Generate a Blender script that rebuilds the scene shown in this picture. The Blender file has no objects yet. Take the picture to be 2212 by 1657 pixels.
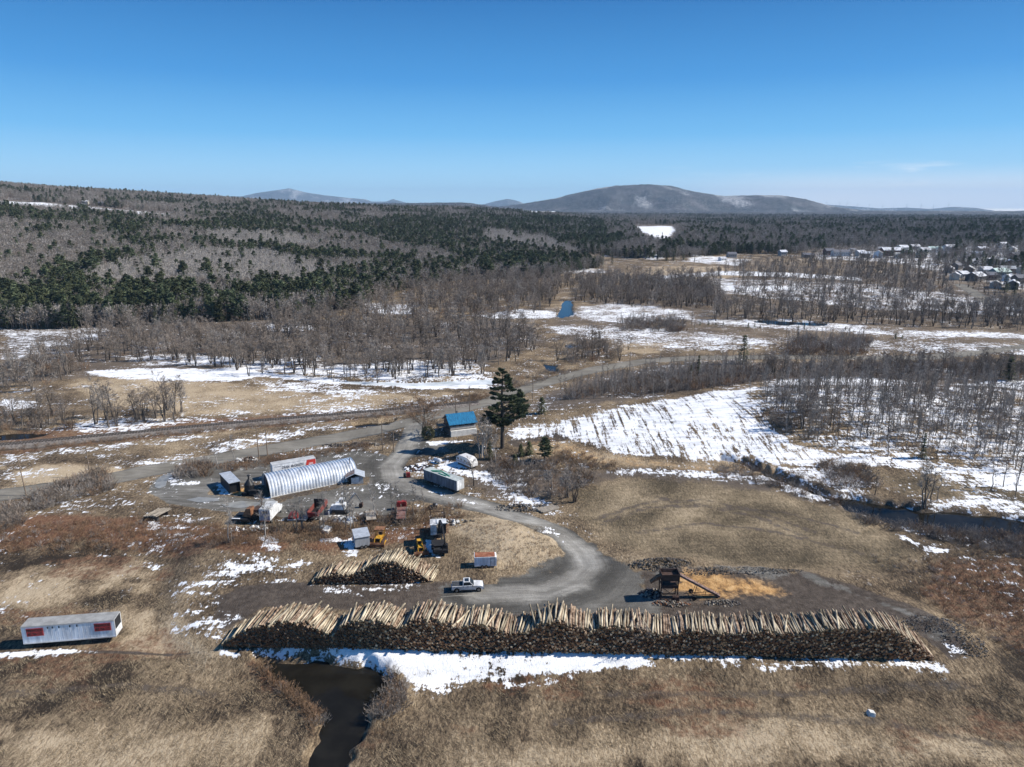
import bpy, math, random
import numpy as np
from mathutils import Vector, Matrix, Euler

R = math.radians
rng = np.random.default_rng(7)
random.seed(7)
SC = bpy.context.scene
COL = SC.collection

# ------------------------------------------------------------------ camera model
F, CX, CY, CAMH = 1534.0, 1106.0, 828.5, 67.0
PITCH = R(14.1)
cp, sp = math.cos(PITCH), math.sin(PITCH)


def rays(px, py):
    px = np.asarray(px, float); py = np.asarray(py, float)
    x = (px - CX) / F; v = (CY - py) / F
    return x, cp + v * sp, -sp + v * cp


def proj(x, y, z):
    f = y * cp - (z - CAMH) * sp
    u = y * sp + (z - CAMH) * cp
    f = np.where(f < 1e-3, 1e-3, f)
    return CX + F * x / f, CY - F * u / f, f


def flat(pts, z=0.0):
    a = np.array(pts, float)
    x, y, d = rays(a[:, 0], a[:, 1])
    t = (z - CAMH) / d
    return np.stack([x * t, y * t], 1)


# ------------------------------------------------------------------ numpy noise
def _h(ix, iy, s):
    n = (ix * 374761393 + iy * 668265263 + s * 982451653) & 0xFFFFFFFF
    n = ((n ^ (n >> 13)) * 1274126177) & 0xFFFFFFFF
    return ((n ^ (n >> 16)) & 0xFFFF) / 65535.0


def vnoise(x, y, s=0):
    x = np.asarray(x, float); y = np.asarray(y, float)
    ix = np.floor(x).astype(np.int64); iy = np.floor(y).astype(np.int64)
    fx = x - ix; fy = y - iy
    fx = fx * fx * (3 - 2 * fx); fy = fy * fy * (3 - 2 * fy)
    a = _h(ix, iy, s); b = _h(ix + 1, iy, s); c = _h(ix, iy + 1, s); d = _h(ix + 1, iy + 1, s)
    return (a * (1 - fx) + b * fx) * (1 - fy) + (c * (1 - fx) + d * fx) * fy


def fbm(x, y, s=0, o=4):
    v = 0; a = .5; t = 0
    for i in range(o):
        v = v + a * vnoise(x * 2 ** i, y * 2 ** i, s + i * 17); t += a; a *= .5
    return v / t


def sstep(a, b, x):
    t = np.clip((x - a) / (b - a), 0, 1)
    return t * t * (3 - 2 * t)


def sdf(poly, x, y):
    """signed distance (m), positive inside"""
    poly = np.asarray(poly, float)
    d = np.full(x.shape, 1e18); ins = np.zeros(x.shape, bool)
    n = len(poly)
    for i in range(n):
        ax, ay = poly[i]; bx, by = poly[(i + 1) % n]
        ex, ey = bx - ax, by - ay
        wx, wy = x - ax, y - ay
        t = np.clip((wx * ex + wy * ey) / (ex * ex + ey * ey + 1e-12), 0, 1)
        d = np.minimum(d, (wx - ex * t) ** 2 + (wy - ey * t) ** 2)
        c = (ay <= y) != (by <= y)
        with np.errstate(divide='ignore', invalid='ignore'):
            xx = ax + (y - ay) / (by - ay) * ex
        ins ^= c & (x < xx)
    d = np.sqrt(d)
    return np.where(ins, d, -d)


def sdline(line, x, y):
    """distance to a polyline"""
    d = np.full(x.shape, 1e18)
    for i in range(len(line) - 1):
        ax, ay = line[i][:2]; bx, by = line[i + 1][:2]
        ex, ey = bx - ax, by - ay
        wx, wy = x - ax, y - ay
        t = np.clip((wx * ex + wy * ey) / (ex * ex + ey * ey + 1e-12), 0, 1)
        d = np.minimum(d, (wx - ex * t) ** 2 + (wy - ey * t) ** 2)
    return np.sqrt(d)


# ------------------------------------------------------------------ terrain heights
def az_of(px, py=450):
    x, y, z = rays(px, py)
    return math.atan2(float(x), float(y))


def el_of(px, py):
    x, y, z = rays(px, py)
    return math.atan2(float(z), math.hypot(float(x), float(y)))


# one column per px: (distance, height) pairs of the land along that bearing
HC = {
    -700: [(500, 0), (900, 35), (1400, 80), (2300, 130), (3500, 140), (6000, 120)],
    0: [(500, 0), (800, 22), (1300, 62), (1600, 74), (2200, 114), (3200, 128), (6000, 100)],
    400: [(470, 0), (800, 20), (1300, 48), (1700, 62), (2200, 88), (3200, 90), (6000, 80)],
    600: [(500, 0), (850, 16), (1400, 44), (2100, 70), (3200, 66), (6000, 70)],
    800: [(560, 0), (900, 12), (1500, 36), (2100, 56), (3200, 48), (6000, 80)],
    1000: [(700, 0), (1000, 9), (1600, 32), (2300, 52), (3200, 38), (6000, 90)],
    1150: [(800, 0), (1150, 7), (1700, 28), (2500, 40), (3200, 24), (6000, 14)],
    1300: [(880, 0), (1300, 11), (1800, 16), (2600, 14), (3600, 10), (6000, 14)],
    1400: [(880, 0), (1080, 16), (1250, 24), (1500, 16), (2600, 11), (3600, 9), (6000, 14)],
    1470: [(900, 0), (1100, 14), (1300, 22), (1500, 15), (2600, 11), (3600, 9), (6000, 14)],
    1600: [(950, 0), (1300, 10), (1800, 13), (2600, 11), (3600, 8), (6000, 12)],
    1800: [(960, 0), (1350, 10), (1900, 16), (2600, 14), (3600, 8), (6000, 10)],
    2000: [(930, 1), (1200, 7), (1700, 17), (2300, 20), (3600, 10), (6000, 8)],
    2212: [(800, 1), (1100, 9), (1600, 19), (2200, 21), (3600, 12), (6000, 8)],
    2900: [(800, 1), (1100, 11), (1600, 21), (2200, 26), (3600, 14), (6000, 8)],
}
MAIN = [(900, 470), (1050, 450), (1130, 440), (1200, 428), (1280, 409), (1330, 401), (1400, 398), (1450, 402), (1500, 414),
        (1560, 423), (1620, 422), (1690, 422), (1740, 430), (1790, 444), (1850, 453), (1950, 460), (2100, 470)]
FAR = [(-300, 425), (300, 420), (520, 424), (555, 416), (600, 410), (625, 406), (660, 415), (700, 421), (760, 428), (790, 430), (803, 435), (835, 435), (848, 429),
       (864, 434), (900, 443), (940, 440), (965, 441), (990, 445), (1045, 441), (1070, 434), (1097, 429), (1120, 434), (1140, 443), (1200, 446),
       (1700, 446), (1780, 441), (1850, 446), (1900, 450), (1960, 448), (2010, 451), (2060, 446), (2110, 449), (2160, 457), (2200, 455), (2300, 450), (2900, 448)]
NAZ, NR = 520, 420
AZ0, AZ1 = R(-62), R(62)
RG = np.geomspace(30, 32000, NR)
AZG = np.linspace(AZ0, AZ1, NAZ)


def build_table():
    cols = sorted(HC)
    ca = np.array([az_of(c) for c in cols])
    T = np.zeros((len(cols), NR))
    for i, c in enumerate(cols):
        pts = [(0, 0), (HC[c][0][0] * .82, 0)] + HC[c] + [(9500, HC[c][-1][1] * .8), (13000, -60), (19000, -190), (32000, -600)]
        a = np.array(pts, float)
        T[i] = np.interp(RG, a[:, 0], a[:, 1])
    ker = np.exp(-np.linspace(-2, 2, 9) ** 2); ker /= ker.sum()
    for i in range(len(cols)):
        T[i] = np.convolve(np.pad(T[i], 4, mode='edge'), ker, mode='valid')
    Z = np.stack([np.interp(AZG, ca, T[:, j]) for j in range(NR)], 1)
    for prof, r0, w, b0 in ((MAIN, 8600, 2300, -420), (FAR, 22000, 2600, -420)):
        pa = np.array([az_of(p[0], p[1]) for p in prof]); pe = np.array([el_of(*p) for p in prof])
        e = np.interp(AZG, pa, pe)
        top = CAMH + r0 * np.tan(e)
        lo = np.exp(-np.abs((RG - r0) / w) ** 1.7)
        m = b0 + (top - b0)[:, None] * lo[None, :]
        AA, RR = np.meshgrid(AZG, RG, indexing='ij')
        m = m + (1 - lo[None, :]) * lo[None, :] * 520 * (np.abs(fbm(AA * r0 / 800, RR / 1500, 5, 4) - .5) * -2 + .25)
        Z = np.maximum(Z, m)
    return Z


ZT = build_table()
LOW = flat([(-500, 1150), (330, 1150), (420, 1180), (400, 1240), (385, 1300), (415, 1360), (468, 1404), (560, 1412), (640, 1414), (1000, 1414), (1400, 1424),
            (2050, 1458), (2135, 1420), (2110, 1375), (2000, 1310), (1880, 1262), (2100, 1230), (2700, 1200), (2900, 2600), (-900, 2600)])
PONDS = {
    'pond': [(548, 1432), (600, 1427), (690, 1430), (785, 1438), (830, 1456), (846, 1490), (806, 1540), (775, 1600), (745, 1657), (735, 1720), (655, 1720), (668, 1640), (705, 1560), (665, 1512), (600, 1468)],
    'river': [(1790, 1076), (1850, 1078), (1900, 1092), (1950, 1094), (1990, 1106), (2060, 1106), (2100, 1114), (2160, 1116), (2212, 1128), (2330, 1132), (2330, 1162), (2212, 1156), (2150, 1160), (2090, 1150), (2040, 1152), (1990, 1142), (1930, 1136), (1880, 1120), (1840, 1112)],
    'creek': [(1560, 1005), (1620, 1012), (1690, 1038), (1800, 1078), (1815, 1092), (1690, 1052), (1610, 1022), (1558, 1011)],
    'river.001': [(1199, 684), (1206, 680), (1212, 668), (1214, 655), (1222, 650), (1233, 650), (1237, 657), (1236, 668), (1238, 680), (1230, 684), (1214, 687)],
    'river.002': [(1219, 746), (1232, 744), (1240, 750), (1226, 754)],
    'pond.001': [(764, 921), (800, 915), (850, 912), (835, 924), (770, 928)],
    'pond.002': [(1168, 786), (1200, 790), (1205, 806), (1185, 802)],
    'pond.003': [(1620, 694), (1660, 692), (1720, 697), (1790, 700), (1780, 704), (1700, 703), (1640, 699)],
    'pond.004': [(700, 822), (900, 828), (1065, 820), (1062, 832), (900, 836), (760, 830)],
    'pond.005': [(0, 940), (60, 936), (110, 940), (60, 950), (0, 952)],
}
WATERZ = {'pond': -2.1, 'pond.004': -.35}
PW = {k: flat(v, WATERZ.get(k, -.55)) for k, v in PONDS.items()}
# gentle mounds: px,py centre, radii (m), turn, height
MOUNDS = [(1760, 905, 85, 42, .1, 7.0), (1090, 1165, 11, 9, 0, 1.9), (560, 1190, 14, 7, .2, 1.0), (990, 930, 25, 14, .3, .8), (1420, 1215, 9, 3, 0, 1.2),
          (1700, 1245, 20, 2.5, -.15, .9), (2040, 1365, 6, 4, -.9, .8), (1560, 1250, 8, 5, -.2, .5)]
MW = []
for m in MOUNDS:
    c = flat([(m[0], m[1])])[0]
    MW.append((c[0], c[1], m[2], m[3], m[4], m[5]))


def hz(x, y):
    x = np.asarray(x, float); y = np.asarray(y, float)
    r = np.hypot(x, y); a = np.arctan2(x, y)
    fi = np.clip((a - AZ0) / (AZ1 - AZ0) * (NAZ - 1), 0, NAZ - 1.001)
    fj = np.clip(np.log(np.maximum(r, 31) / RG[0]) / math.log(RG[-1] / RG[0]) * (NR - 1), 0, NR - 1.001)
    i = fi.astype(int); j = fj.astype(int); fi = fi - i; fj = fj - j
    z = (ZT[i, j] * (1 - fi) + ZT[i + 1, j] * fi) * (1 - fj) + (ZT[i, j + 1] * (1 - fi) + ZT[i + 1, j + 1] * fi) * fj
    hill = sstep(2, 20, z)
    z = z + hill * (fbm(x / 160, y / 160, 3) - .5) * 12 * sstep(450, 1200, r) * (1 - .6 * sstep(2000, 3500, r))
    near = r < 420
    if np.any(near):
        xn = x[near] if x.shape else x; yn = y[near] if y.shape else y
        zn = np.zeros(np.shape(xn))
        s = sdf(LOW, np.atleast_1d(xn), np.atleast_1d(yn)).reshape(np.shape(xn))
        zn = zn - 1.4 * sstep(-1.5, 5.0, s)
        for cx, cy, rx, ry, t, h in MW:
            dx = xn - cx; dy = yn - cy
            u = dx * math.cos(t) + dy * math.sin(t); v = -dx * math.sin(t) + dy * math.cos(t)
            zn = zn + h * np.exp(-(u / rx) ** 2 - (v / ry) ** 2)
        zn = zn + (fbm(xn / 9, yn / 9, 11, 3) - .5) * .5
        if x.shape:
            z = z.copy(); z[near] += zn
        else:
            z = z + zn
    for k, p in PW.items():
        lo = p.min(0) - 6; hi = p.max(0) + 6
        m = (x > lo[0]) & (x < hi[0]) & (y > lo[1]) & (y < hi[1])
        if np.any(m):
            xs = np.atleast_1d(x)[np.atleast_1d(m)]; ys = np.atleast_1d(y)[np.atleast_1d(m)]
            s = sdf(p, xs, ys) + (vnoise(xs / 1.7, ys / 1.7, 9) - .5) * 1.4
            k2 = sstep(-1.2, 1.2, s)
            if x.shape:
                z = z.copy(); z[m] = z[m] * (1 - k2) + (WATERZ.get(k, -.55) - .7) * k2
            else:
                z = z * (1 - k2[0]) + (WATERZ.get(k, -.55) - .7) * k2[0]
    return z


TG = np.geomspace(50, 30000, 900)


def G(pts):
    """photograph points -> points of the land (N,3)"""
    a = np.atleast_2d(np.array(pts, float))
    dx, dy, dz = rays(a[:, 0], a[:, 1])
    out = np.zeros((len(a), 3))
    X = dx[:, None] * TG; Y = dy[:, None] * TG; Z = CAMH + dz[:, None] * TG
    below = Z < hz(X, Y)
    for i in range(len(a)):
        k = int(np.argmax(below[i])) if below[i].any() else len(TG) - 1
        lo, hi = TG[max(k - 1, 0)], TG[k]
        for _ in range(14):
            mid = (lo + hi) / 2
            if CAMH + dz[i] * mid < float(hz(np.array([dx[i] * mid]), np.array([dy[i] * mid]))[0]):
                hi = mid
            else:
                lo = mid
        out[i] = (dx[i] * hi, dy[i] * hi, float(hz(np.array([dx[i] * hi]), np.array([dy[i] * hi]))[0]))
    return out


def g1(px, py):
    return Vector(G([(px, py)])[0])


def zat(x, y):
    return float(hz(np.array([x]), np.array([y]))[0])


# ------------------------------------------------------------------ node helpers
class N:
    def __init__(s, tree):
        s.t = tree

    def new(s, typ, **kw):
        n = s.t.nodes.new(typ)
        for k, v in kw.items():
            setattr(n, k, v)
        return n

    def put(s, sock, v):
        if isinstance(v, bpy.types.NodeSocket):
            s.t.links.new(v, sock)
        elif v is not None:
            if isinstance(v, (tuple, list)) and len(v) == 3 and len(sock.default_value) == 4:
                v = (*v, 1)
            sock.default_value = v

    def math(s, op, a, b=None, c=None, clamp=False):
        n = s.new('ShaderNodeMath', operation=op, use_clamp=clamp)
        s.put(n.inputs[0], a)
        if b is not None: s.put(n.inputs[1], b)
        if c is not None: s.put(n.inputs[2], c)
        return n.outputs[0]

    def mix(s, f, a, b, blend='MIX'):
        n = s.new('ShaderNodeMix', data_type='RGBA', blend_type=blend)
        s.put(n.inputs[0], f); s.put(n.inputs[6], a); s.put(n.inputs[7], b)
        return n.outputs[2]

    def noise(s, vec, scale, detail=3, rough=.55, dist=0):
        n = s.new('ShaderNodeTexNoise')
        s.put(n.inputs['Vector'], vec); n.inputs['Scale'].default_value = scale
        n.inputs['Detail'].default_value = detail; n.inputs['Roughness'].default_value = rough
        n.inputs['Distortion'].default_value = dist
        return n.outputs[0]

    def mapping(s, vec, scale=(1, 1, 1), rot=(0, 0, 0), loc=(0, 0, 0)):
        n = s.new('ShaderNodeMapping')
        s.put(n.inputs[0], vec); n.inputs[1].default_value = loc; n.inputs[2].default_value = rot; n.inputs[3].default_value = scale
        return n.outputs[0]

    def rng(s, v, a, b, c=0, d=1, smooth=True):
        n = s.new('ShaderNodeMapRange', interpolation_type='SMOOTHSTEP' if smooth else 'LINEAR')
        s.put(n.inputs[0], v)
        for i, q in enumerate((a, b, c, d)): s.put(n.inputs[i + 1], q)
        return n.outputs[0]

    def ramp(s, v, stops):
        n = s.new('ShaderNodeValToRGB')
        e = n.color_ramp.elements
        while len(e) < len(stops): e.new(.5)
        for q, (p, c) in zip(e, stops):
            q.position = p; q.color = (*c, 1)
        s.put(n.inputs[0], v)
        return n.outputs[0]

    def bump(s, h, strength, dist):
        n = s.new('ShaderNodeBump')
        n.inputs['Strength'].default_value = strength; n.inputs['Distance'].default_value = dist
        s.put(n.inputs['Height'], h)
        return n.outputs[0]


MATS = {}


def mat(name, col, rough=.8, var=.25, scale=3.0, metal=0.0, rnd=0.0, spec=.3, col2=None, bump=0.0, stretch=None, use_obj=True):
    if name in MATS: return MATS[name]
    m = bpy.data.materials.new(name); m.use_nodes = True
    t = N(m.node_tree); b = m.node_tree.nodes['Principled BSDF']
    tc = t.new('ShaderNodeTexCoord').outputs['Object'] if use_obj else t.new('ShaderNodeNewGeometry').outputs['Position']
    if stretch: tc = t.mapping(tc, stretch)
    n1 = t.noise(tc, scale, 5, .62)
    f = t.rng(n1, .3, .7)
    dark = tuple(c * (1 - var) for c in col); light = tuple(min(1, c * (1 + var * .6)) for c in col)
    c = t.mix(f, dark, col2 if col2 else light)
    if rnd:
        oi = t.new('ShaderNodeObjectInfo').outputs['Random']
        k = t.rng(oi, 0, 1, 1 - rnd, 1 + rnd, False)
        hs = t.new('ShaderNodeHueSaturation'); t.put(hs.inputs['Value'], k); t.put(hs.inputs['Color'], c); c = hs.outputs[0]
    t.put(b.inputs['Base Color'], c)
    b.inputs['Roughness'].default_value = rough; b.inputs['Metallic'].default_value = metal
    b.inputs['Specular IOR Level'].default_value = spec
    if bump: t.put(b.inputs['Normal'], t.bump(n1, bump, .05))
    MATS[name] = m
    return m


# ------------------------------------------------------------------ mesh helpers
class MB:
    def __init__(s):
        s.v = []; s.f = []; s.m = []

    def add(s, vs, fs, m=0):
        o = len(s.v); s.v.extend([tuple(v) for v in vs])
        for f in fs:
            s.f.append(tuple(i + o for i in f)); s.m.append(m)

    def box(s, c, d, rz=0, m=0, tilt=None, taper=None):
        x, y, z = d[0] / 2, d[1] / 2, d[2] / 2
        vs = [Vector((a * x, b * y, e * z)) for e in (-1, 1) for b in (-1, 1) for a in (-1, 1)]
        if taper:
            for q in vs[4:]: q.x *= taper[0]; q.y *= taper[1]
        M = Matrix.Translation(c) @ Matrix.Rotation(rz, 4, 'Z')
        if tilt: M = M @ Euler(tilt).to_matrix().to_4x4()
        s.add([M @ v for v in vs], [(0, 2, 3, 1), (4, 5, 7, 6), (0, 1, 5, 4), (2, 6, 7, 3), (0, 4, 6, 2), (1, 3, 7, 5)], m)
        return s

    def prism(s, poly, y0, y1, m=0, axis='y'):
        """poly in x-z, pushed along y"""
        n = len(poly)
        if axis == 'y':
            vs = [(p[0], y0, p[1]) for p in poly] + [(p[0], y1, p[1]) for p in poly]
        elif axis == 'x':
            vs = [(y0, p[0], p[1]) for p in poly] + [(y1, p[0], p[1]) for p in poly]
        else:
            vs = [(p[0], p[1], y0) for p in poly] + [(p[0], p[1], y1) for p in poly]
        fs = [tuple(range(n)), tuple(range(2 * n - 1, n - 1, -1))] + [(i, i + n, (i + 1) % n + n, (i + 1) % n) for i in range(n)]
        s.add(vs, fs, m); return s

    def tube(s, pts, rad, n=6, m=0, cap=False, mcap=None):
        pts = [Vector(p) for p in pts]; o = len(s.v)
        if not hasattr(rad, '__len__'): rad = [rad] * len(pts)
        for i, p in enumerate(pts):
            d = (pts[min(i + 1, len(pts) - 1)] - pts[max(i - 1, 0)])
            d = d.normalized() if d.length > 1e-9 else Vector((0, 0, 1))
            u = d.cross(Vector((0, 0, 1)) if abs(d.z) < .95 else Vector((1, 0, 0))).normalized(); w = d.cross(u)
            for k in range(n):
                a = 2 * math.pi * k / n
                s.v.append(tuple(p + (u * math.cos(a) + w * math.sin(a)) * rad[i]))
        for i in range(len(pts) - 1):
            for k in range(n):
                a = o + i * n + k; b = o + i * n + (k + 1) % n
                s.f.append((a, b, b + n, a + n)); s.m.append(m)
        if cap:
            s.f.append(tuple(o + k for k in range(n))[::-1]); s.m.append(m if mcap is None else mcap)
            e = o + (len(pts) - 1) * n
            s.f.append(tuple(e + k for k in range(n))); s.m.append(m if mcap is None else mcap)
        return s

    def bar(s, a, b, w, m=0, h=None):
        a = Vector(a); b = Vector(b); d = b - a; L = d.length
        q = d.to_track_quat('X', 'Z').to_matrix().to_4x4()
        M = Matrix.Translation((a + b) / 2) @ q
        x, y, z = L / 2, w / 2, (h or w) / 2
        vs = [M @ Vector((i * x, j * y, k * z)) for k in (-1, 1) for j in (-1, 1) for i in (-1, 1)]
        s.add(vs, [(0, 2, 3, 1), (4, 5, 7, 6), (0, 1, 5, 4), (2, 6, 7, 3), (0, 4, 6, 2), (1, 3, 7, 5)], m)
        return s

    def tri(s, a, b, c, m=0):
        o = len(s.v); s.v += [tuple(a), tuple(b), tuple(c)]; s.f.append((o, o + 1, o + 2)); s.m.append(m)

    def join(s, q):
        s.add(q.v, q.f); s.m[-len(q.f):] = q.m
        return s

    def mesh(s, name, mats, smooth=False):
        me = bpy.data.meshes.new(name)
        me.from_pydata(s.v, [], s.f)
        for q in (mats if isinstance(mats, (list, tuple)) else [mats]): me.materials.append(q)
        if s.m and max(s.m) > 0: me.polygons.foreach_set('material_index', s.m)
        if smooth: me.polygons.foreach_set('use_smooth', [True] * len(s.f))
        me.update()
        return me


def npmesh(name, v, f, mats, smooth=False):
    """v (N,3), f (M,k) -> mesh, k = 3 or 4"""
    me = bpy.data.meshes.new(name)
    n, k = f.shape
    me.vertices.add(len(v)); me.vertices.foreach_set('co', np.ascontiguousarray(v, dtype=np.float32).ravel())
    me.loops.add(n * k); me.loops.foreach_set('vertex_index', np.ascontiguousarray(f, dtype=np.int32).ravel())
    me.polygons.add(n); me.polygons.foreach_set('loop_start', np.arange(0, n * k, k, dtype=np.int32))
    if smooth: me.polygons.foreach_set('use_smooth', np.ones(n, bool))
    for q in (mats if isinstance(mats, (list, tuple)) else [mats]): me.materials.append(q)
    me.update(calc_edges=True)
    return me


def link(name, data, parent=None, loc=None, rz=None):
    o = bpy.data.objects.new(name, data); COL.objects.link(o)
    if parent is not None: o.parent = parent
    if loc is not None: o.location = loc
    if rz is not None: o.rotation_euler = (0, 0, rz)
    return o


def part(name, mb, mats, parent, label=None, smooth=False):
    o = link(name, mb.mesh(name, mats, smooth), parent)
    if label: o['label'] = label
    return o


def tag(o, label=None, cat=None, group=None, kind=None):
    if label: o['label'] = label
    if cat: o['category'] = cat
    if group: o['group'] = group
    if kind: o['kind'] = kind
    return o


def thing(name, label, cat, loc, rz=0, group=None):
    o = link(name, None, None, loc, rz); o.empty_display_size = .3
    return tag(o, label, cat, group)


def between(pa, pb, z=0.0):
    """from two photograph points of a base edge: middle, bearing, length"""
    a, b = flat([pa, pb], z)
    d = b - a; m = (a + b) / 2
    return m, math.atan2(d[1], d[0]), float(np.hypot(*d))
# ================================================================== light, sky, camera
SUN_EL, SUN_AZ = R(40), R(87)          # azimuth clockwise from +Y
cam_d = bpy.data.cameras.new('camera'); cam = bpy.data.objects.new('camera', cam_d); COL.objects.link(cam)
cam.location = (0, 0, CAMH); cam.rotation_euler = (R(90) - PITCH, 0, 0)
cam_d.sensor_width = 36; cam_d.lens = 36 * F / 2212; cam_d.clip_start = 1; cam_d.clip_end = 80000
SC.camera = cam
W = bpy.data.worlds.new('World'); SC.world = W; W.use_nodes = True
t = N(W.node_tree); bg = W.node_tree.nodes['Background']
sky = t.new('ShaderNodeTexSky', sky_type='NISHITA'); sky.sun_disc = False
sky.sun_elevation = SUN_EL; sky.sun_rotation = SUN_AZ; sky.altitude = 600; sky.air_density = 1.0; sky.dust_density = .15; sky.ozone_density = 3.0
gen = t.new('ShaderNodeTexCoord').outputs['Generated']
sep = t.new('ShaderNodeSeparateXYZ'); t.put(sep.inputs[0], gen)
# a thin veil of cloud low over the far hills to the east
band = t.math('MULTIPLY', t.rng(sep.outputs[2], .012, .034), t.rng(sep.outputs[2], .058, .036))
low = t.rng(sep.outputs[2], .05, .005)
east = t.rng(sep.outputs[0], .1, .42)
nz = t.noise(t.mapping(gen, (7, 7, 60)), 1.0, 5, .6)
puff = t.math('MULTIPLY', t.rng(nz, .56, .74), band)
f = t.math('MULTIPLY', t.math('ADD', t.math('MULTIPLY', low, 1.0), t.math('MULTIPLY', puff, .5)), east, clamp=True)
el = t.math('MAXIMUM', sep.outputs[2], 0.0)
clear = t.ramp(el, [(0.0, (.48, .77, .94)), (.03, (.345, .65, .89)), (.09, (.12, .42, .765)), (.155, (.036, .255, .615)), (.25, (.008, .138, .41)), (1.0, (.006, .065, .24))])
blue = t.mix(.95, sky.outputs[0], t.mix(1.0, clear, (9.5, 9.5, 9.5), 'MULTIPLY'))
t.put(bg.inputs[0], t.mix(f, blue, (9.0, 9.2, 9.6)))
bg.inputs[1].default_value = .10
sun_d = bpy.data.lights.new('sun', 'SUN'); sun_d.energy = 5.0; sun_d.angle = R(.53); sun_d.color = (1, .95, .87)
sun = bpy.data.objects.new('sun', sun_d); COL.objects.link(sun)
sd = Vector((math.sin(SUN_AZ) * math.cos(SUN_EL), math.cos(SUN_AZ) * math.cos(SUN_EL), math.sin(SUN_EL)))
sun.rotation_euler = sd.to_track_quat('Z', 'Y').to_euler()
SC.view_settings.view_transform = 'Standard'; SC.view_settings.look = 'None'; SC.view_settings.exposure = 0.4; SC.view_settings.gamma = 1
SC.cycles.max_bounces = 6; SC.cycles.diffuse_bounces = 2; SC.cycles.glossy_bounces = 2; SC.cycles.volume_bounces = 0; SC.cycles.transparent_max_bounces = 4
SC.cycles.use_denoising = True

# ================================================================== ground fields (soft masks on the land)
def line(pts):
    return [tuple(p[:2]) for p in G(pts)]

ROAD = line([(-120, 1084), (60, 1062), (170, 1045), (330, 1015), (450, 995), (560, 975), (700, 950), (800, 932), (870, 915), (960, 892), (1010, 880), (1060, 866), (1100, 852), (1160, 832),
             (1230, 811), (1300, 795), (1400, 779), (1500, 773), (1600, 772), (1750, 771), (1900, 773), (2000, 773), (2090, 764), (2240, 746)])
ROAD2 = line([(2075, 615), (2105, 633), (2130, 648), (2145, 660)])
DRIVE = line([(900, 912), (890, 940), (872, 978), (845, 1005), (850, 1030), (890, 1052), (960, 1072), (1060, 1098), (1150, 1128), (1215, 1155), (1255, 1190), (1275, 1225), (1245, 1255), (1180, 1280), (1040, 1285)])
TRACK = line([(-120, 977), (0, 966), (200, 948), (400, 928), (600, 910), (800, 893), (950, 880), (1035, 872), (1080, 866)])
MTR = [line(q) for q in ([(1290, 1120), (1400, 1085), (1520, 1080), (1640, 1105), (1760, 1150)], [(1300, 1132), (1400, 1096), (1520, 1092), (1640, 1118), (1740, 1160)], [(1420, 1075), (1560, 1098), (1700, 1108), (1850, 1150)], [(1380, 1150), (1520, 1130), (1680, 1150), (1860, 1195)],
                          [(20, 1500), (260, 1480), (460, 1500)], [(1200, 1560), (1500, 1535), (1900, 1560), (2212, 1620)], [(1300, 1500), (1700, 1500), (2100, 1480)])]
CTR = [line(q) for q in ([(1110, 955), (1180, 945), (1330, 905), (1480, 868), (1640, 838)], [(1120, 962), (1200, 950), (1350, 908)])]
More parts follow.
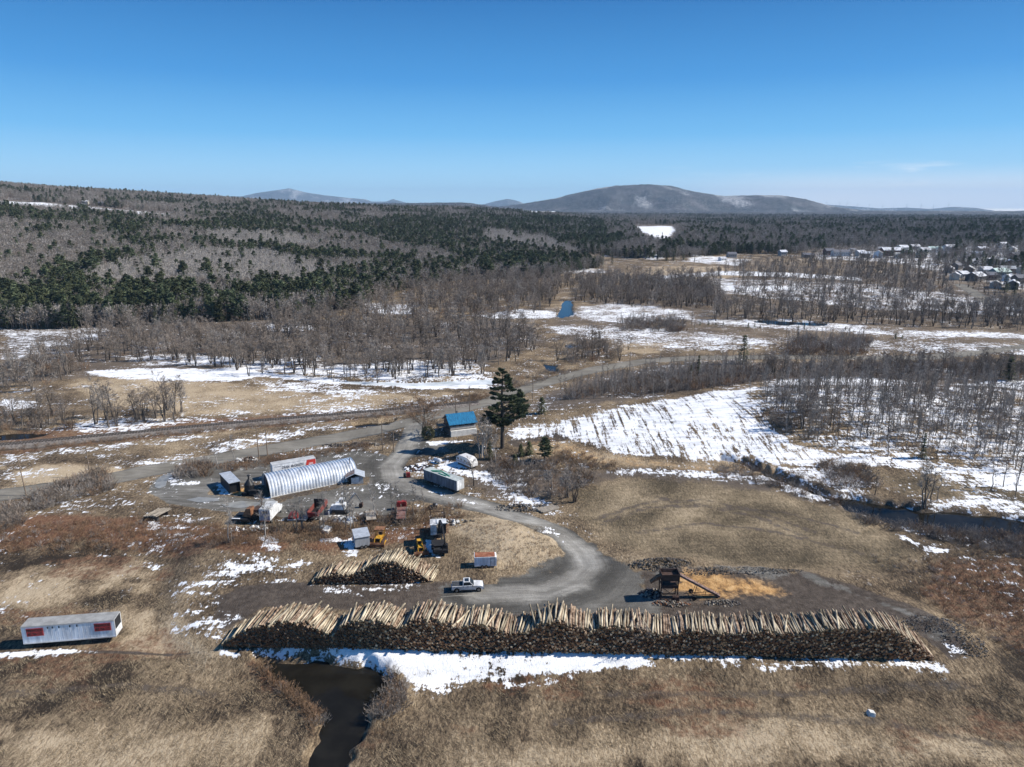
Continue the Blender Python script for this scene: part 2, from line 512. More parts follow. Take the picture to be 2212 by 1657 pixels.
POLY = {k: [tuple(p[:2]) for p in G(v)] for k, v in {
    'yard': [(318, 1058), (340, 1030), (400, 1012), (560, 992), (690, 978), (780, 975), (840, 985), (870, 960), (900, 940), (960, 965), (975, 975), (890, 990), (870, 1010), (890, 1042), (940, 1062), (1060, 1095),
             (1040, 1108), (900, 1082), (870, 1088), (850, 1112), (760, 1118), (640, 1128), (570, 1105), (470, 1104), (380, 1092), (332, 1074)],
    'lower': [(1040, 1262), (1100, 1248), (1180, 1222), (1228, 1185), (1232, 1160), (1290, 1180), (1340, 1215), (1385, 1240), (1420, 1300), (1420, 1330), (1100, 1330), (940, 1325), (960, 1272)],
    'mud': [(690, 1258), (960, 1262), (1060, 1300), (1200, 1335), (1000, 1335), (760, 1325), (640, 1312), (560, 1320), (480, 1360), (455, 1335), (470, 1290), (520, 1262)],
    'pad': [(1385, 1235), (1480, 1222), (1600, 1232), (1750, 1238), (1850, 1268), (1950, 1300), (2050, 1345), (2090, 1390), (2060, 1432), (1950, 1335), (1400, 1330)],
    'padrim': [(1385, 1228), (1480, 1212), (1640, 1222), (1760, 1240), (1900, 1290), (2010, 1330), (2070, 1375), (2040, 1400), (1980, 1345), (1880, 1300), (1750, 1258), (1600, 1244), (1400, 1246)],
    'saw': [(1475, 1228), (1530, 1226), (1580, 1240), (1640, 1262), (1700, 1280), (1600, 1290), (1520, 1286), (1470, 1270)],
    'saw2': [(1452, 1262), (1490, 1258), (1490, 1275), (1452, 1276)],
    'saw3': [(505, 1056), (530, 1055), (530, 1068), (502, 1068)],
    'quon': [(455, 1052), (560, 1040), (745, 1030), (800, 1030), (795, 1046), (740, 1052), (600, 1086), (540, 1078), (450, 1068)],
    'puddle': [(330, 1050), (340, 1030), (372, 1020), (362, 1040), (345, 1056)],
    'puddle2': [(400, 1072), (520, 1070), (560, 1078), (500, 1088), (420, 1082)],
    # reddish weeds, pale matted grass, green-brown meadow
    'rust1': [(-50, 1160), (0, 1120), (120, 1110), (330, 1120), (480, 1140), (640, 1180), (800, 1150), (1000, 1110), (960, 1160), (700, 1190), (520, 1195), (330, 1190), (150, 1170), (0, 1190)],
    'rust2': [(2000, 1210), (2212, 1200), (2350, 1230), (2350, 1360), (2212, 1400), (2090, 1350), (1980, 1280)],
    'rust3': [(560, 1420), (620, 1462), (670, 1510), (705, 1560), (690, 1540), (640, 1505), (590, 1470), (540, 1432)],
    'rust4': [(0, 935), (400, 905), (960, 878), (960, 888), (400, 940), (0, 985)],
    'rust5': [(700, 985), (600, 985), (520, 1000), (560, 1010), (700, 1000)],
    'pale1': [(-60, 1240), (150, 1215), (310, 1215), (320, 1270), (180, 1300), (-60, 1330)],
    'pale2': [(250, 1310), (380, 1300), (420, 1360), (480, 1410), (300, 1415), (240, 1400)],
    'pale3': [(980, 1115), (1090, 1110), (1180, 1140), (1215, 1180), (1190, 1220), (1060, 1235), (980, 1180), (960, 1130)],
    'pale4': [(-40, 1560), (300, 1540), (620, 1560), (640, 1680), (-40, 1680)],
    'pale5': [(1100, 1600), (1400, 1555), (1700, 1540), (2000, 1580), (2212, 1560), (2300, 1680), (1100, 1680)],
    'pale6': [(0, 1010), (200, 1000), (300, 1020), (100, 1055), (0, 1058)],
    'pale7': [(130, 830), (300, 810), (500, 825), (700, 850), (860, 850), (1000, 845), (1050, 850), (900, 870), (700, 890), (420, 900), (200, 870)],
    'pale8': [(1400, 575), (1560, 575), (1620, 600), (1480, 605), (1390, 590)],
    'pale9': [(780, 960), (870, 950), (880, 970), (800, 980)],
    'pale10': [(1240, 1085), (1500, 1050), (1700, 1080), (1500, 1120), (1300, 1110)],
    'pale11': [(1330, 740), (1450, 742), (1430, 765), (1320, 765)],
    'meadow': [(1240, 1060), (1350, 1030), (1500, 1035), (1680, 1060), (1850, 1110), (1960, 1170), (2000, 1205), (1900, 1230), (1650, 1225), (1450, 1205), (1330, 1180), (1250, 1120)],
    'meadow2': [(1900, 1025), (2010, 1015), (2212, 1045), (2300, 1060), (2300, 1110), (2100, 1090), (1950, 1065)],
    'gold': [(1120, 955), (1200, 945), (1330, 985), (1500, 1005), (1640, 1005), (1700, 1015), (1560, 1030), (1300, 1000), (1180, 985)],
    'darkw': [(0, 1420), (250, 1400), (480, 1420), (560, 1460), (640, 1530), (400, 1560), (200, 1500), (0, 1540)],
    'darkw2': [(1000, 1480), (1300, 1450), (2050, 1450), (2212, 1420), (2300, 1500), (1900, 1540), (1400, 1540), (1100, 1590), (860, 1640), (860, 1500)],
    'fieldtrack': [(-50, 1412), (220, 1405), (560, 1415), (560, 1420), (220, 1411), (-50, 1420)],
    # woods floors
    'marsh1': [(0, 700), (600, 690), (1060, 690), (1150, 700), (1180, 740), (1060, 790), (700, 800), (400, 800), (0, 830)],
    'marsh2': [(1170, 700), (1300, 640), (1500, 600), (2300, 570), (2300, 740), (1900, 760), (1500, 740), (1250, 760)],
    'thicket': [(1120, 890), (1180, 850), (1300, 805), (1500, 782), (2300, 780), (2300, 850), (1900, 835), (1640, 826), (1400, 862)],
    'bank': [(1300, 1012), (1500, 1010), (1700, 1030), (1900, 1085), (2300, 1130), (2300, 1200), (2050, 1180), (1850, 1110), (1650, 1060), (1400, 1035), (1250, 1045)],
    'junk': [(900, 1000), (1050, 985), (1180, 1000), (1260, 1040), (1180, 1090), (1050, 1075), (980, 1030)],
}.items()}
# snow: polygon, cover, softness of its edge in metres
SNOW = [(p, c, s) for p, c, s in [
    ([(520, 1404), (700, 1394), (1000, 1403), (1390, 1404), (1400, 1436), (1240, 1452), (1120, 1470), (980, 1486), (880, 1474), (836, 1446), (800, 1424), (640, 1416), (560, 1414)], .96, 1.2),
    ([(850, 1440), (1100, 1425), (1240, 1440), (1180, 1480), (1000, 1500), (900, 1500)], .62, 3),
    ([(1380, 1402), (1700, 1416), (2040, 1432), (2030, 1452), (1800, 1440), (1390, 1424)], .70, 2.0),
    ([(470, 1402), (520, 1412), (510, 1420), (475, 1412)], .9, .8),
    ([(385, 1260), (520, 1200), (660, 1212), (650, 1240), (520, 1258), (468, 1300), (480, 1372), (400, 1355), (380, 1300)], .44, 4),
    ([(400, 1330), (440, 1300), (490, 1350), (470, 1385), (415, 1362)], .56, 3),
    ([(560, 1160), (600, 1158), (608, 1190), (575, 1190)], .85, 1), ([(690, 1165), (735, 1160), (735, 1172), (700, 1175)], .8, 1),
    ([(318, 1210), (350, 1222), (345, 1235), (318, 1228)], .55, 1.5), ([(315, 1120), (350, 1130), (340, 1155), (315, 1140)], .7, 1.5),
    ([(120, 1085), (190, 1090), (200, 1112), (120, 1110)], .55, 3),
    ([(676, 1266), (900, 1259), (890, 1272), (690, 1285)], .68, 2), ([(0, 1408), (200, 1400), (210, 1409), (20, 1420), (-60, 1424)], .82, 1),
    ([(740, 1188), (775, 1190), (770, 1200), (748, 1198)], .8, .7), ([(760, 1160), (735, 1175), (765, 1190)], .75, .7), ([(905, 1190), (925, 1190), (925, 1200), (900, 1200)], .85, .6),
    ([(920, 1165), (945, 1170), (950, 1205), (930, 1200)], .85, .6), ([(965, 1130), (970, 1118), (990, 1120), (985, 1132)], .7, .8),
    ([(1150, 1133), (1185, 1140), (1222, 1162), (1236, 1176), (1225, 1178), (1200, 1160), (1150, 1142)], .92, .8),
    ([(900, 1043), (925, 1055), (1000, 1078), (1120, 1105), (1110, 1108), (990, 1084), (905, 1053)], .85, .9),
    ([(930, 1000), (960, 995), (1040, 1010), (1110, 1030), (1130, 1050), (1090, 1062), (1040, 1040), (960, 1025)], .82, 2.5), ([(890, 1000), (930, 995), (940, 1015), (905, 1020)], .6, 2),
    ([(1100, 1060), (1180, 1080), (1220, 1110), (1190, 1112), (1090, 1085)], .55, 3), ([(1100, 1015), (1160, 1000), (1170, 1010), (1110, 1030)], .6, 2),
    ([(360, 1040), (385, 1035), (450, 1040), (430, 1048), (365, 1052)], .7, 1), ([(548, 1072), (590, 1072), (585, 1080), (548, 1078)], .85, .8), ([(470, 1045), (500, 1045), (498, 1068), (475, 1068)], .8, .8),
    ([(920, 955), (960, 952), (975, 955), (960, 960), (930, 962)], .85, .7), ([(973, 955), (1025, 948), (1030, 952), (975, 958)], .8, .6),
    ([(1095, 948), (1110, 926), (1200, 908), (1350, 874), (1500, 852), (1640, 834), (1622, 868), (1660, 905), (1700, 950), (1790, 975), (1950, 985), (2090, 1000), (2330, 1035),
      (2330, 1072), (2100, 1048), (1960, 1017), (1850, 1005), (1700, 1008), (1600, 1002), (1500, 998), (1330, 982), (1250, 955), (1190, 940), (1110, 952)], .66, 3),
    ([(1380, 880), (1640, 838), (1680, 930), (1720, 985), (1640, 990), (1480, 960)], .76, 14),
    ([(1640, 842), (1900, 830), (2330, 850), (2330, 1040), (1950, 987), (1800, 980), (1700, 950), (1640, 890)], .52, 4),
    ([(1660, 822), (1800, 812), (1900, 815), (2000, 828), (1900, 836), (1660, 832)], .75, 3), ([(2050, 830), (2140, 822), (2330, 822), (2330, 860), (2180, 838)], .85, 3),
    ([(1300, 1015), (1450, 1015), (1600, 1020), (1720, 1050), (1840, 1095), (1780, 1085), (1650, 1056), (1480, 1032), (1330, 1030)], .58, 2),
    ([(1830, 1070), (1990, 1094), (2110, 1104), (2230, 1120), (2230, 1130), (2090, 1114), (1960, 1104), (1850, 1088)], .6, 2), ([(1880, 1124), (1990, 1146), (2100, 1158), (2230, 1164), (2230, 1172), (2080, 1168), (1960, 1152)], .5, 2),
    ([(1690, 1010), (1800, 1010), (1850, 1040), (1880, 1085), (1800, 1065), (1740, 1040)], .68, 3), ([(1990, 1080), (2100, 1070), (2330, 1100), (2330, 1135), (2100, 1110), (1980, 1100)], .55, 3),
    ([(1990, 1180), (2050, 1185), (2060, 1195), (2000, 1192)], .85, 1), ([(1940, 1150), (1990, 1178), (1985, 1184), (1930, 1155)], .85, .8), ([(2030, 1390), (2060, 1395), (2110, 1410), (2060, 1415)], .6, 1.5),
    ([(180, 803), (300, 797), (480, 795), (600, 806), (760, 822), (900, 830), (1060, 826), (1055, 840), (900, 840), (700, 828), (560, 814), (500, 824), (340, 822), (240, 818)], .97, 3),
    ([(420, 780), (700, 790), (900, 775), (1060, 790), (1064, 824), (900, 830), (740, 822), (500, 796)], .66, 6),
    ([(540, 815), (700, 832), (870, 848), (760, 858), (640, 848), (550, 832)], .62, 6), ([(900, 850), (1000, 855), (980, 870), (890, 870)], .5, 5),
    ([(240, 770), (400, 765), (560, 775), (700, 765), (700, 790), (430, 790), (300, 790)], .62, 5),
    ([(0, 712), (240, 704), (260, 716), (180, 745), (60, 775), (0, 790)], .48, 8), ([(780, 655), (900, 658), (890, 680), (800, 678)], .8, 4), ([(560, 700), (700, 698), (680, 715), (580, 716)], .55, 4),
    ([(1030, 680), (1120, 668), (1200, 672), (1200, 688), (1060, 690)], .72, 4), ([(1240, 662), (1320, 655), (1420, 662), (1500, 672), (1480, 690), (1360, 700), (1240, 690)], .56, 7),
    ([(1160, 700), (1330, 705), (1500, 715), (1700, 740), (1580, 760), (1440, 755), (1300, 735), (1200, 722)], .50, 8),
    ([(1480, 688), (1700, 690), (1990, 712), (2330, 722), (2330, 735), (1990, 730), (1700, 712), (1490, 700)], .56, 6), ([(1700, 730), (1900, 735), (2330, 745), (2330, 770), (1900, 760), (1700, 752)], .48, 8),
    ([(1530, 600), (1700, 605), (1900, 615), (2100, 640), (2330, 660), (2330, 690), (1900, 670), (1650, 645), (1540, 630)], .46, 10), ([(1550, 617), (1740, 618), (1740, 627), (1560, 628)], .85, 4),
    ([(1400, 598), (1560, 585), (1720, 590), (1860, 600), (1860, 606), (1700, 598), (1560, 594), (1420, 604)], .8, 4), ([(1180, 575), (1300, 580), (1320, 590), (1200, 590)], .55, 5),
    ([(1060, 676), (1110, 680), (1110, 690), (1050, 688)], .7, 3),
    ([(60, 925), (200, 905), (400, 895), (460, 905), (400, 915), (240, 940), (60, 945)], .58, 5), ([(0, 860), (60, 862), (90, 880), (0, 890)], .8, 4), ([(420, 895), (520, 880), (540, 895), (440, 905)], .5, 4),
    ([(0, 985), (200, 962), (440, 938), (460, 945), (200, 975), (0, 1000)], .54, 4), ([(250, 1000), (400, 985), (480, 980), (480, 1000), (300, 1012)], .55, 4), ([(440, 960), (600, 935), (700, 915), (720, 925), (560, 960), (460, 985)], .5, 4),
    ([(700, 925), (860, 905), (900, 910), (780, 930)], .5, 3), ([(0, 1020), (120, 1010), (100, 1030), (0, 1045)], .45, 4), ([(600, 850), (1000, 860), (960, 885), (600, 900)], .40, 6),
    ([(1372, 489), (1452, 489), (1458, 500), (1446, 516), (1425, 524), (1402, 508), (1385, 500)], .98, 6), ([(1375, 545), (1440, 545), (1440, 560), (1390, 560)], .7, 8),
    ([(0, 434), (80, 437), (200, 447), (370, 462), (370, 470), (200, 456), (80, 444), (0, 440)], .75, 8), ([(1140, 455), (1200, 457), (1196, 461), (1140, 460)], .9, 20),
    ([(1500, 548), (1620, 560), (1600, 575), (1480, 565)], .6, 8), ([(1760, 545), (2000, 540), (2212, 560), (2330, 600), (2330, 660), (2100, 600), (1900, 565), (1760, 560)], .5, 10),
    ([(2060, 520), (2330, 500), (2330, 600), (2150, 580), (2060, 545)], .55, 15), ([(2110, 505), (2150, 490), (2180, 488), (2140, 505)], .7, 10), ([(2150, 662), (2330, 664), (2330, 670), (2160, 670)], .95, 2),
]]
SNOW = [([tuple(q[:2]) for q in G(p)], c, s) for p, c, s in SNOW]


def fields(x, y):
    """A = snow, gravel, mud, pale ; B = rust, sawdust, green-brown, wood floor"""
    n = x.shape
    A = np.zeros(n + (4,), np.float32); B = np.zeros(n + (4,), np.float32)
    wob = (fbm(x / 4, y / 4, 21, 3) - .5)

    def lay(poly, soft, amp=1.0):
        p = np.array(poly); lo = p.min(0) - soft * 2 - 2; hi = p.max(0) + soft * 2 + 2
        m = (x > lo[0]) & (x < hi[0]) & (y > lo[1]) & (y < hi[1])
        out = np.zeros(n, np.float32)
        if m.any():
            s = sdf(p, x[m], y[m]) + wob[m] * soft * 1.6
            out[m] = sstep(-soft, soft, s) * amp
        return out

    def strip(ln, w, soft):
        p = np.array(ln); lo = p.min(0) - w * 3; hi = p.max(0) + w * 3
        m = (x > lo[0]) & (x < hi[0]) & (y > lo[1]) & (y < hi[1])
        out = np.zeros(n, np.float32)
        if m.any(): out[m] = 1 - sstep(w - soft, w + soft, sdline(ln, x[m], y[m]) + wob[m] * soft)
        return out
    r = np.hypot(x, y)
    road = np.maximum(strip(ROAD, 4.4, .7), strip(ROAD2, 5, 1)); drive = strip(DRIVE, 3.3, .9)
    yard = np.maximum(np.maximum(lay(POLY['yard'], 1.0), lay(POLY['lower'], 3.0)), drive)
    A[..., 1] = np.maximum(road, yard * .9)
    A[..., 2] = np.maximum.reduce([lay(POLY['mud'], 2.5), lay(POLY['pad'], 1.2), lay(POLY['quon'], 1.0, .55), strip(TRACK, 5.0, 2.0) * .7, lay(POLY['fieldtrack'], .5, .8)])
    for ln in MTR: A[..., 2] = np.maximum(A[..., 2], strip(ln, 1.0, .7) * .52)
    for ln in CTR: A[..., 2] = np.maximum(A[..., 2], strip(ln, 2.0, 1.2) * .75)
    A[..., 1] *= 1 - .85 * lay(POLY['quon'], 1.0)
    A[..., 1] = np.maximum(A[..., 1], lay(POLY['padrim'], 2.5, .56))
    pale = .41 + .0 * x
    for k in POLY:
        if k.startswith('pale'): pale = np.maximum(pale, lay(POLY[k], 4, 1.0 if k in ('pale1', 'pale2', 'pale3', 'pale6') else .8))
    pale = pale + lay(POLY['gold'], 3, .4)
    for k in ('darkw', 'darkw2'): pale = pale - lay(POLY[k], 6, .07)
    lowland = sstep(0, 4, sdf(LOW, x, y)) * (r < 240) if r.min() < 240 else 0
    pale = pale - .30 * lowland * sstep(.50, .64, fbm(x / 6, y / 9, 51, 4)) + .12 * lowland * sstep(.52, .66, fbm(x / 11, y / 5, 52, 4))
    A[..., 3] = pale
    for k, a in (('rust1', .85), ('rust2', .55), ('rust3', .9), ('rust4', .6), ('rust5', .9)): B[..., 0] = np.maximum(B[..., 0], lay(POLY[k], 3, a))
    B[..., 0] = np.maximum(B[..., 0], lowland * .48 * sstep(.53, .68, fbm(x / 13, y / 9, 53, 4)))
    B[..., 1] = np.maximum.reduce([lay(POLY['saw'], 2.5, .74), lay(POLY['saw2'], .8, .9), lay(POLY['saw3'], .8, .8), lay(POLY['gold'], 3, .35)])
    B[..., 2] = np.maximum(lay(POLY['meadow'], 3, .75), lay(POLY['meadow2'], 3, .6))
    fl = np.maximum.reduce([lay(POLY[k], 5, a) for k, a in (('marsh1', .65), ('marsh2', .5), ('thicket', .8), ('bank', .8), ('junk', .75))])
    hillside = np.maximum(sstep(1.5, 6, hz(x, y)) * sstep(420, 560, r), sstep(1500, 2500, r))
    B[..., 3] = np.maximum(fl, hillside)
    open_ = np.maximum(lay(POLY['pale8'], 10), lay(POLY['pale11'], 10)); B[..., 3] *= 1 - open_
    s = np.zeros(n, np.float32)
    for p, c, soft in SNOW: s = np.maximum(s, lay(p, soft, c))
    s = np.maximum(s, .13 * sstep(118, 150, r)) * (1 - lay(POLY['meadow'], 3, 1.0))
    s = np.maximum(s, (sstep(.5, .7, fbm(x / 260, y / 500, 77, 4)) * .40) * sstep(5000, 8000, r))
    s = np.where(road > .5, s * .2, s)
    s = s * (1 - .7 * drive)
    A[..., 0] = s
    return A, B, road, yard


_fa, _fb = G([(1400, 880), (1575, 990)])
FURROW = math.atan2(_fb[0] - _fa[0], _fb[1] - _fa[1])      # turns the furrow bearing onto +Y
FIELD = [tuple(p[:2]) for p in G([(1095, 948), (1200, 908), (1350, 874), (1640, 834), (1622, 868), (1660, 905), (1700, 950), (1790, 985), (1700, 1008), (1500, 998), (1330, 982), (1250, 955)])]


def tracks(x, y):
    """furrow cover, metres across and along the drive, weight of the tyre tracks"""
    C = np.zeros(x.shape + (4,), np.float32); r = np.hypot(x, y)
    m = (r < 330) & (r > 100); xs, ys = x[m], y[m]
    C[..., 0][m] = sstep(-6, 6, sdf(FIELD, xs, ys))
    best = np.full(xs.shape, 1e9); sg = np.zeros(xs.shape); al = np.zeros(xs.shape); run = 0.0
    for i in range(len(DRIVE) - 1):
        ax, ay = DRIVE[i]; ex, ey = DRIVE[i + 1][0] - ax, DRIVE[i + 1][1] - ay; L = math.hypot(ex, ey)
        t_ = np.clip(((xs - ax) * ex + (ys - ay) * ey) / (L * L), 0, 1); dx = xs - ax - ex * t_; dy = ys - ay - ey * t_; d = np.hypot(dx, dy); k = d < best
        best = np.where(k, d, best); sg = np.where(k, np.sign(dx * ey - dy * ex) * d, sg); al = np.where(k, run + t_ * L, al); run += L
    C[..., 1][m] = sg + 40; C[..., 2][m] = al; C[..., 3][m] = 1 - sstep(14, 26, best)
    return C


def ground_material():
    m = bpy.data.materials.new('ground'); m.use_nodes = True
    t = N(m.node_tree); b = m.node_tree.nodes['Principled BSDF']
    pos = t.new('ShaderNodeNewGeometry').outputs['Position']
    aC = t.new('ShaderNodeAttribute', attribute_name='fc'); sC = t.new('ShaderNodeSeparateColor'); t.put(sC.inputs[0], aC.outputs['Color'])
    aA = t.new('ShaderNodeAttribute', attribute_name='fa'); aB = t.new('ShaderNodeAttribute', attribute_name='fb')
    sA = t.new('ShaderNodeSeparateColor'); t.put(sA.inputs[0], aA.outputs['Color']); sB = t.new('ShaderNodeSeparateColor'); t.put(sB.inputs[0], aB.outputs['Color'])
    snow, grav, mud, pale = sA.outputs[0], sA.outputs[1], sA.outputs[2], aA.outputs['Alpha']
    rust, saw, green, wood = sB.outputs[0], sB.outputs[1], sB.outputs[2], aB.outputs['Alpha']
    nb = t.noise(pos, .012, 4); nm = t.noise(pos, .09, 4); ns = t.noise(pos, .7, 6, .65)
    tuft = t.noise(t.mapping(pos, (1.0, .42, 1), (0, 0, R(-38))), 2.6, 5, .7, .6)
    fine = t.noise(pos, 5.5, 3, .7)

    mst = t.noise(t.mapping(pos, (.12, 1.4, 1), (0, 0, R(14))), .7, 5, .7, .4)

    def edge(v, n, k, w=.12):
        return t.math('MULTIPLY', t.rng(t.math('ADD', v, t.math('MULTIPLY', t.math('SUBTRACT', n, .5), k)), .5 - w, .5 + w), t.rng(v, .01, .12))
    # dry grass
    g = t.math('ADD', pale, t.math('MULTIPLY', t.math('SUBTRACT', tuft, .5), 2.1))
    g = t.math('ADD', g, t.math('MULTIPLY', t.math('SUBTRACT', nm, .5), 1.4))
    g = t.math('ADD', g, t.math('MULTIPLY', t.math('SUBTRACT', nb, .5), .9))
    g = t.math('ADD', g, t.math('MULTIPLY', t.math('SUBTRACT', fine, .5), .9))
    col = t.ramp(g, [(0, (.032, .024, .017)), (.26, (.098, .071, .046)), (.52, (.20, .147, .092)), (.8, (.345, .262, .165)), (1, (.46, .36, .24))])
    col = t.mix(edge(rust, ns, 1.6, .35), col, t.ramp(tuft, [(.25, (.055, .028, .018)), (.5, (.165, .085, .05)), (.72, (.30, .19, .11))]))
    col = t.mix(t.math('MULTIPLY', green, .8), col, t.ramp(t.math('ADD', t.math('MULTIPLY', t.math('ADD', t.math('MULTIPLY', tuft, .6), t.math('MULTIPLY', mst, .4)), .55), t.math('MULTIPLY', nm, .45)), [(.36, (.046, .037, .024)), (.46, (.125, .10, .062)), (.54, (.235, .184, .116)), (.63, (.38, .30, .19))]))
    col = t.mix(edge(wood, ns, .9, .3), col, t.ramp(t.math('ADD', t.math('MULTIPLY', ns, .6), t.math('MULTIPLY', nb, .4)), [(.3, (.05, .041, .033)), (.5, (.115, .092, .073)), (.7, (.215, .17, .13))]))
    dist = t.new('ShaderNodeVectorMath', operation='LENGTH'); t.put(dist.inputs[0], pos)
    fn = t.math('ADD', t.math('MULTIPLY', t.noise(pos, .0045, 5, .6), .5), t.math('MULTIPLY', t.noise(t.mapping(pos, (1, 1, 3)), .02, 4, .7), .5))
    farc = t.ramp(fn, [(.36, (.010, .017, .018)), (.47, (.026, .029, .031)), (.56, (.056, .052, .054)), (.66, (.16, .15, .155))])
    mudc = t.ramp(t.math('ADD', t.math('MULTIPLY', ns, .7), t.math('MULTIPLY', nm, .3)), [(.3, (.032, .025, .02)), (.5, (.082, .065, .052)), (.7, (.15, .122, .098))])
    mudc = t.mix(t.math('MULTIPLY', t.rng(t.noise(pos, 2.6, 3, .8), .58, .68), .5), mudc, t.mix(t.rng(fine, .45, .55), (.03, .022, .018), (.26, .20, .14)))
    col = t.mix(edge(mud, ns, 1.0, .18), col, mudc)
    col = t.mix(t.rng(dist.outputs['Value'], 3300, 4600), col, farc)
    # gravel: long streaks of worn tracks, pale dried patches
    st = t.noise(t.mapping(pos, (.25, 1.3, 1), (0, 0, R(20))), .5, 5, .7, 1.2)
    cv = t.new('ShaderNodeCombineXYZ'); t.put(cv.inputs[0], t.math('ADD', sC.outputs[1], t.math('MULTIPLY', nm, .8))); t.put(cv.inputs[1], t.math('MULTIPLY', sC.outputs[2], .05))
    arc = t.noise(cv.outputs[0], .9, 5, .72)
    st = t.mix(t.math('MULTIPLY', aC.outputs['Alpha'], .55), st, arc)
    gv = t.math('ADD', t.math('MULTIPLY', st, .45), t.math('ADD', t.math('MULTIPLY', nm, .4), t.math('MULTIPLY', fine, .15)))
    gravc = t.ramp(gv, [(.34, (.055, .051, .044)), (.47, (.115, .107, .093)), (.56, (.185, .174, .153)), (.67, (.36, .345, .315))])
    off = t.math('ABSOLUTE', t.math('SUBTRACT', t.math('ADD', sC.outputs[1], t.math('ADD', t.math('MULTIPLY', t.math('SUBTRACT', nm, .5), 4.0), t.math('MULTIPLY', t.math('SUBTRACT', ns, .5), 2.6))), 40.0))
    wear = t.math('ADD', t.math('MULTIPLY', t.rng(off, 3.4, 1.6), .75), t.math('MULTIPLY', t.math('MULTIPLY', t.rng(off, 2.6, 4.2), t.rng(off, 8.5, 5.0)), -.42))
    hv = t.new('ShaderNodeHueSaturation'); t.put(hv.inputs['Color'], gravc); t.put(hv.inputs['Value'], t.math('ADD', 1.0, t.math('MULTIPLY', wear, aC.outputs['Alpha']))); gravc = hv.outputs[0]
    gravc = t.mix(t.math('MULTIPLY', t.rng(grav, .92, .99), .7), gravc, t.ramp(gv, [(.36, (.15, .133, .105)), (.6, (.27, .245, .20))]))
    chips = t.rng(t.noise(pos, 3.3, 2, .8), .60, .70)
    gravc = t.mix(t.math('MULTIPLY', chips, .45), gravc, t.mix(t.rng(fine, .45, .55), (.05, .04, .03), (.30, .25, .185)))
    col = t.mix(edge(grav, t.math('ADD', t.math('MULTIPLY', ns, .7), t.math('MULTIPLY', tuft, .3)), 1.15, .11), col, gravc)
    col = t.mix(edge(saw, ns, 1.5, .35), col, t.ramp(ns, [(.3, (.22, .12, .05)), (.5, (.48, .27, .105)), (.7, (.62, .40, .19))]))
    # snow: patches whose edges follow the grass and the ruts
    sn1 = t.noise(t.mapping(pos, (.35, 1.0, 1), (0, 0, R(12))), .55, 6, .68, .3)
    sn2 = t.noise(t.mapping(pos, (1.0, .35, 1), (0, 0, R(-18))), 1.25, 4, .65)
    sn3 = t.noise(pos, .06, 3)
    sv = t.math('ADD', t.math('MULTIPLY', t.math('SUBTRACT', sn1, .5), 2.0), t.math('MULTIPLY', t.math('SUBTRACT', sn2, .5), 1.9))
    sv = t.math('ADD', sv, t.math('MULTIPLY', t.math('SUBTRACT', sn3, .5), 1.3))
    fur = t.noise(t.mapping(pos, (1.0, .035, 1), (0, 0, FURROW)), .85, 4, .7, .15)
    sv = t.math('MULTIPLY', sv, t.math('SUBTRACT', 1.0, t.math('MULTIPLY', sC.outputs[0], .66)))
    sv = t.math('ADD', sv, t.math('MULTIPLY', t.math('MULTIPLY', t.math('SUBTRACT', fur, .5), 2.2), sC.outputs[0]))
    sn4 = t.noise(t.mapping(pos, (1.0, .5, 1), (0, 0, R(-30))), 3.6, 3, .7)
    sv = t.math('ADD', sv, t.math('MULTIPLY', t.math('SUBTRACT', sn4, .5), 1.0))
    cover = t.rng(t.math('ADD', snow, sv), .42, .60)
    cover = t.math('MULTIPLY', cover, t.rng(snow, .02, .12))
    snowc = t.mix(t.rng(sn1, .3, .62), (.62, .62, .62), (.88, .88, .885))
    snowc = t.mix(t.rng(cover, .35, .95), (.50, .47, .43), snowc)
    col = t.mix(cover, col, snowc)
    t.put(b.inputs['Base Color'], col)
    b.inputs['Roughness'].default_value = .9; b.inputs['Specular IOR Level'].default_value = .12
    hgt = t.math('ADD', t.math('MULTIPLY', tuft, .7), t.math('ADD', t.math('MULTIPLY', ns, .5), t.math('MULTIPLY', cover, .12)))
    flat_ = t.math('SUBTRACT', 1.0, t.math('MULTIPLY', t.math('MAXIMUM', grav, t.math('MULTIPLY', cover, .55)), .75))
    t.put(b.inputs['Normal'], t.bump(t.math('MULTIPLY', hgt, flat_), .9, .35))
    return m


GROUND = ground_material()


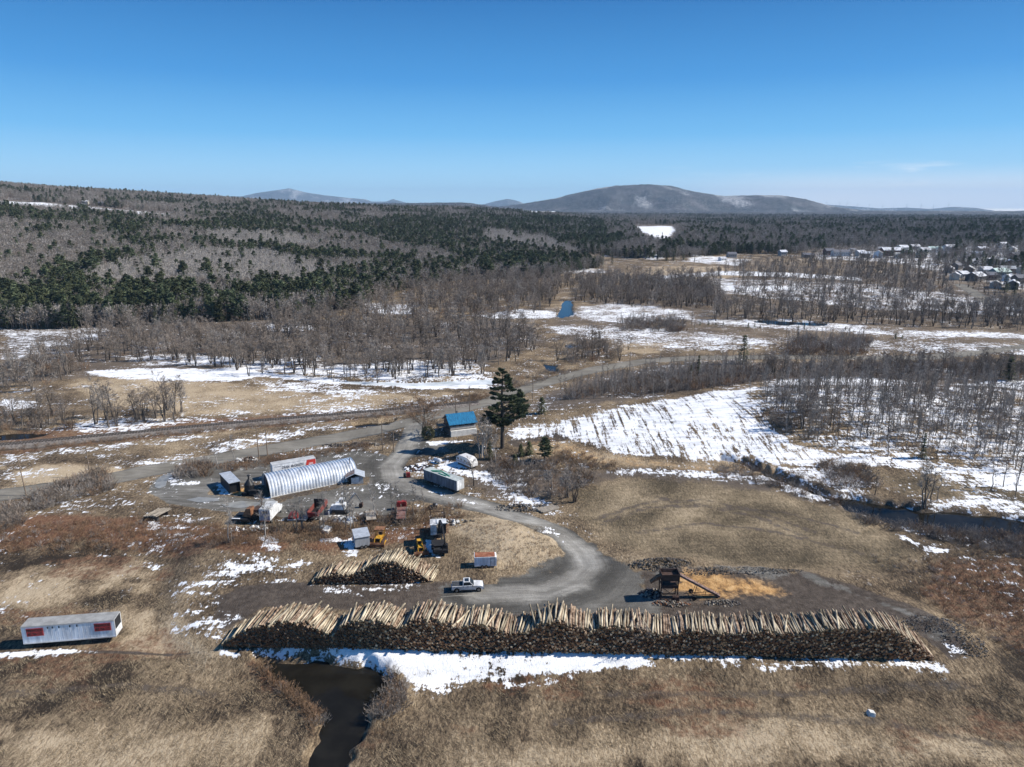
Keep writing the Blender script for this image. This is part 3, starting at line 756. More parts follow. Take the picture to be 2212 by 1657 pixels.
def build_ground():
    na = 1040
    az = np.linspace(R(-50), R(50), na)
    rr = np.concatenate([np.geomspace(46, 400, 640)[:-1], np.geomspace(400, 31000, 340)])
    AA, RR = np.meshgrid(az, rr, indexing='ij')
    X = RR * np.sin(AA); Y = RR * np.cos(AA); Z = hz(X, Y)
    bump = (fbm(X / 45, Y / 45, 31, 3) - .5) * 12 * sstep(4200, 6500, RR)
    Z = Z + bump
    A, B, road, yard = fields(X, Y); C = tracks(X, Y)
    nr = len(rr)
    idx = np.arange(na * nr).reshape(na, nr)
    f = np.stack([idx[:-1, :-1], idx[:-1, 1:], idx[1:, 1:], idx[1:, :-1]], -1).reshape(-1, 4)[:, ::-1]
    V = np.stack([X, Y, Z], -1).reshape(-1, 3)
    cls = np.zeros(na * nr, int)
    hz0 = Z.reshape(-1); r0 = RR.reshape(-1)
    cls[(hz0 > 4) & (r0 > 430)] = 3
    cls[r0 > 5200] = 4
    cls[A[..., 0].reshape(-1) > .6] = 5
    cls[(r0 > 430) & (hz0 > 4) & (r0 < 5200)] = 3
    cls[yard.reshape(-1) > .5] = 2
    cls[road.reshape(-1) > .5] = 1
    fc = cls[f].max(1)
    fc = np.where(np.isin(fc, (1, 2)), fc, cls[f[:, 0]])
    for c, nm in enumerate(('ground', 'road', 'gravel_yard', 'hills', 'mountains', 'snow')):
        ff = f[fc == c]
        u, inv = np.unique(ff, return_inverse=True)
        me = npmesh(nm, V[u], inv.reshape(-1, 4), GROUND, True)
        for an, arr in (('fa', A), ('fb', B), ('fc', C)):
            at = me.attributes.new(an, 'FLOAT_COLOR', 'POINT'); at.data.foreach_set('color', arr.reshape(-1, 4)[u].ravel())
        tag(link(nm, me), kind='structure')


build_ground()

# ------------------------------------------------------------------ water
def water_material(name, col, rough):
    m = bpy.data.materials.new(name); m.use_nodes = True
    t = N(m.node_tree); b = m.node_tree.nodes['Principled BSDF']; b.inputs['Specular IOR Level'].default_value = .15
    pos = t.new('ShaderNodeNewGeometry').outputs['Position']
    n = t.noise(pos, .25, 4)
    t.put(b.inputs['Base Color'], t.mix(t.rng(n, .35, .7), col, tuple(c * 1.8 for c in col)))
    b.inputs['Roughness'].default_value = rough; b.inputs['IOR'].default_value = 1.33
    t.put(b.inputs['Normal'], t.bump(t.noise(pos, 2.2, 3), .08, .03))
    return m


WATER = water_material('water', (.010, .009, .007), .08)
PUD = mat('puddle_mud_sky', (.27, .262, .235), .28, .3, .5, spec=.4, use_obj=False)  # muddy water, its paleness a sky reflection put into the colour
ICE = mat('ice', (.62, .68, .70), .35, .25, .15, spec=.5, col2=(.80, .82, .82), use_obj=False)
for k, p in PW.items():
    c = p.mean(0); q = c + (p - c) * 1.0
    ring = []
    for i in range(len(p)):           # push every shore corner outwards under the bank
        a, b_ = p[i - 1], p[(i + 1) % len(p)]
        d = np.array([b_[1] - a[1], -(b_[0] - a[0])]); d = d / (np.hypot(*d) + 1e-9)
        if float(sdf(p, np.array([p[i][0] + d[0] * .05]), np.array([p[i][1] + d[1] * .05]))[0]) > 0: d = -d
        ring.append(p[i] + d * 1.6)
    mb = MB(); z = WATERZ.get(k, -.55)
    mb.add([(v[0], v[1], z) for v in ring], [tuple(range(len(ring)))])
    me = mb.mesh(k, ICE if k == 'pond.004' else WATER)
    tag(link(k, me), kind='structure')

for i, q in enumerate([[(334, 1052), (338, 1038), (350, 1028), (368, 1022), (372, 1028), (362, 1036), (358, 1050), (344, 1056)], [(402, 1080), (430, 1074), (470, 1076), (474, 1082), (430, 1086)], [(478, 1090), (520, 1082), (566, 1086), (552, 1094), (520, 1098), (488, 1096)], [(560, 1080), (590, 1078), (596, 1083), (566, 1086)]]):
    w_ = G(q); c = w_.mean(0); mb = MB(); mb.add([(v[0], v[1], v[2] + .06) for v in w_], [tuple(range(len(q)))])
    tag(link('puddle', mb.mesh('puddle', PUD)), kind='structure')
# ================================================================== plants
BARK = mat('bark_grey', (.19, .162, .138), .95, .4, 1.2, rnd=.28, spec=.05)
BARKD = mat('bark_dark', (.105, .088, .075), .95, .4, 1.2, rnd=.25, spec=.05)
BARKB = mat('bark_brown', (.19, .145, .112), .95, .4, 1.2, rnd=.3, spec=.05)
PALEB = mat('bark_pale', (.36, .33, .30), .9, .35, 1.5, rnd=.25, spec=.05)
TWIG = mat('twig_brown', (.255, .21, .172), .95, .35, .6, rnd=.3, spec=.05)
TWIGG = mat('twig_grey', (.30, .268, .238), .95, .35, .6, rnd=.3, spec=.05)
TWIGP = mat('twig_pale', (.44, .40, .36), .95, .3, .6, rnd=.25, spec=.05)
TWIGR = mat('twig_red', (.26, .17, .108), .95, .35, .8, rnd=.3, spec=.05)
NEEDLE = mat('needles_spruce', (.062, .078, .042), .85, .4, .8, rnd=.4, spec=.1, col2=(.125, .135, .068))
NEEDLE2 = mat('needles_pine', (.066, .09, .052), .85, .4, .8, rnd=.4, spec=.1, col2=(.135, .155, .082))
NEEDLE3 = mat('needles_dark', (.052, .062, .036), .85, .4, .8, rnd=.4, spec=.1, col2=(.105, .105, .055))


def rdir(r, up=0.0):
    v = Vector((r.gauss(0, 1), r.gauss(0, 1), r.gauss(0, 1) + up))
    return v.normalized() if v.length > 1e-6 else Vector((0, 0, 1))


def bare_tree(seed, h, stems=1, limbs=10, subs=6, twigs=6, spread=.42, tw=.035, first=.3, lean=.12, rmul=1.0, upright=.6):
    """trunk and limbs; crown of branchlets and twigs"""
    r = random.Random(seed); T = MB(); C = MB()
    for s in range(stems):
        hh = h * (1 if s == 0 else r.uniform(.65, 1))
        la = r.uniform(0, 6.28); ln = r.uniform(.3, 1) * lean * (1 if stems == 1 else 2.6)
        base = Vector((r.uniform(-.25, .25), r.uniform(-.25, .25), -.3)) * (1 if stems > 1 else .3); base.z = -.3
        pts = [base]
        for k in range(1, 6):
            f = k / 5
            pts.append(base + Vector((math.cos(la) * ln * hh * f ** 1.2 + r.gauss(0, .02) * hh, math.sin(la) * ln * hh * f ** 1.2 + r.gauss(0, .02) * hh, hh * f * .97)))
        r0 = h * .0165 * rmul * (1 if stems == 1 else .75)
        T.tube(pts, [r0 * 1.2, r0, r0 * .8, r0 * .58, r0 * .34, r0 * .1], 5)
        for i in range(limbs):
            f = first + (1 - first) * (i + r.random()) / limbs * .98
            k = min(int(f * 5), 4); p = pts[k].lerp(pts[k + 1], f * 5 - k)
            a = r.uniform(0, 6.28); L = hh * spread * (1.2 - f * .85) * r.uniform(.6, 1.15)
            up = r.uniform(.35, 1.0) * upright * 1.6
            d = Vector((math.cos(a), math.sin(a), up)).normalized()
            q1 = p + d * L * .5 + rdir(r) * L * .05; d2 = (d + Vector((0, 0, .45 * r.random()))).normalized(); q2 = q1 + d2 * L * .5
            rl = r0 * (1.05 - f * .8) * .5
            T.tube([p, q1, q2], [rl, rl * .6, rl * .15], 3)
            for j in range(subs):
                g = .2 + .8 * (j + r.random()) / subs
                sp_ = p.lerp(q1, g * 2) if g < .5 else q1.lerp(q2, min(1, g * 2 - 1))
                sd_ = (d + rdir(r, .35) * .9).normalized(); sl = L * r.uniform(.28, .5) * (1.2 - g * .5)
                e = sp_ + sd_ * sl
                C.tube([sp_, e], [rl * .3 + .008, .008], 3)
                for w in range(twigs):
                    u = r.uniform(.15, 1); b = sp_.lerp(e, u); td = (sd_ + rdir(r, .25) * .85).normalized()
                    tl = h * r.uniform(.045, .10); side = td.cross(rdir(r)).normalized() * tw
                    C.tri(b - side, b + side, b + td * tl)
    return T, C


def shrub(seed, h, w, stems=16, twigs=7, tw=.03):
    r = random.Random(seed); C = MB()
    for s in range(stems):
        a = r.uniform(0, 6.28); q = r.random() ** .7
        b = Vector((math.cos(a) * q * w * .3, math.sin(a) * q * w * .3, -.1)); d = Vector((math.cos(a) * q * .8, math.sin(a) * q * .8, 1)).normalized()
        L = h * r.uniform(.6, 1.05); m = b + d * L * .5; e = m + (d + rdir(r) * .35 + Vector((math.cos(a) * .25, math.sin(a) * .25, 0))).normalized() * L * .5
        C.tube([b, m, e], [.035, .022, .006], 3)
        for t_ in range(twigs):
            u = r.uniform(.25, 1); p = b.lerp(m, u * 2) if u < .5 else m.lerp(e, u * 2 - 1)
            td = (d + rdir(r, .2) * .8).normalized(); tl = h * r.uniform(.12, .3); side = td.cross(rdir(r)).normalized() * tw
            C.tri(p - side, p + side, p + td * tl)
    return C


def conifer(seed, h, rad, whorls=16, nb=8, leaves=6, droop=.35, jag=.3, first=.06, size=.5, pw=.85, ragged=0.0):
    r = random.Random(seed); T = MB(); C = MB()
    T.tube([(0, 0, -.3), (0, 0, h * .5), (0, 0, h * .97)], [h * .016, h * .011, .02], 5)
    for k in range(whorls):
        f = first + (1 - first) * (k + r.uniform(0, .6)) / whorls
        z = h * f; R_ = rad * ((1 - f) ** pw) * r.uniform(1 - jag, 1 + jag * .6) + .12
        a0 = r.uniform(0, 6.28)
        for b in range(nb):
            if r.random() < ragged: continue
            a = a0 + b * 6.283 / nb + r.uniform(-.3, .3); L = R_ * r.uniform(.7, 1.15)
            ca, sa = math.cos(a), math.sin(a)
            for j in range(leaves):
                g = r.uniform(.18, 1.0)
                p = Vector((ca * L * g, sa * L * g, z - droop * L * g * g + (1 - g) * .1 + r.gauss(0, .06) * h / 12))
                s = size * (h / 12) * r.uniform(.6, 1.25) * (1.1 - .45 * g)
                out = Vector((ca, sa, -droop * 1.3 * g + r.uniform(-.35, .25))) + rdir(r) * .35
                out.normalize(); side = out.cross(Vector((0, 0, 1)) + rdir(r) * .5).normalized()
                C.tri(p - side * s * .55, p + side * s * .55, p + out * s * 1.5)
    C.tri((-.06, 0, h * .93), (.06, 0, h * .93), (0, 0, h * 1.03))
    return T, C


def pine(seed, h, rad, tiers=13, nb=6, clumps=7, leaves=5, first=.25, flatn=.28, size=.7, top=.55):
    r = random.Random(seed); T = MB(); C = MB()
    T.tube([(0, 0, -.3), (r.gauss(0, .08), r.gauss(0, .08), h * .5), (r.gauss(0, .1), r.gauss(0, .1), h * .98)], [h * .018, h * .012, .03], 6)
    for k in range(tiers):
        f = first + (1 - first) * (k + r.uniform(0, .7)) / tiers
        z = h * f; shape = min(1, (1 - f) / (1 - top) + .08) if f > top else .75 + .25 * f / top
        for b in range(nb):
            if r.random() < .18: continue
            a = r.uniform(0, 6.28); L = rad * shape * r.uniform(.55, 1.15); rise = r.uniform(.0, .35)
            ca, sa = math.cos(a), math.sin(a); e = Vector((ca * L, sa * L, z + L * rise))
            T.tube([(0, 0, z), e], [h * .0045, .015], 3)
            for j in range(clumps):
                g = r.uniform(.3, 1.05); c = Vector((ca * L * g, sa * L * g, z + L * g * rise)) + Vector((r.gauss(0, .1), r.gauss(0, .1), r.gauss(0, .03))) * L
                for l in range(leaves):
                    d = rdir(r); d.z = d.z * flatn + .2; d.normalize(); s = size * (h / 15) * r.uniform(.6, 1.2)
                    side = d.cross(rdir(r)).normalized() * s * .32
                    p = c + rdir(r) * s * .35
                    C.tri(p - side, p + side, p + d * s * 1.3)
    return T, C


def two(name, tc, mt, mc):
    """meshes of a kind of tree: (trunk, crown, both in one)"""
    T, C = tc
    A = MB(); A.join(T); n = len(A.f); A.join(C); A.m = [0] * n + [1] * len(C.f)
    return T.mesh(name + '_trunk', mt, True), C.mesh(name + '_crown', mc), A.mesh(name, [mt, mc])


BARE = [two('bare_tree', bare_tree(100 + i, 10, stems=[1, 3, 2, 4, 1, 3][i], limbs=[13, 7, 9, 6, 14, 7][i], subs=6, twigs=6, spread=[.42, .4, .4, .36, .5, .42][i], first=[.42, .5, .45, .52, .36, .42][i], rmul=1.25, upright=[.6, .8, .7, .9, .45, .75][i]),
            [BARKD, BARK, BARKD, BARKD, BARK, BARKD][i], [TWIG, TWIGG, TWIG, TWIG, TWIGG, TWIG][i]) for i in range(6)]
SLIM = [two('slim_tree', bare_tree(140 + i, 10, stems=1, limbs=12, subs=4, twigs=5, spread=.2, first=.35, lean=.05, rmul=.62, upright=1.3, tw=.03), [PALEB, BARK, BARKD][i], [TWIGG, TWIGG, TWIG][i]) for i in range(3)]
HILLB = [two('hill_bare', bare_tree(200 + i, 11, stems=1, limbs=9, subs=4, twigs=4, spread=.46, first=.25, tw=.10, upright=.8), [BARK, PALEB, BARK, PALEB, BARKB][i], [TWIGG, TWIGP, TWIGG, TWIGP, TWIG][i]) for i in range(5)]
SPRUCE = [two('spruce_tree', conifer(300 + i, 12, [2.0, 1.7, 2.3, 1.5][i], whorls=20, nb=8, leaves=5, droop=[.35, .5, .3, .45][i], size=.42), BARKD, [NEEDLE, NEEDLE3, NEEDLE, NEEDLE2][i]) for i in range(4)]
HILLC = [two('hill_conifer', conifer(340 + i, 13, [2.6, 2.1, 3.0][i], whorls=11, nb=7, leaves=4, size=.72, jag=.4), BARKD, [NEEDLE, NEEDLE3, NEEDLE2][i]) for i in range(3)] + \
        [two('hill_pine', pine(360 + i, 15, 3.6, tiers=8, nb=5, clumps=4, leaves=4, first=.3, size=1.25), BARKD, [NEEDLE2, NEEDLE][i]) for i in range(2)]
PINE = [two('pine_tree', pine(380 + i, 15, 3.6, tiers=14, nb=6, clumps=7, leaves=5, size=.85), BARKD, NEEDLE2) for i in range(2)]
BUSHM = [shrub(400 + i, 2.2, 2.6, 18, 9).mesh('shrub', [TWIG, TWIGG, TWIGR, TWIG][i]) for i in range(4)]
PAIRS = {'bare': BARE, 'slim': SLIM, 'spruce': SPRUCE, 'pine': PINE}


def tree(kind, i, x, y, h, name, label, cat, group=None, rz=None, parts=True, wide=1.0):
    """one tree: an empty at its foot with a trunk and a crown (small far ones are one mesh)"""
    tr, cr, both = PAIRS[kind][i % len(PAIRS[kind])]
    s = h / {'bare': 10, 'slim': 10, 'spruce': 12, 'pine': 15}[kind]
    z = zat(x, y); rz = random.uniform(0, 6.28) if rz is None else rz
    if parts:
        o = thing(name, label, cat, (x, y, z - .05), rz, group)
        link('trunk', tr, o); link('crown', cr, o)
    else:
        o = link(name, both, None, (x, y, z - .05), rz); tag(o, label, cat, group)
    o.scale = (s * wide, s * wide, s)
    return o


def inside(poly_px, n, mind=0.0, seed=1, tries=60):
    """n points of the land inside a photograph polygon, no two closer than mind metres"""
    w = np.array([p[:2] for p in G(poly_px)]); r = np.random.default_rng(seed)
    lo, hi = w.min(0), w.max(0); out = []
    for _ in range(tries):
        c = r.uniform(lo, hi, (n * 4, 2)); ok = sdf(w, c[:, 0], c[:, 1]) > 0
        for q in c[ok]:
            if len(out) >= n: break
            if mind and out and min((q[0] - o[0]) ** 2 + (q[1] - o[1]) ** 2 for o in out) < mind * mind: continue
            out.append(q)
        if len(out) >= n: break
    out = np.array(out)
    return out + r.normal(0, 1, out.shape) * np.minimum(2.4, .012 * np.hypot(out[:, 0], out[:, 1]))[:, None] * (mind > 1.6)


def scatter_object(name, pts, rz, sc, idx, meshes, label=None, cat=None, tilt=None):
    """ONE object of kind stuff that sets copies of the given meshes on points"""
    me = bpy.data.meshes.new(name); n = len(pts)
    me.vertices.add(n); me.vertices.foreach_set('co', np.asarray(pts, np.float32).ravel())
    at = me.attributes.new('turn', 'FLOAT_VECTOR', 'POINT'); rot = np.zeros((n, 3), np.float32); rot[:, 2] = rz
    if tilt is not None: rot[:, :2] = tilt
    at.data.foreach_set('vector', rot.ravel())
    at = me.attributes.new('size', 'FLOAT_VECTOR', 'POINT'); sc = np.asarray(sc, np.float32); at.data.foreach_set('vector', (np.repeat(sc[:, None], 3, 1) if sc.ndim == 1 else sc).ravel())
    at = me.attributes.new('kind', 'INT', 'POINT'); at.data.foreach_set('value', np.asarray(idx, np.int32))
    ng = bpy.data.node_groups.new(name, 'GeometryNodeTree')
    ng.interface.new_socket('Geometry', in_out='INPUT', socket_type='NodeSocketGeometry'); ng.interface.new_socket('Geometry', in_out='OUTPUT', socket_type='NodeSocketGeometry')
    gi = ng.nodes.new('NodeGroupInput'); go = ng.nodes.new('NodeGroupOutput'); L = ng.links.new
    ip = ng.nodes.new('GeometryNodeInstanceOnPoints'); g2 = ng.nodes.new('GeometryNodeGeometryToInstance')
    for m_ in reversed(meshes):
        src = bpy.data.objects.new(name + '_source', m_)
        oi = ng.nodes.new('GeometryNodeObjectInfo'); oi.inputs['Object'].default_value = src
        L(oi.outputs['Geometry'], g2.inputs[0])
    L(gi.outputs[0], ip.inputs['Points']); L(g2.outputs[0], ip.inputs['Instance']); ip.inputs['Pick Instance'].default_value = True
    for nm, typ, sock in (('kind', 'INT', 'Instance Index'), ('turn', 'FLOAT_VECTOR', 'Rotation'), ('size', 'FLOAT_VECTOR', 'Scale')):
        a = ng.nodes.new('GeometryNodeInputNamedAttribute'); a.data_type = typ; a.inputs['Name'].default_value = nm
        L(a.outputs['Attribute'], ip.inputs[sock])
    L(ip.outputs[0], go.inputs[0])
    o = link(name, me); md = o.modifiers.new('scatter', 'NODES'); md.node_group = ng
    return tag(o, label, cat, None, 'stuff')


def inpoly(poly, px, py):
    return sdf(np.array(poly, float), px, py) > 0


# ---- the far woods: every tree of the hills, one mass
def far_woods():
    r = np.random.default_rng(11)
    n = 345000
    a = r.uniform(R(-50), R(50), n); rad = 430 * (4600 / 430) ** (r.random(n) ** .80)
    x = rad * np.sin(a); y = rad * np.cos(a); z = hz(x, y); px, py, f = proj(x, y, z)
    hill = z > 2.5
    # keep about one tree per 45 m2 near, fewer far away
    cl = fbm(x / 75, y / 75, 41, 3); cl2 = fbm(x / 28, y / 28, 43, 2); big = fbm(x / 260, y / 260, 47, 3)
    con = .04 + .66 * sstep(.53, .66, cl + (cl2 - .5) * .25 + (big - .5) * .35)
    front = inpoly([(-300, 718), (240, 708), (420, 697), (620, 690), (780, 664), (800, 640), (640, 625), (420, 640), (200, 640), (0, 625), (-300, 610)], px, py)
    con = np.where(front, .20 + .5 * sstep(.42, .62, cl2), con)
    dense = inpoly([(700, 500), (900, 470), (1130, 470), (1300, 480), (1330, 560), (1220, 590), (1050, 590), (960, 560), (850, 540)], px, py)
    con = np.where(dense, .42 + .36 * sstep(.4, .58, cl), con)
    shelf = inpoly([(0, 470), (330, 472), (460, 455), (560, 440), (800, 450), (760, 500), (480, 500), (300, 505), (0, 490)], px, py)
    con = np.where(shelf, np.maximum(con, .46 * sstep(.38, .5, cl)), con)
    blue = (px > 1480) & (py < 545); con = np.where(blue, np.clip(con * .8 + .1, 0, .5), con)
    ridge = inpoly([(-300, 370), (430, 398), (600, 420), (560, 445), (300, 432), (0, 408), (-300, 400)], px, py); con = np.where(ridge, con * .35, con)
    pale = inpoly([(170, 610), (300, 575), (430, 552), (560, 555), (720, 590), (780, 625), (640, 640), (480, 622), (300, 636), (200, 632)], px, py) | inpoly([(440, 510), (640, 515), (700, 545), (480, 545)], px, py) | inpoly([(1050, 500), (1180, 520), (1260, 555), (1150, 545), (1040, 530)], px, py)
    con = np.where(pale, .05, con)
    clear = inpoly([(1365, 486), (1460, 486), (1465, 520), (1440, 530), (1390, 520)], px, py) | inpoly([(1360, 570), (1600, 562), (1640, 605), (1400, 610)], px, py) \
        | inpoly([(-200, 425), (0, 430), (200, 445), (372, 460), (372, 474), (200, 462), (0, 450), (-200, 445)], px, py) | inpoly([(1130, 452), (1210, 455), (1205, 464), (1130, 462)], px, py)
    town = inpoly([(1740, 535), (2212, 530), (2400, 560), (2400, 680), (2060, 660), (2050, 600), (1900, 570), (1740, 570)], px, py)
    foot = front | inpoly([(600, 690), (780, 660), (880, 625), (1000, 606), (1200, 600), (1230, 588), (1310, 577), (1200, 560), (800, 590), (600, 640)], px, py)
    con = np.where(foot & ~front & ~dense, .25, con)
    keep = (hill | foot) & ~clear & (r.random(n) < np.where(town, .18, 1.0))
    # thin out: the sample is even in log distance, so weight by the land each stands for
    x, y, z, con, pale, blue, rad = [q[keep] for q in (x, y, z, con, pale, blue, rad)]
    m = len(x); isc = r.random(m) < con
    idx = np.where(isc, r.integers(5, 10, m), np.where(pale, r.choice([1, 3], m), r.choice([0, 2, 4, 0, 1], m)))
    sc = np.where(isc, r.uniform(.42, 1.18, m) * (1 - .10 * sstep(560, 900, rad)), r.uniform(.75, 1.2, m)) * np.where(isc, 1.0, .98) * np.where(rad > 2600, .9, 1.0)
    sc = np.where(pale & ~isc, sc * .9, sc)
    P_ = np.stack([x, y, z - .3], 1)
    vis = (np.abs(proj(x, y, z)[0] - 1106) < 1130) & isc & (rad < 900)
    cand = np.flatnonzero(vis); cand = cand[np.argsort(rad[cand])][:190]
    solo = np.zeros(m, bool); solo[cand] = True
    rot = r.uniform(0, 6.28, m)
    scatter_object('forest', P_[~solo], rot[~solo], sc[~solo], idx[~solo], [q[2] for q in HILLB] + [q[2] for q in HILLC], 'mixed bare and evergreen forest covering the hillsides', None)
    for k in cand:
        j = idx[k]
        if j < 8:
            tree('spruce', int(r.integers(0, 4)), x[k], y[k], 13.5 * sc[k], 'spruce_tree', 'dark spruce in the front rank of the forest beyond the flood plain', 'spruce', 'spruces along the forest edge', parts=False, wide=1.15)
        else:
            tree('pine', int(r.integers(0, 2)), x[k], y[k], 15 * sc[k], 'pine_tree', 'round topped pine in the front rank of the forest beyond the flood plain', 'pine', 'pines along the forest edge', parts=False)


far_woods()
# ---- stands on the flood plain and round the yard
MASS = []          # (x, y, size, mesh number) of the trees past the first few hundred
MESHES = [b[2] for b in BARE] + [b[2] for b in SLIM] + BUSHM
SHRUBS = []


def stand(poly, solo, mass, kind, h0, h1, label, group, name='bare_tree', cat='tree', seed=1, mind=2.0, parts=False, bushes=0, bh=1.0):
    pts = inside(poly, solo + mass, mind, seed)
    r = np.random.default_rng(seed + 900)
    pts = pts[np.argsort(np.hypot(pts[:, 0], pts[:, 1]) + r.uniform(0, 6, len(pts)))]
    for i, q in enumerate(pts):
        h = r.uniform(h0 * .78, h1 * 1.02)
        if i < solo:
            tree(kind, int(r.integers(0, 6)), q[0], q[1], h, name, label, cat, group, parts=parts)
        else:
            MASS.append((q[0], q[1], h / 10, int(r.integers(0, 6)) if kind == 'bare' else 6 + int(r.integers(0, 3))))
    if bushes:
        for q in inside(poly, bushes, .8, seed + 50):
            SHRUBS.append((q[0], q[1], bh * r.uniform(.6, 1.3), 9 + int(r.integers(0, 4))))


def bushes(poly, n, h, seed=3, red=False, mind=.6):
    r = np.random.default_rng(seed)
    for q in inside(poly, n, mind, seed):
        if any(abs(q[0] - w_[:, 0].mean()) < 60 and float(sdf(w_, q[0:1], q[1:2])[0]) > -.3 for w_ in PW.values()): continue
        SHRUBS.append((q[0], q[1], h / 2.2 * r.uniform(.6, 1.3), 11 if red and r.random() < .7 else 9 + int(r.integers(0, 4))))


ST = 'bare trees standing in the snowy flooded wood'
stand([(490, 806), (620, 812), (740, 822), (900, 826), (1050, 816), (1060, 800), (900, 790), (700, 785), (500, 785)], 70, 0, 'bare', 9.5, 13, 'leafless tree in the front ranks of the flooded snow floored wood', ST, seed=2, mind=3.0, parts=False)
stand([(500, 795), (800, 800), (1050, 800), (1150, 760), (1160, 720), (1060, 700), (760, 700), (600, 705), (520, 740)], 0, 380, 'bare', 8, 13, '', '', seed=3, mind=2.8, bushes=30, bh=.9)
stand([(110, 775), (430, 795), (540, 795), (540, 735), (400, 715), (260, 710), (180, 740)], 34, 110, 'bare', 8, 13, 'leafless tree in the grove between the snow strip and the dark forest edge', 'bare trees of the grove by the snow strip', seed=4, mind=3.2, bushes=50, bh=1.0)
stand([(0, 842), (60, 850), (120, 825), (200, 800), (150, 775), (0, 790)], 16, 12, 'bare', 9, 13, 'wide grey willow in the clump beside the meltwater at the far end of the track', 'willows beside the meltwater', seed=5, mind=4, bushes=60, bh=1.5, parts=True)
stand([(165, 925), (330, 918), (420, 902), (400, 890), (280, 893), (170, 905)], 16, 0, 'bare', 10.5, 14.5, 'gnarled leafless tree in the snowy row between the railway and the tan meadow', 'gnarled trees beside the railway', seed=6, mind=3.5, parts=True, bushes=24, bh=.9)
stand([(0, 940), (160, 925), (150, 885), (0, 895)], 12, 6, 'bare', 7.5, 11, 'low leafless tree in the thicket beside the railway', 'low trees beside the railway', seed=7, mind=3.5, bushes=50, bh=1.2, parts=True)
stand([(560, 705), (760, 705), (860, 690), (1040, 690), (1180, 670), (1200, 640), (1000, 650), (800, 660), (600, 690)], 40, 160, 'bare', 8, 13, 'leafless tree between the flooded wood and the foot of the forest', 'trees at the foot of the forest', seed=8, mind=5, bushes=200, bh=1.4)
stand([(880, 655), (1200, 648), (1210, 600), (1000, 610), (880, 630)], 0, 380, 'bare', 8, 12, '', '', seed=9, mind=4, bushes=150, bh=1.6)
stand([(1245, 652), (1440, 664), (1540, 668), (1560, 640), (1500, 612), (1260, 620)], 26, 330, 'bare', 9, 13, 'leafless tree in the wood beyond the blue river bend', 'trees beyond the river bend', seed=10, mind=4, bushes=100, bh=1.5)
stand([(1200, 625), (1560, 620), (1560, 592), (1200, 598)], 0, 260, 'bare', 7, 11, '', '', seed=11, mind=5)
stand([(1530, 690), (1700, 700), (1980, 708), (2230, 714), (2230, 670), (1900, 680), (1700, 670), (1550, 672)], 46, 140, 'bare', 9, 14, 'tall leafless tree along the far bank of the icy channel', 'trees along the icy channel', seed=12, mind=6, bushes=120, bh=1.5)
stand([(1560, 660), (2060, 668), (2040, 610), (1960, 585), (1600, 600)], 0, 330, 'bare', 7, 13, '', '', seed=13, mind=6, bushes=250, bh=1.6)
stand([(1560, 600), (2060, 600), (2060, 560), (1800, 560), (1560, 575)], 0, 330, 'bare', 8, 13, '', '', seed=14, mind=6)
stand([(2040, 640), (2230, 720), (2230, 660), (2100, 660)], 6, 20, 'bare', 9, 13, 'spreading leafless tree beside the pale village road', 'trees by the village road', seed=15, mind=6)
stand([(1210, 790), (1330, 780), (1350, 755), (1280, 740), (1215, 758)], 12, 8, 'bare', 8, 11, 'dark leafless tree in the two clumps between the paved road and the tan marsh', 'dark trees by the paved road', seed=16, mind=3.5, bushes=40, bh=1.3, parts=True)
stand([(1340, 715), (1480, 718), (1480, 695), (1350, 690)], 0, 90, 'slim', 5, 7.5, '', '', seed=17, mind=2, bushes=120, bh=1.5)
stand([(1690, 768), (1870, 768), (1880, 735), (1720, 735)], 0, 130, 'slim', 5, 8, '', '', seed=18, mind=2, bushes=160, bh=1.6)
stand([(2030, 545), (2230, 530), (2230, 640), (2120, 640), (2050, 612)], 0, 230, 'bare', 8, 13, '', '', seed=41, mind=5)
stand([(1740, 566), (2040, 575), (2060, 545), (1900, 538), (1760, 548)], 0, 80, 'bare', 7, 11, '', '', seed=42, mind=5)
TH = 'thin trees of the thicket below the paved road'
stand([(1200, 868), (1250, 862), (1400, 856), (1560, 838), (1640, 826), (1640, 800), (1500, 800), (1350, 824), (1230, 852)], 70, 260, 'slim', 5, 8.5, 'thin leafless tree of the thicket between the paved road and the snowy field', TH, 'slender_tree', seed=19, mind=1.7, bushes=420, bh=1.2)
stand([(1400, 790), (1640, 790), (2230, 800), (2230, 782), (1640, 784), (1420, 787)], 0, 120, 'slim', 3, 6.5, '', '', seed=20, mind=2.2, bushes=160, bh=.8)
stand([(1640, 822), (1900, 818), (2230, 825), (2230, 795), (1650, 793)], 24, 110, 'bare', 6, 10, 'leafless tree on the rise between the paved road and the snowy wood', 'trees on the rise below the road', seed=21, mind=3.2, bushes=240, bh=1.3)
stand([(1640, 850), (1690, 940), (1780, 965), (1930, 975), (2230, 1025), (2230, 870), (2050, 840), (1900, 835), (1700, 833)], 95, 520, 'slim', 7, 11, 'slender leafless tree in the snow floored wood above the creek', 'slender trees of the snowy wood', 'slender_tree', seed=22, mind=1.7, bushes=480, bh=.8)
stand([(1650, 905), (1720, 950), (1780, 950), (1760, 890), (1680, 860)], 12, 0, 'bare', 6, 10, 'dark leafless tree at the edge of the snowy wood facing the white field', 'trees at the edge of the snowy wood', seed=23, mind=3.5, bushes=40, bh=1.1, parts=True)

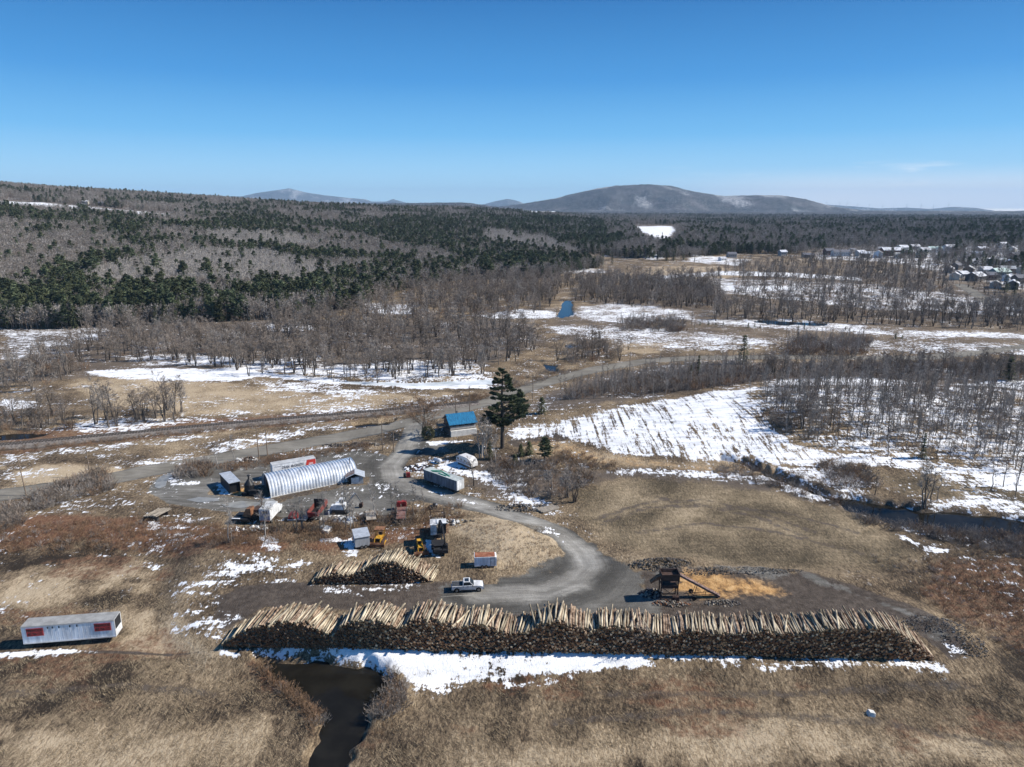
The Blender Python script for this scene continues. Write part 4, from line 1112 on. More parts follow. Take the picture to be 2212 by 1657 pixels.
# brush
bushes([(1110, 1075), (1230, 1080), (1290, 1040), (1230, 1000), (1130, 990)], 85, 2.1, 31)
bushes([(1180, 1000), (1330, 1020), (1330, 1000), (1200, 965)], 60, 1.4, 32, True)
bushes([(1500, 1010), (1640, 1010), (1860, 1070), (1900, 1100), (1850, 1110), (1650, 1050)], 170, 1.5, 33)
bushes([(1850, 1095), (2230, 1130), (2230, 1210), (2090, 1190), (1960, 1140)], 240, 1.6, 34)
bushes([(1800, 1070), (1990, 1092), (2230, 1118), (2230, 1134), (1990, 1104), (1850, 1088)], 70, 1.5, 54)
bushes([(1840, 1112), (1990, 1142), (2230, 1162), (2230, 1185), (1990, 1165), (1860, 1130)], 90, 1.7, 55)
bushes([(1770, 1000), (1880, 1010), (1900, 1060), (1800, 1050)], 90, 1.8, 35)
bushes([(1480, 760), (1900, 765), (1900, 745), (1480, 742)], 60, 1.2, 36)
bushes([(60, 1110), (170, 1080), (250, 1060), (240, 1020), (180, 1030), (60, 1080)], 120, 2.4, 37)
bushes([(380, 1035), (450, 1030), (460, 1000), (390, 1010)], 60, 2.4, 38)
bushes([(0, 1160), (50, 1130), (40, 1100), (0, 1100)], 40, 2.4, 39)
bushes([(470, 1012), (560, 990), (650, 985), (650, 1000), (500, 1020)], 60, 1.6, 40, True)
bushes([(560, 1000), (700, 975), (790, 955), (800, 970), (700, 990)], 60, 1.4, 41, True)
bushes([(450, 1190), (700, 1170), (860, 1140), (1000, 1120), (1000, 1090), (820, 1110), (620, 1140), (480, 1150)], 210, 1.5, 42, True)
bushes([(0, 1190), (330, 1190), (520, 1170), (470, 1130), (330, 1120), (0, 1140)], 260, 1.1, 43, True)
bushes([(800, 1560), (870, 1540), (880, 1480), (840, 1450), (812, 1500)], 80, 1.5, 44)
bushes([(560, 1425), (620, 1462), (700, 1555), (720, 1640), (690, 1650), (660, 1540), (560, 1450)], 110, 1.3, 45, True)
bushes([(640, 1424), (800, 1434), (836, 1456), (846, 1476), (820, 1440), (640, 1418)], 50, .9, 46)
bushes([(820, 905), (960, 880), (1060, 862), (1050, 850), (900, 870), (800, 895)], 130, 1.4, 47, True)
bushes([(0, 985), (400, 942), (800, 900), (800, 892), (400, 930), (0, 970)], 240, 1.0, 48, True)
bushes([(1060, 1040), (1120, 1060), (1120, 1010), (1060, 985)], 60, 2.2, 49)
bushes([(2000, 1200), (2230, 1190), (2230, 1420), (2090, 1370), (1990, 1290)], 320, .8, 50, True)
bushes([(1000, 1130), (1180, 1150), (1200, 1200), (1060, 1240), (990, 1190)], 150, .55, 51, True)
bushes([(1060, 850), (1160, 830), (1250, 800), (1220, 790), (1080, 830)], 90, 1.5, 52)
bushes([(1880, 1195), (2000, 1200), (2060, 1240), (1900, 1240)], 40, .6, 53)

m_ = np.array(MASS)
scatter_object('woodland', np.stack([m_[:, 0], m_[:, 1], hz(m_[:, 0], m_[:, 1]) - .1], 1), rng.uniform(0, 6.28, len(m_)), m_[:, 2], m_[:, 3].astype(int), MESHES, 'leafless woodland filling the flood plain and the road banks')
m_ = np.array(SHRUBS)
scatter_object('brush', np.stack([m_[:, 0], m_[:, 1], hz(m_[:, 0], m_[:, 1])], 1), rng.uniform(0, 6.28, len(m_)), m_[:, 2], m_[:, 3].astype(int), MESHES, 'leafless brush along banks and verges')


# ---- trees that stand alone
def at(px, py, kind, i, h, name, label, cat, group=None, parts=True, wide=1.0, rz=None):
    p = g1(px, py)
    return tree(kind, i, p.x, p.y, h, name, label, cat, group, rz, parts, wide)


HERO = two('spreading_tree', bare_tree(501, 12, stems=2, limbs=17, subs=9, twigs=9, spread=.72, first=.16, lean=.1, rmul=1.5, upright=.38), BARKD, TWIGR); PAIRS['hero'] = [HERO]
o = thing('bare_tree', 'broad dark leafless tree with reddish twigs beside the blue roofed house', 'tree', g1(916, 938), 1.0); link('trunk', HERO[0], o); link('crown', HERO[1], o)


def great_pine():
    r = random.Random(5); T = MB(); C = MB(); h = 22.5
    T.tube([(0, 0, -.4), (.1, 0, 8), (-.1, .1, 15), (.3, 0, h)], [.6, .48, .3, .05], 8)

    def spray(a, b, n, w, s):
        """flat layers of needle tufts along a branch"""
        d = (b - a).normalized(); side = d.cross(Vector((0, 0, 1))).normalized()
        for q in range(n):
            g = r.uniform(.3, 1.05); p = a.lerp(b, g) + side * r.gauss(0, 1) * w * (1.15 - .6 * g) + Vector((0, 0, r.gauss(0, .10)))
            for l in range(6):
                v = d * .7 + side * r.gauss(0, .7) + Vector((0, 0, r.uniform(-.1, .55))); v.normalize(); t_ = v.cross(rdir(r)).normalized() * s * .2
                C.tri(p - t_, p + t_, p + v * s * r.uniform(.7, 1.2))
    # side branches: height, bearing, length, rise
    B_ = [(6.6, .15, 6.4, .75), (7.2, 3.3, 4.6, .05), (7.6, 4.4, 3.4, .0), (7.9, 2.4, 3.6, .1), (8.6, .5, 6.6, .32), (8.0, 3.0, 5.4, -.04), (9.0, 3.5, 5.0, .0), (8.9, 5.7, 5.6, .2), (9.4, 3.0, 4.2, -.02), (9.8, 1.3, 4.0, .15), (10.4, .1, 6.8, .18), (10.7, 3.6, 4.2, .02), (11.4, 5.9, 5.8, .2),
                        (12.0, .4, 6.2, .22), (12.2, 3.2, 2.2, .0), (13.2, 6.0, 4.8, .2), (13.9, .3, 3.6, .15), (14.2, 3.1, 2.6, .08), (15.2, 5.6, 3.0, .1), (15.6, 2.8, 2.9, .06), (16.3, .2, 3.2, .12), (17.0, 3.5, 2.6, .12), (17.5, 5.9, 2.6, .1), (18.2, .6, 2.5, .18), (18.6, 2.9, 2.2, .15),
                        (19.3, 6.1, 2.0, .2), (19.7, 3.3, 1.8, .2), (20.3, .3, 1.6, .3), (20.8, 2.7, 1.4, .3), (21.4, 5.4, 1.1, .5), (21.7, 1.6, .9, .5), (22.1, 3.9, .6, .8)]
    B_ += [(z + r.uniform(.1, .5), a + r.choice((-1, 1)) * r.uniform(.7, 1.7), L * r.uniform(.65, .95), up * .6) for z, a, L, up in B_ if z < 20 and r.random() < .85]
    for z, a, L, up in B_:
        a0 = Vector((0, 0, z)); e = Vector((math.cos(a) * L, math.sin(a) * L, z + up * L)); mid = a0.lerp(e, .5) - Vector((0, 0, .25 * L * abs(up)))
        T.tube([a0, mid, e], [.05 + .018 * L, .035 + .008 * L, .02], 4)
        for k in range(3):
            q = mid.lerp(e, r.uniform(.1, .8)); aa = a + r.choice((-1, 1)) * r.uniform(.5, .9); e2 = q + Vector((math.cos(aa), math.sin(aa), up * .6 + r.uniform(-.05, .2))) * L * .36
            T.tube([q, e2], [.04, .015], 3); spray(q, e2, int(10 + L * 2.6), .26 + .05 * L, .66)
        spray(a0.lerp(mid, .5), mid, int(4 + L * 2), .25 + .05 * L, .6); spray(mid, e, int(14 + L * 4.5), .34 + .07 * L, .7)
    return T, C


T, C = great_pine()
o = thing('pine_tree', 'tall ragged white pine standing alone between the house and the snowy field', 'pine', g1(1085, 968), .0)
part('trunk', T, BARKD, o, smooth=True); part('crown', C, NEEDLE2, o)
at(1122, 905, 'pine', 0, 9.5, 'pine_tree', 'dense shorter pine tucked behind the tall ragged pine', 'pine', wide=1.1)
at(1170, 893, 'spruce', 2, 5.5, 'spruce_tree', 'small dark evergreen at the top corner of the snowy field', 'spruce', wide=2.3)
at(1605, 786, 'spruce', 2, 13, 'spruce_tree', 'large solitary spruce beside the far stretch of the paved road', 'spruce', wide=1.5)
at(1508, 812, 'spruce', 1, 8.5, 'spruce_tree', 'dark narrow spruce inside the leafless thicket below the paved road', 'spruce', wide=1.3)
at(1492, 818, 'spruce', 1, 5.5, 'spruce_tree', 'short dark spruce hugging the narrow spruce inside the thicket', 'spruce', wide=1.5)
at(2178, 822, 'spruce', 0, 9.5, 'spruce_tree', 'broad dark spruce on the bank beside the curving snow track', 'spruce', wide=2.0)
at(1992, 990, 'spruce', 3, 7.2, 'spruce_tree', 'small pointed spruce alone at the foot of the snowy wood', 'spruce', wide=1.2)
at(1176, 996, 'pine', 1, 6.6, 'pine_tree', 'bushy dark green pine on the bank above the leafless brush', 'pine', wide=1.35)
at(1125, 985, 'spruce', 0, 3.4, 'spruce_tree', 'small evergreen of a pair, the one nearer the tall pine', 'spruce', wide=2.6)
at(1143, 982, 'spruce', 2, 3.9, 'spruce_tree', 'slightly taller evergreen of the pair on the grassy bank', 'spruce', wide=2.4)
at(1112, 1004, 'spruce', 1, 3.0, 'spruce_tree', 'squat evergreen at the edge of the snow patch with the caravan', 'spruce', wide=3.0)
at(1058, 992, 'spruce', 0, 5.2, 'spruce_tree', 'green evergreen half hidden among the grey birches', 'spruce', wide=1.7)
RC = 'round cedars dotted on the marsh'
for q in [(1512, 703, 2.3), (1530, 703, 2.6), (1546, 702, 1.8), (1562, 703, 2.3), (1616, 708, 3.0), (1630, 707, 2.2), (1642, 708, 1.8), (1724, 710, 2.0), (1737, 711, 3.2), (1826, 714, 2.2), (1835, 715, 1.5), (1934, 732, 3.4), (1948, 732, 2.2), (1365, 662, 2.0), (1372, 664, 1.6)]:
    at(q[0], q[1], 'spruce', random.randint(0, 3), q[2], 'cedar_bush', 'small round dark cedar on the snowy marsh beside the icy channel', 'cedar', RC, parts=False, wide=2.2)
for q in [(1420, 562, 11, 2.0), (1440, 563, 13, 2.2), (1455, 563, 12, 2.2), (1476, 562, 9, 2.0), (1350, 555, 11, 1.6), (1330, 552, 13, 1.5), (1395, 560, 7, 1.5), (1500, 566, 6, 1.5), (1430, 522, 14, 1.0), (1436, 526, 12, 1.0), (1378, 515, 15, 1.1), (1302, 574, 14, 1.2), (1322, 572, 12, 1.3)]:
    at(q[0], q[1], 'spruce', random.randint(0, 3), q[2], 'spruce_tree', 'dark evergreen of the group between the white clearing and the tan field', 'spruce', 'evergreens below the white clearing', parts=False, wide=q[3])
for q in [(2080, 575, 15, 1.6), (2100, 572, 17, 1.5), (2120, 578, 18, 1.5), (2140, 585, 16, 1.5), (2060, 570, 13, 1.8), (2025, 570, 14, 1.8), (2040, 571, 15, 1.6), (1985, 572, 12, 1.9), (2170, 632, 15, 1.7), (2190, 640, 13, 1.6), (1780, 562, 10, 2.0), (2205, 600, 14, 1.5)]:
    at(q[0], q[1], 'spruce', random.randint(0, 3), q[2], 'spruce_tree', 'dark evergreen among the houses of the village', 'spruce', 'village evergreens', parts=False, wide=q[3])
# round clipped cedar by the house
C = MB(); r_ = random.Random(9)
for k in range(900):
    d = rdir(r_); p = Vector((d.x * 1.75, d.y * 1.75, 1.85 + d.z * 1.8)) * r_.uniform(.9, 1.03); s = r_.uniform(.25, .45); side = d.cross(rdir(r_)).normalized() * s * .6
    C.tri(p - side, p + side, p + (d + rdir(r_) * .8).normalized() * s)
o = thing('cedar_bush', 'round clipped cedar bush beside the blue roofed house', 'cedar', g1(925, 948)); T = MB(); T.tube([(0, 0, -.2), (0, 0, 1.6)], [.16, .1], 6)
part('trunk', T, BARKD, o); part('crown', C, mat('cedar_green', (.045, .055, .025), .9, .5, 1.0, col2=(.12, .115, .06)), o)
# birches by the drive, poplars in the yard
for i, q in enumerate([(1036, 990, 10.5), (1041, 988, 12.0), (1047, 990, 11.5), (1052, 984, 10), (1062, 990, 9), (1070, 1000, 8)]):
    at(q[0], q[1], 'slim', 0, q[2], 'birch_tree', 'tall pale birch in the clump beside the drive past the house', 'birch', 'birches by the drive', wide=1.5)
for i, q in enumerate([(497, 1172, 9.5, 0), (501, 1176, 7, 1), (574, 1166, 11, 0), (640, 1150, 8, 9), (652, 1148, 7.5, 9), (700, 1146, 9, 1), (692, 1148, 8, 1), (748, 1146, 10.5, 1), (756, 1146, 10, 0), (764, 1144, 9, 1), (808, 1126, 9.5, 0), (846, 1118, 8.5, 1),
                       (857, 1120, 9.0, 1), (893, 1122, 9.5, 1), (916, 1112, 7, 1)]):
    if q[3] == 9:
        at(q[0], q[1], 'bare', 1, q[2], 'bare_tree', 'forked leafless tree in front of the red hood in the yard', 'tree', 'forked trees in front of the red hood')
    else:
        at(q[0], q[1], 'slim', q[3], q[2], 'poplar_tree', 'thin pale leafless poplar along the weedy edge of the equipment yard', 'poplar', 'poplars along the equipment yard', wide=1.15)
for i, q in enumerate([(1990, 1098, 11.5), (1994, 1096, 12), (1999, 1098, 11), (2012, 1088, 9.5), (2024, 1082, 8), (1889, 1070, 8)]):
    at(q[0], q[1], 'slim', 1 + i % 2, q[2], 'slender_tree', 'dark leafless tree in the tight cluster standing over the creek', 'tree', 'cluster of trees over the creek', wide=1.3)
for i, q in enumerate([(2139, 1058, 9.0, 'first of three along the gold meadow, closest to the creek cluster'), (2167, 1052, 8.5, 'middle one of three along the gold meadow'), (2197, 1062, 9.5, 'last of three along the gold meadow, nearest the picture edge')]):
    at(q[0], q[1], 'slim', 2, q[2], 'slender_tree', 'dark leafless tree, ' + q[3], 'tree', wide=1.2)
at(2192, 1075, 'slim', 1, 7, 'slender_tree', 'lean leafless sapling below the three trees along the gold meadow', 'tree')
for i, q in enumerate([(1226, 1075, 8, 'bending over the creek bank brush'), (1240, 1085, 8.5, 'leaning outwards at the meadow corner of the brush'), (1190, 1062, 7, 'in the middle of the roadside brush')]):
    at(q[0], q[1], 'bare', 1 + 2 * (i % 2), q[2], 'bare_tree', 'dark many stemmed tree ' + q[3], 'tree', wide=1.2)
at(1024, 1050, 'bare', 0, 7.5, 'bare_tree', 'dark leafless tree between the long grey box trailer and the caravan', 'tree')
at(1383, 1405, 'bare', 3, 5.5, 'bare_tree', 'grey bushy tree growing from the snow in front of the long log stack', 'tree', wide=1.5)
at(470, 1010, 'slim', 0, 7, 'poplar_tree', 'pale twisted tree on the verge between the paved road and the open shed', 'poplar', wide=1.6)
at(505, 1000, 'slim', 0, 8, 'poplar_tree', 'taller pale tree on the verge next to the paired utility poles', 'poplar', wide=1.5)
for q in [(812, 1530, 1.9), (830, 1510, 2.0), (850, 1490, 2.2), (862, 1515, 1.8), (806, 1556, 1.7), (838, 1552, 1.6)]:
    p = g1(q[0], q[1]); o = link('shrub', BUSHM[1], None, p, random.uniform(0, 6)); o.scale = (q[2] / 2.2,) * 3
    tag(o, 'grey twiggy shrub crowding the steep bank of the dark pond', 'shrub', 'shrubs on the pond bank')


# ---- dry grass and weeds: one mass each of single blades
def grass(name, polys, dens, h0, h1, w, m_, label, seed, lean=(-.95, .4), rmax=220):
    r = np.random.default_rng(seed); P_ = []
    for poly, k in polys:
        q = np.array([p[:2] for p in G(poly)]); lo, hi = q.min(0), q.max(0); n = int((hi - lo).prod() * dens * k)
        c = r.uniform(lo, hi, (n, 2)); c = c[sdf(q, c[:, 0], c[:, 1]) > 0]
        cl = fbm(c[:, 0] / 2.2, c[:, 1] / 2.2, seed, 3); c = c[r.random(len(c)) < np.clip((cl - .34) * 3.2, .08, 1)]
        for nm, pw in PW.items():
            s = sdf(pw, c[:, 0], c[:, 1]); c = c[s < -.6]
        P_.append(c)
    c = np.concatenate(P_); n = len(c); z = hz(c[:, 0], c[:, 1]) - .03
    h = r.uniform(h0, h1, n) * (.6 + .8 * fbm(c[:, 0] / 5, c[:, 1] / 5, seed + 3, 2)); a = r.uniform(0, 6.28, n)
    sx, sy = np.cos(a) * w, np.sin(a) * w
    lx = (lean[0] + r.normal(0, .35, n)) * h; ly = (lean[1] + r.normal(0, .35, n)) * h
    V = np.zeros((n, 3, 3), np.float32)
    V[:, 0] = np.stack([c[:, 0] - sx, c[:, 1] - sy, z], 1); V[:, 1] = np.stack([c[:, 0] + sx, c[:, 1] + sy, z], 1); V[:, 2] = np.stack([c[:, 0] + lx, c[:, 1] + ly, z + h], 1)
    me = npmesh(name, V.reshape(-1, 3), np.arange(n * 3).reshape(-1, 3), m_)
    tag(link(name, me), label, None, None, 'stuff')
    return n


STRAW = mat('straw', (.24, .18, .115), .9, .45, .9, spec=.05, col2=(.44, .345, .225), use_obj=False)
WEED = mat('weed', (.135, .085, .055), .9, .5, .5, spec=.05, col2=(.25, .165, .10), use_obj=False)
grass('dry_grass', [([(-80, 1430), (250, 1412), (520, 1425), (660, 1560), (690, 1690), (-80, 1690)], 1), ([(760, 1690), (860, 1560), (1000, 1500), (1250, 1460), (1420, 1446), (2030, 1452), (2140, 1420), (2300, 1440), (2300, 1690)], 1),
                    ([(-80, 1330), (60, 1300), (330, 1260), (420, 1370), (470, 1400), (270, 1400), (270, 1320), (-80, 1400)], .7), ([(980, 1120), (1180, 1140), (1215, 1180), (1180, 1225), (1060, 1240), (980, 1190)], 1),
                    ([(2080, 1360), (2300, 1300), (2300, 1430), (2120, 1410)], .6)], 36, .10, .36, .028, STRAW, 'matted straw coloured grass of the low fields', 61)
grass('weeds', [([(545, 1432), (620, 1462), (700, 1555), (715, 1640), (690, 1640), (650, 1530), (560, 1455)], 2), ([(-60, 1150), (330, 1110), (480, 1140), (700, 1150), (960, 1110), (960, 1150), (640, 1200), (330, 1200), (-60, 1200)], 1),
                ([(840, 1450), (880, 1500), (850, 1600), (800, 1640), (780, 1620), (850, 1500)], 1.2), ([(2000, 1210), (2300, 1200), (2300, 1380), (2090, 1350), (1980, 1280)], .7)], 9, .5, 1.15, .03, WEED, 'reddish brown weed stalks on the rough ground', 62, (-.15, .05))
# ================================================================== logs
LOGM = [mat('log_side', (.26, .205, .14), .85, .55, .9, rnd=.45, spec=.1, col2=(.53, .445, .315), stretch=(3, .5, 3)),
        mat('log_end', (.28, .17, .085), .9, .55, 5, rnd=.45, spec=.05, col2=(.46, .31, .17))]
LOGS_M = [mat('stack_side', (.17, .098, .06), .9, .6, 1.1, spec=.05, col2=(.46, .34, .24), use_obj=False)]


def end_material():
    m = bpy.data.materials.new('stack_end'); m.use_nodes = True; t = N(m.node_tree); b = m.node_tree.nodes['Principled BSDF']
    a = t.new('ShaderNodeAttribute', attribute_name='tone').outputs['Fac']
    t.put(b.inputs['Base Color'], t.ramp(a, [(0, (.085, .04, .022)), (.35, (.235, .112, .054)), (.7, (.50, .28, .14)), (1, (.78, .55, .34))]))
    b.inputs['Roughness'].default_value = .9; b.inputs['Specular IOR Level'].default_value = .05
    return m


LOGS_M.append(end_material())


def log_mesh(i, L=6.0, r0=.2):
    q = random.Random(i); mb = MB(); n = 9
    bend = q.uniform(-.07, .07); pts = [(bend * math.sin(math.pi * k / 4) + q.uniform(-.02, .02), L * k / 4, q.uniform(-.02, .02)) for k in range(5)]
    tp = q.uniform(.7, .92); mb.tube(pts, [r0 * (1 - (1 - tp) * k / 4) * q.uniform(.96, 1.04) for k in range(5)], n, 0, True, 1)
    return mb.mesh('log', LOGM, False)


LOGMESH = [log_mesh(i) for i in range(8)]


def stack(front, sil, L, turn, rmean, tops, seed, names):
    """a stack of logs whose ends face the yard's low side: front = two photograph points of its foot, sil = its skyline"""
    r = random.Random(seed); A, B_ = flat(front); U = B_ - A; length = float(np.hypot(*U)); U = U / length
    d = np.array([math.sin(turn), math.cos(turn)])
    sx = np.array([s[0] for s in sil], float); us = np.linspace(0, length, 240); hs = []
    for u in us:           # height of the skyline along the stack, from the far end of the logs
        p = A + U * u + d * L
        h = 0.0
        for _ in range(3):
            px, py, f_ = proj(p[0], p[1], h); tgt = np.interp(float(px), sx, [s[1] for s in sil])
            dx, dy, dz = rays(float(px), tgt); h = CAMH + float(dz) / float(dy) * p[1]
        hs.append(max(h, .05))
    hs = np.array(hs); z0 = 0.0
    bulk_v, bulk_f, bulk_m, tone = [], [], [], []
    # hexagonal packing of the cross-section
    rows = int(hs.max() / (rmean * 1.68)) + 2; top = []
    for k in range(rows):
        z = rmean + k * rmean * 1.70
        u = rmean * (k % 2)
        while u < length:
            h = np.interp(u, us, hs)
            rr = rmean * r.uniform(.72, 1.16)
            if z + rmean * .5 < h:
                top.append((u + r.uniform(-.06, .06), z + r.uniform(-.05, .05), rr, z + rmean * 2.3 > h))
            u += rmean * 2.02
    tl = [q for q in top if q[3]]; body = [q for q in top if not q[3]]
    r.shuffle(tl); solo = sorted(tl[:tops]); body += tl[tops:]
    nseg = 8
    for (u, z, rr, t_) in body:
        a = turn + r.gauss(0, .035); dd = np.array([math.sin(a), math.cos(a)])
        j = r.gauss(0, .16); p = A + U * u - dd * j; q = p + dd * (L + r.uniform(-.5, .4)); tilt = r.gauss(0, .06)
        o = len(bulk_v); uu = np.array([dd[1], -dd[0]])
        for e, (c, zz, r2) in enumerate(((p, z, rr), (q, z + tilt, rr * r.uniform(.75, .95)))):
            for s in range(nseg):
                an = 2 * math.pi * s / nseg
                bulk_v.append((c[0] + uu[0] * math.cos(an) * r2, c[1] + uu[1] * math.cos(an) * r2, zz + math.sin(an) * r2))
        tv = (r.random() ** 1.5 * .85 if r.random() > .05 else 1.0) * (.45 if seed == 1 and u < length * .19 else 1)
        for s in range(nseg):
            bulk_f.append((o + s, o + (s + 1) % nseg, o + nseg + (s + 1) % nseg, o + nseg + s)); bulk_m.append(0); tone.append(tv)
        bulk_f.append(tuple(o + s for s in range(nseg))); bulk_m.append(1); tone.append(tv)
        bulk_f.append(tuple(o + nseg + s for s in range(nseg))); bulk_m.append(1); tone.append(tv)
    me = bpy.data.meshes.new('stacked_logs'); me.from_pydata(bulk_v, [], bulk_f)
    for m_ in LOGS_M: me.materials.append(m_)
    me.polygons.foreach_set('material_index', bulk_m)
    at_ = me.attributes.new('tone', 'FLOAT', 'FACE'); at_.data.foreach_set('value', tone)
    tag(link('stacked_logs', me), names[0], 'logs', None, 'stuff')
    for i, (u, z, rr, t_) in enumerate(solo):
        a = turn + r.gauss(0, .075) + (r.choice((-1, 1)) * r.uniform(.1, .3) if r.random() < .12 else 0)
        o = link('log', LOGMESH[i % 8], None); k = rr * r.uniform(.82, 1.15) / .2; dd = np.array([math.sin(a), math.cos(a)])
        p = A + U * u - dd * r.gauss(.05, .3)
        o.location = (p[0], p[1], z + rmean * .1); o.rotation_euler = (r.gauss(.0, .02), r.uniform(0, 6.28) * 0, -a); o.scale = (k, (L + r.uniform(-1.1, .6)) / 6.0, k)
        px = float(proj(p[0], p[1], z)[0]); lab = next(l for lim, l in names[1] if px < lim)
        tag(o, lab, 'log', names[2])


SIL1 = [(465, 1400), (490, 1380), (520, 1345), (560, 1320), (600, 1308), (640, 1301), (680, 1301), (720, 1316), (745, 1330), (765, 1306), (800, 1298), (840, 1297), (866, 1304), (880, 1316), (905, 1301), (940, 1294), (980, 1301), (1010, 1312), (1040, 1303), (1080, 1313), (1110, 1326),
        (1150, 1319), (1180, 1303), (1210, 1297), (1250, 1310), (1280, 1320), (1300, 1309), (1350, 1312), (1400, 1318), (1440, 1328), (1480, 1316), (1560, 1325), (1640, 1320), (1700, 1326), (1740, 1318), (1780, 1313), (1820, 1316), (1870, 1313), (1900, 1316), (1950, 1345), (2000, 1386), (2040, 1425), (2070, 1445)]
stack([(480, 1397), (2045, 1427)], SIL1, 5.3, R(8), .18, 225, 1,
      ('brown log ends packed in the long stack behind the snow bank', [
          (760, 'pale log on top of the first hump of the long stack, above the dark pond'),
          (880, 'pale log on top of the second hump of the long stack, past the first dip'),
          (1120, 'pale log on top of the long stack in the stretch facing the white pickup'),
          (1290, 'pale log on top of the highest hump of the long stack'),
          (1470, 'pale log on top of the long stack right in front of the wood processor'),
          (1720, 'pale log on top of the long stack beyond the wood processor and its conveyor'),
          (3000, 'pale slanting log on top of the tapering far end of the long stack')], 'logs on top of the long stack'))
SIL2 = [(665, 1256), (680, 1242), (700, 1222), (740, 1209), (780, 1212), (800, 1202), (830, 1187), (870, 1186), (900, 1200), (930, 1216), (965, 1238), (985, 1252), (1000, 1264)]
stack([(676, 1263), (988, 1256)], SIL2, 4.8, R(7), .17, 70, 2,
      ('dark log ends packed in the short rear stack', [(745, 'pale log on top of the low end of the short rear stack'), (840, 'pale log on top of the middle of the short rear stack'), (3000, 'pale log on top of the descending end of the short rear stack, towards the pickup')], 'logs on top of the short rear stack'))

# ================================================================== vehicles, sheds and machines
WHITE = mat('white_paint', (.70, .70, .69), .45, .3, .8, spec=.4)
TRAILW = mat('trailer_skin', (.76, .79, .82), .5, .28, .7, spec=.4, stretch=(2.5, 2.5, .3))
ROOFG = mat('roof_grey', (.46, .46, .45), .7, .25, .8)
BLACK = mat('black_paint', (.018, .018, .02), .5, .3, 1)
DARK = mat('dark_inside', (.02, .02, .022), .9, .3, 1)
RUBBER = mat('rubber', (.02, .02, .02), .9, .2, 4)
STEEL = mat('steel', (.30, .30, .30), .45, .3, 2, metal=.7)
GALV = mat('galvanised', (.74, .76, .78), .38, .28, .5, metal=.35, spec=.5)
RUST = mat('rust', (.20, .085, .042), .9, .45, 1.5, col2=(.32, .16, .085))
RUSTD = mat('rust_dark', (.075, .045, .035), .9, .4, 1.5)
RED = mat('red_paint', (.30, .032, .028), .55, .45, 1.2)
REDD = mat('red_faded', (.19, .055, .045), .7, .35, 1.5)
YEL = mat('yellow_paint', (.55, .29, .03), .7, .5, 1.5)
GREYW = mat('grey_boards', (.34, .35, .36), .8, .25, 1.2, stretch=(6, 6, .5))
OLDW = mat('old_wood', (.30, .26, .21), .9, .4, 1.5, stretch=(4, .6, 4))
BLUER = mat('blue_roof', (.012, .125, .26), .5, .3, 1.2, stretch=(3, .4, 1), col2=(.02, .19, .36))
SIDING = mat('siding', (.42, .39, .36), .8, .2, 2)
DSIDE = mat('dark_siding', (.13, .115, .105), .8, .25, 2)
GLASS = mat('glass', (.02, .028, .035), .08, .2, 1, spec=.6)
SIGNR = mat('sign_red', (.55, .06, .055), .6, .15, 2)
INK = mat('ink', (.03, .02, .02), .7, .1, 2)
TIN = mat('tin', (.52, .54, .56), .4, .2, 1.5, metal=.3)
CONC = mat('concrete', (.62, .60, .56), .85, .2, 1)
GREEN = mat('green_steel', (.04, .30, .19), .6, .3, 1)
ALU = mat('aluminium', (.62, .63, .64), .35, .12, 1, metal=.4)
TAN = mat('tan_deck', (.40, .34, .27), .85, .3, 1.2)
SNOWM = mat('snow', (.82, .83, .85), .8, .05, 1)
SOIL = mat('rough_soil', (.075, .062, .052), .95, .5, 1.2, col2=(.19, .165, .14))
RUBBLE = mat('rubble', (.16, .15, .14), .95, .5, 1.5, col2=(.30, .285, .265))


def wheel(parent, x, y, r, w, side):
    mb = MB(); mb.tube([(x, y - w / 2, r), (x, y + w / 2, r)], r, 16, 0, True)
    o = part('wheel', mb, RUBBER, parent, smooth=False)
    q = MB(); e = y + side * (w / 2 + .012); q.tube([(x, e - side * .05, r), (x, e, r)], r * .58, 12, 0, True); part('rim', q, STEEL, o)
    return o


def P1(name, fn, m_, parent, label=None, smooth=False):
    mb = MB(); fn(mb); return part(name, mb, m_, parent, label, smooth)


def lettering(name, text, size, loc, rot, m_, parent, wide=1.0):
    c = bpy.data.curves.new(name, 'FONT'); c.body = text; c.size = size; c.extrude = .004; c.align_x = 'CENTER'; c.align_y = 'CENTER'; c.offset = size * .035
    t_ = bpy.data.objects.new('text', c); COL.objects.link(t_); me = bpy.data.meshes.new_from_object(t_.evaluated_get(bpy.context.evaluated_depsgraph_get()))
    bpy.data.objects.remove(t_); me.name = name
    if not me.materials: me.materials.append(m_)
    o = link(name, me, parent); o.location = loc; o.rotation_euler = rot; o.scale = (wide, 1, 1)
    return o


# --- white firewood trailer
m, a, L = between((60, 1403), (246, 1388), -1.4)
L = 13.7
fw = thing('box_trailer', 'long white semi trailer body with two red firewood signs, alone in the tan field', 'trailer', (m[0], m[1], zat(m[0], m[1])), a)
z0, z1, wd = 1.0, 3.95, 2.55


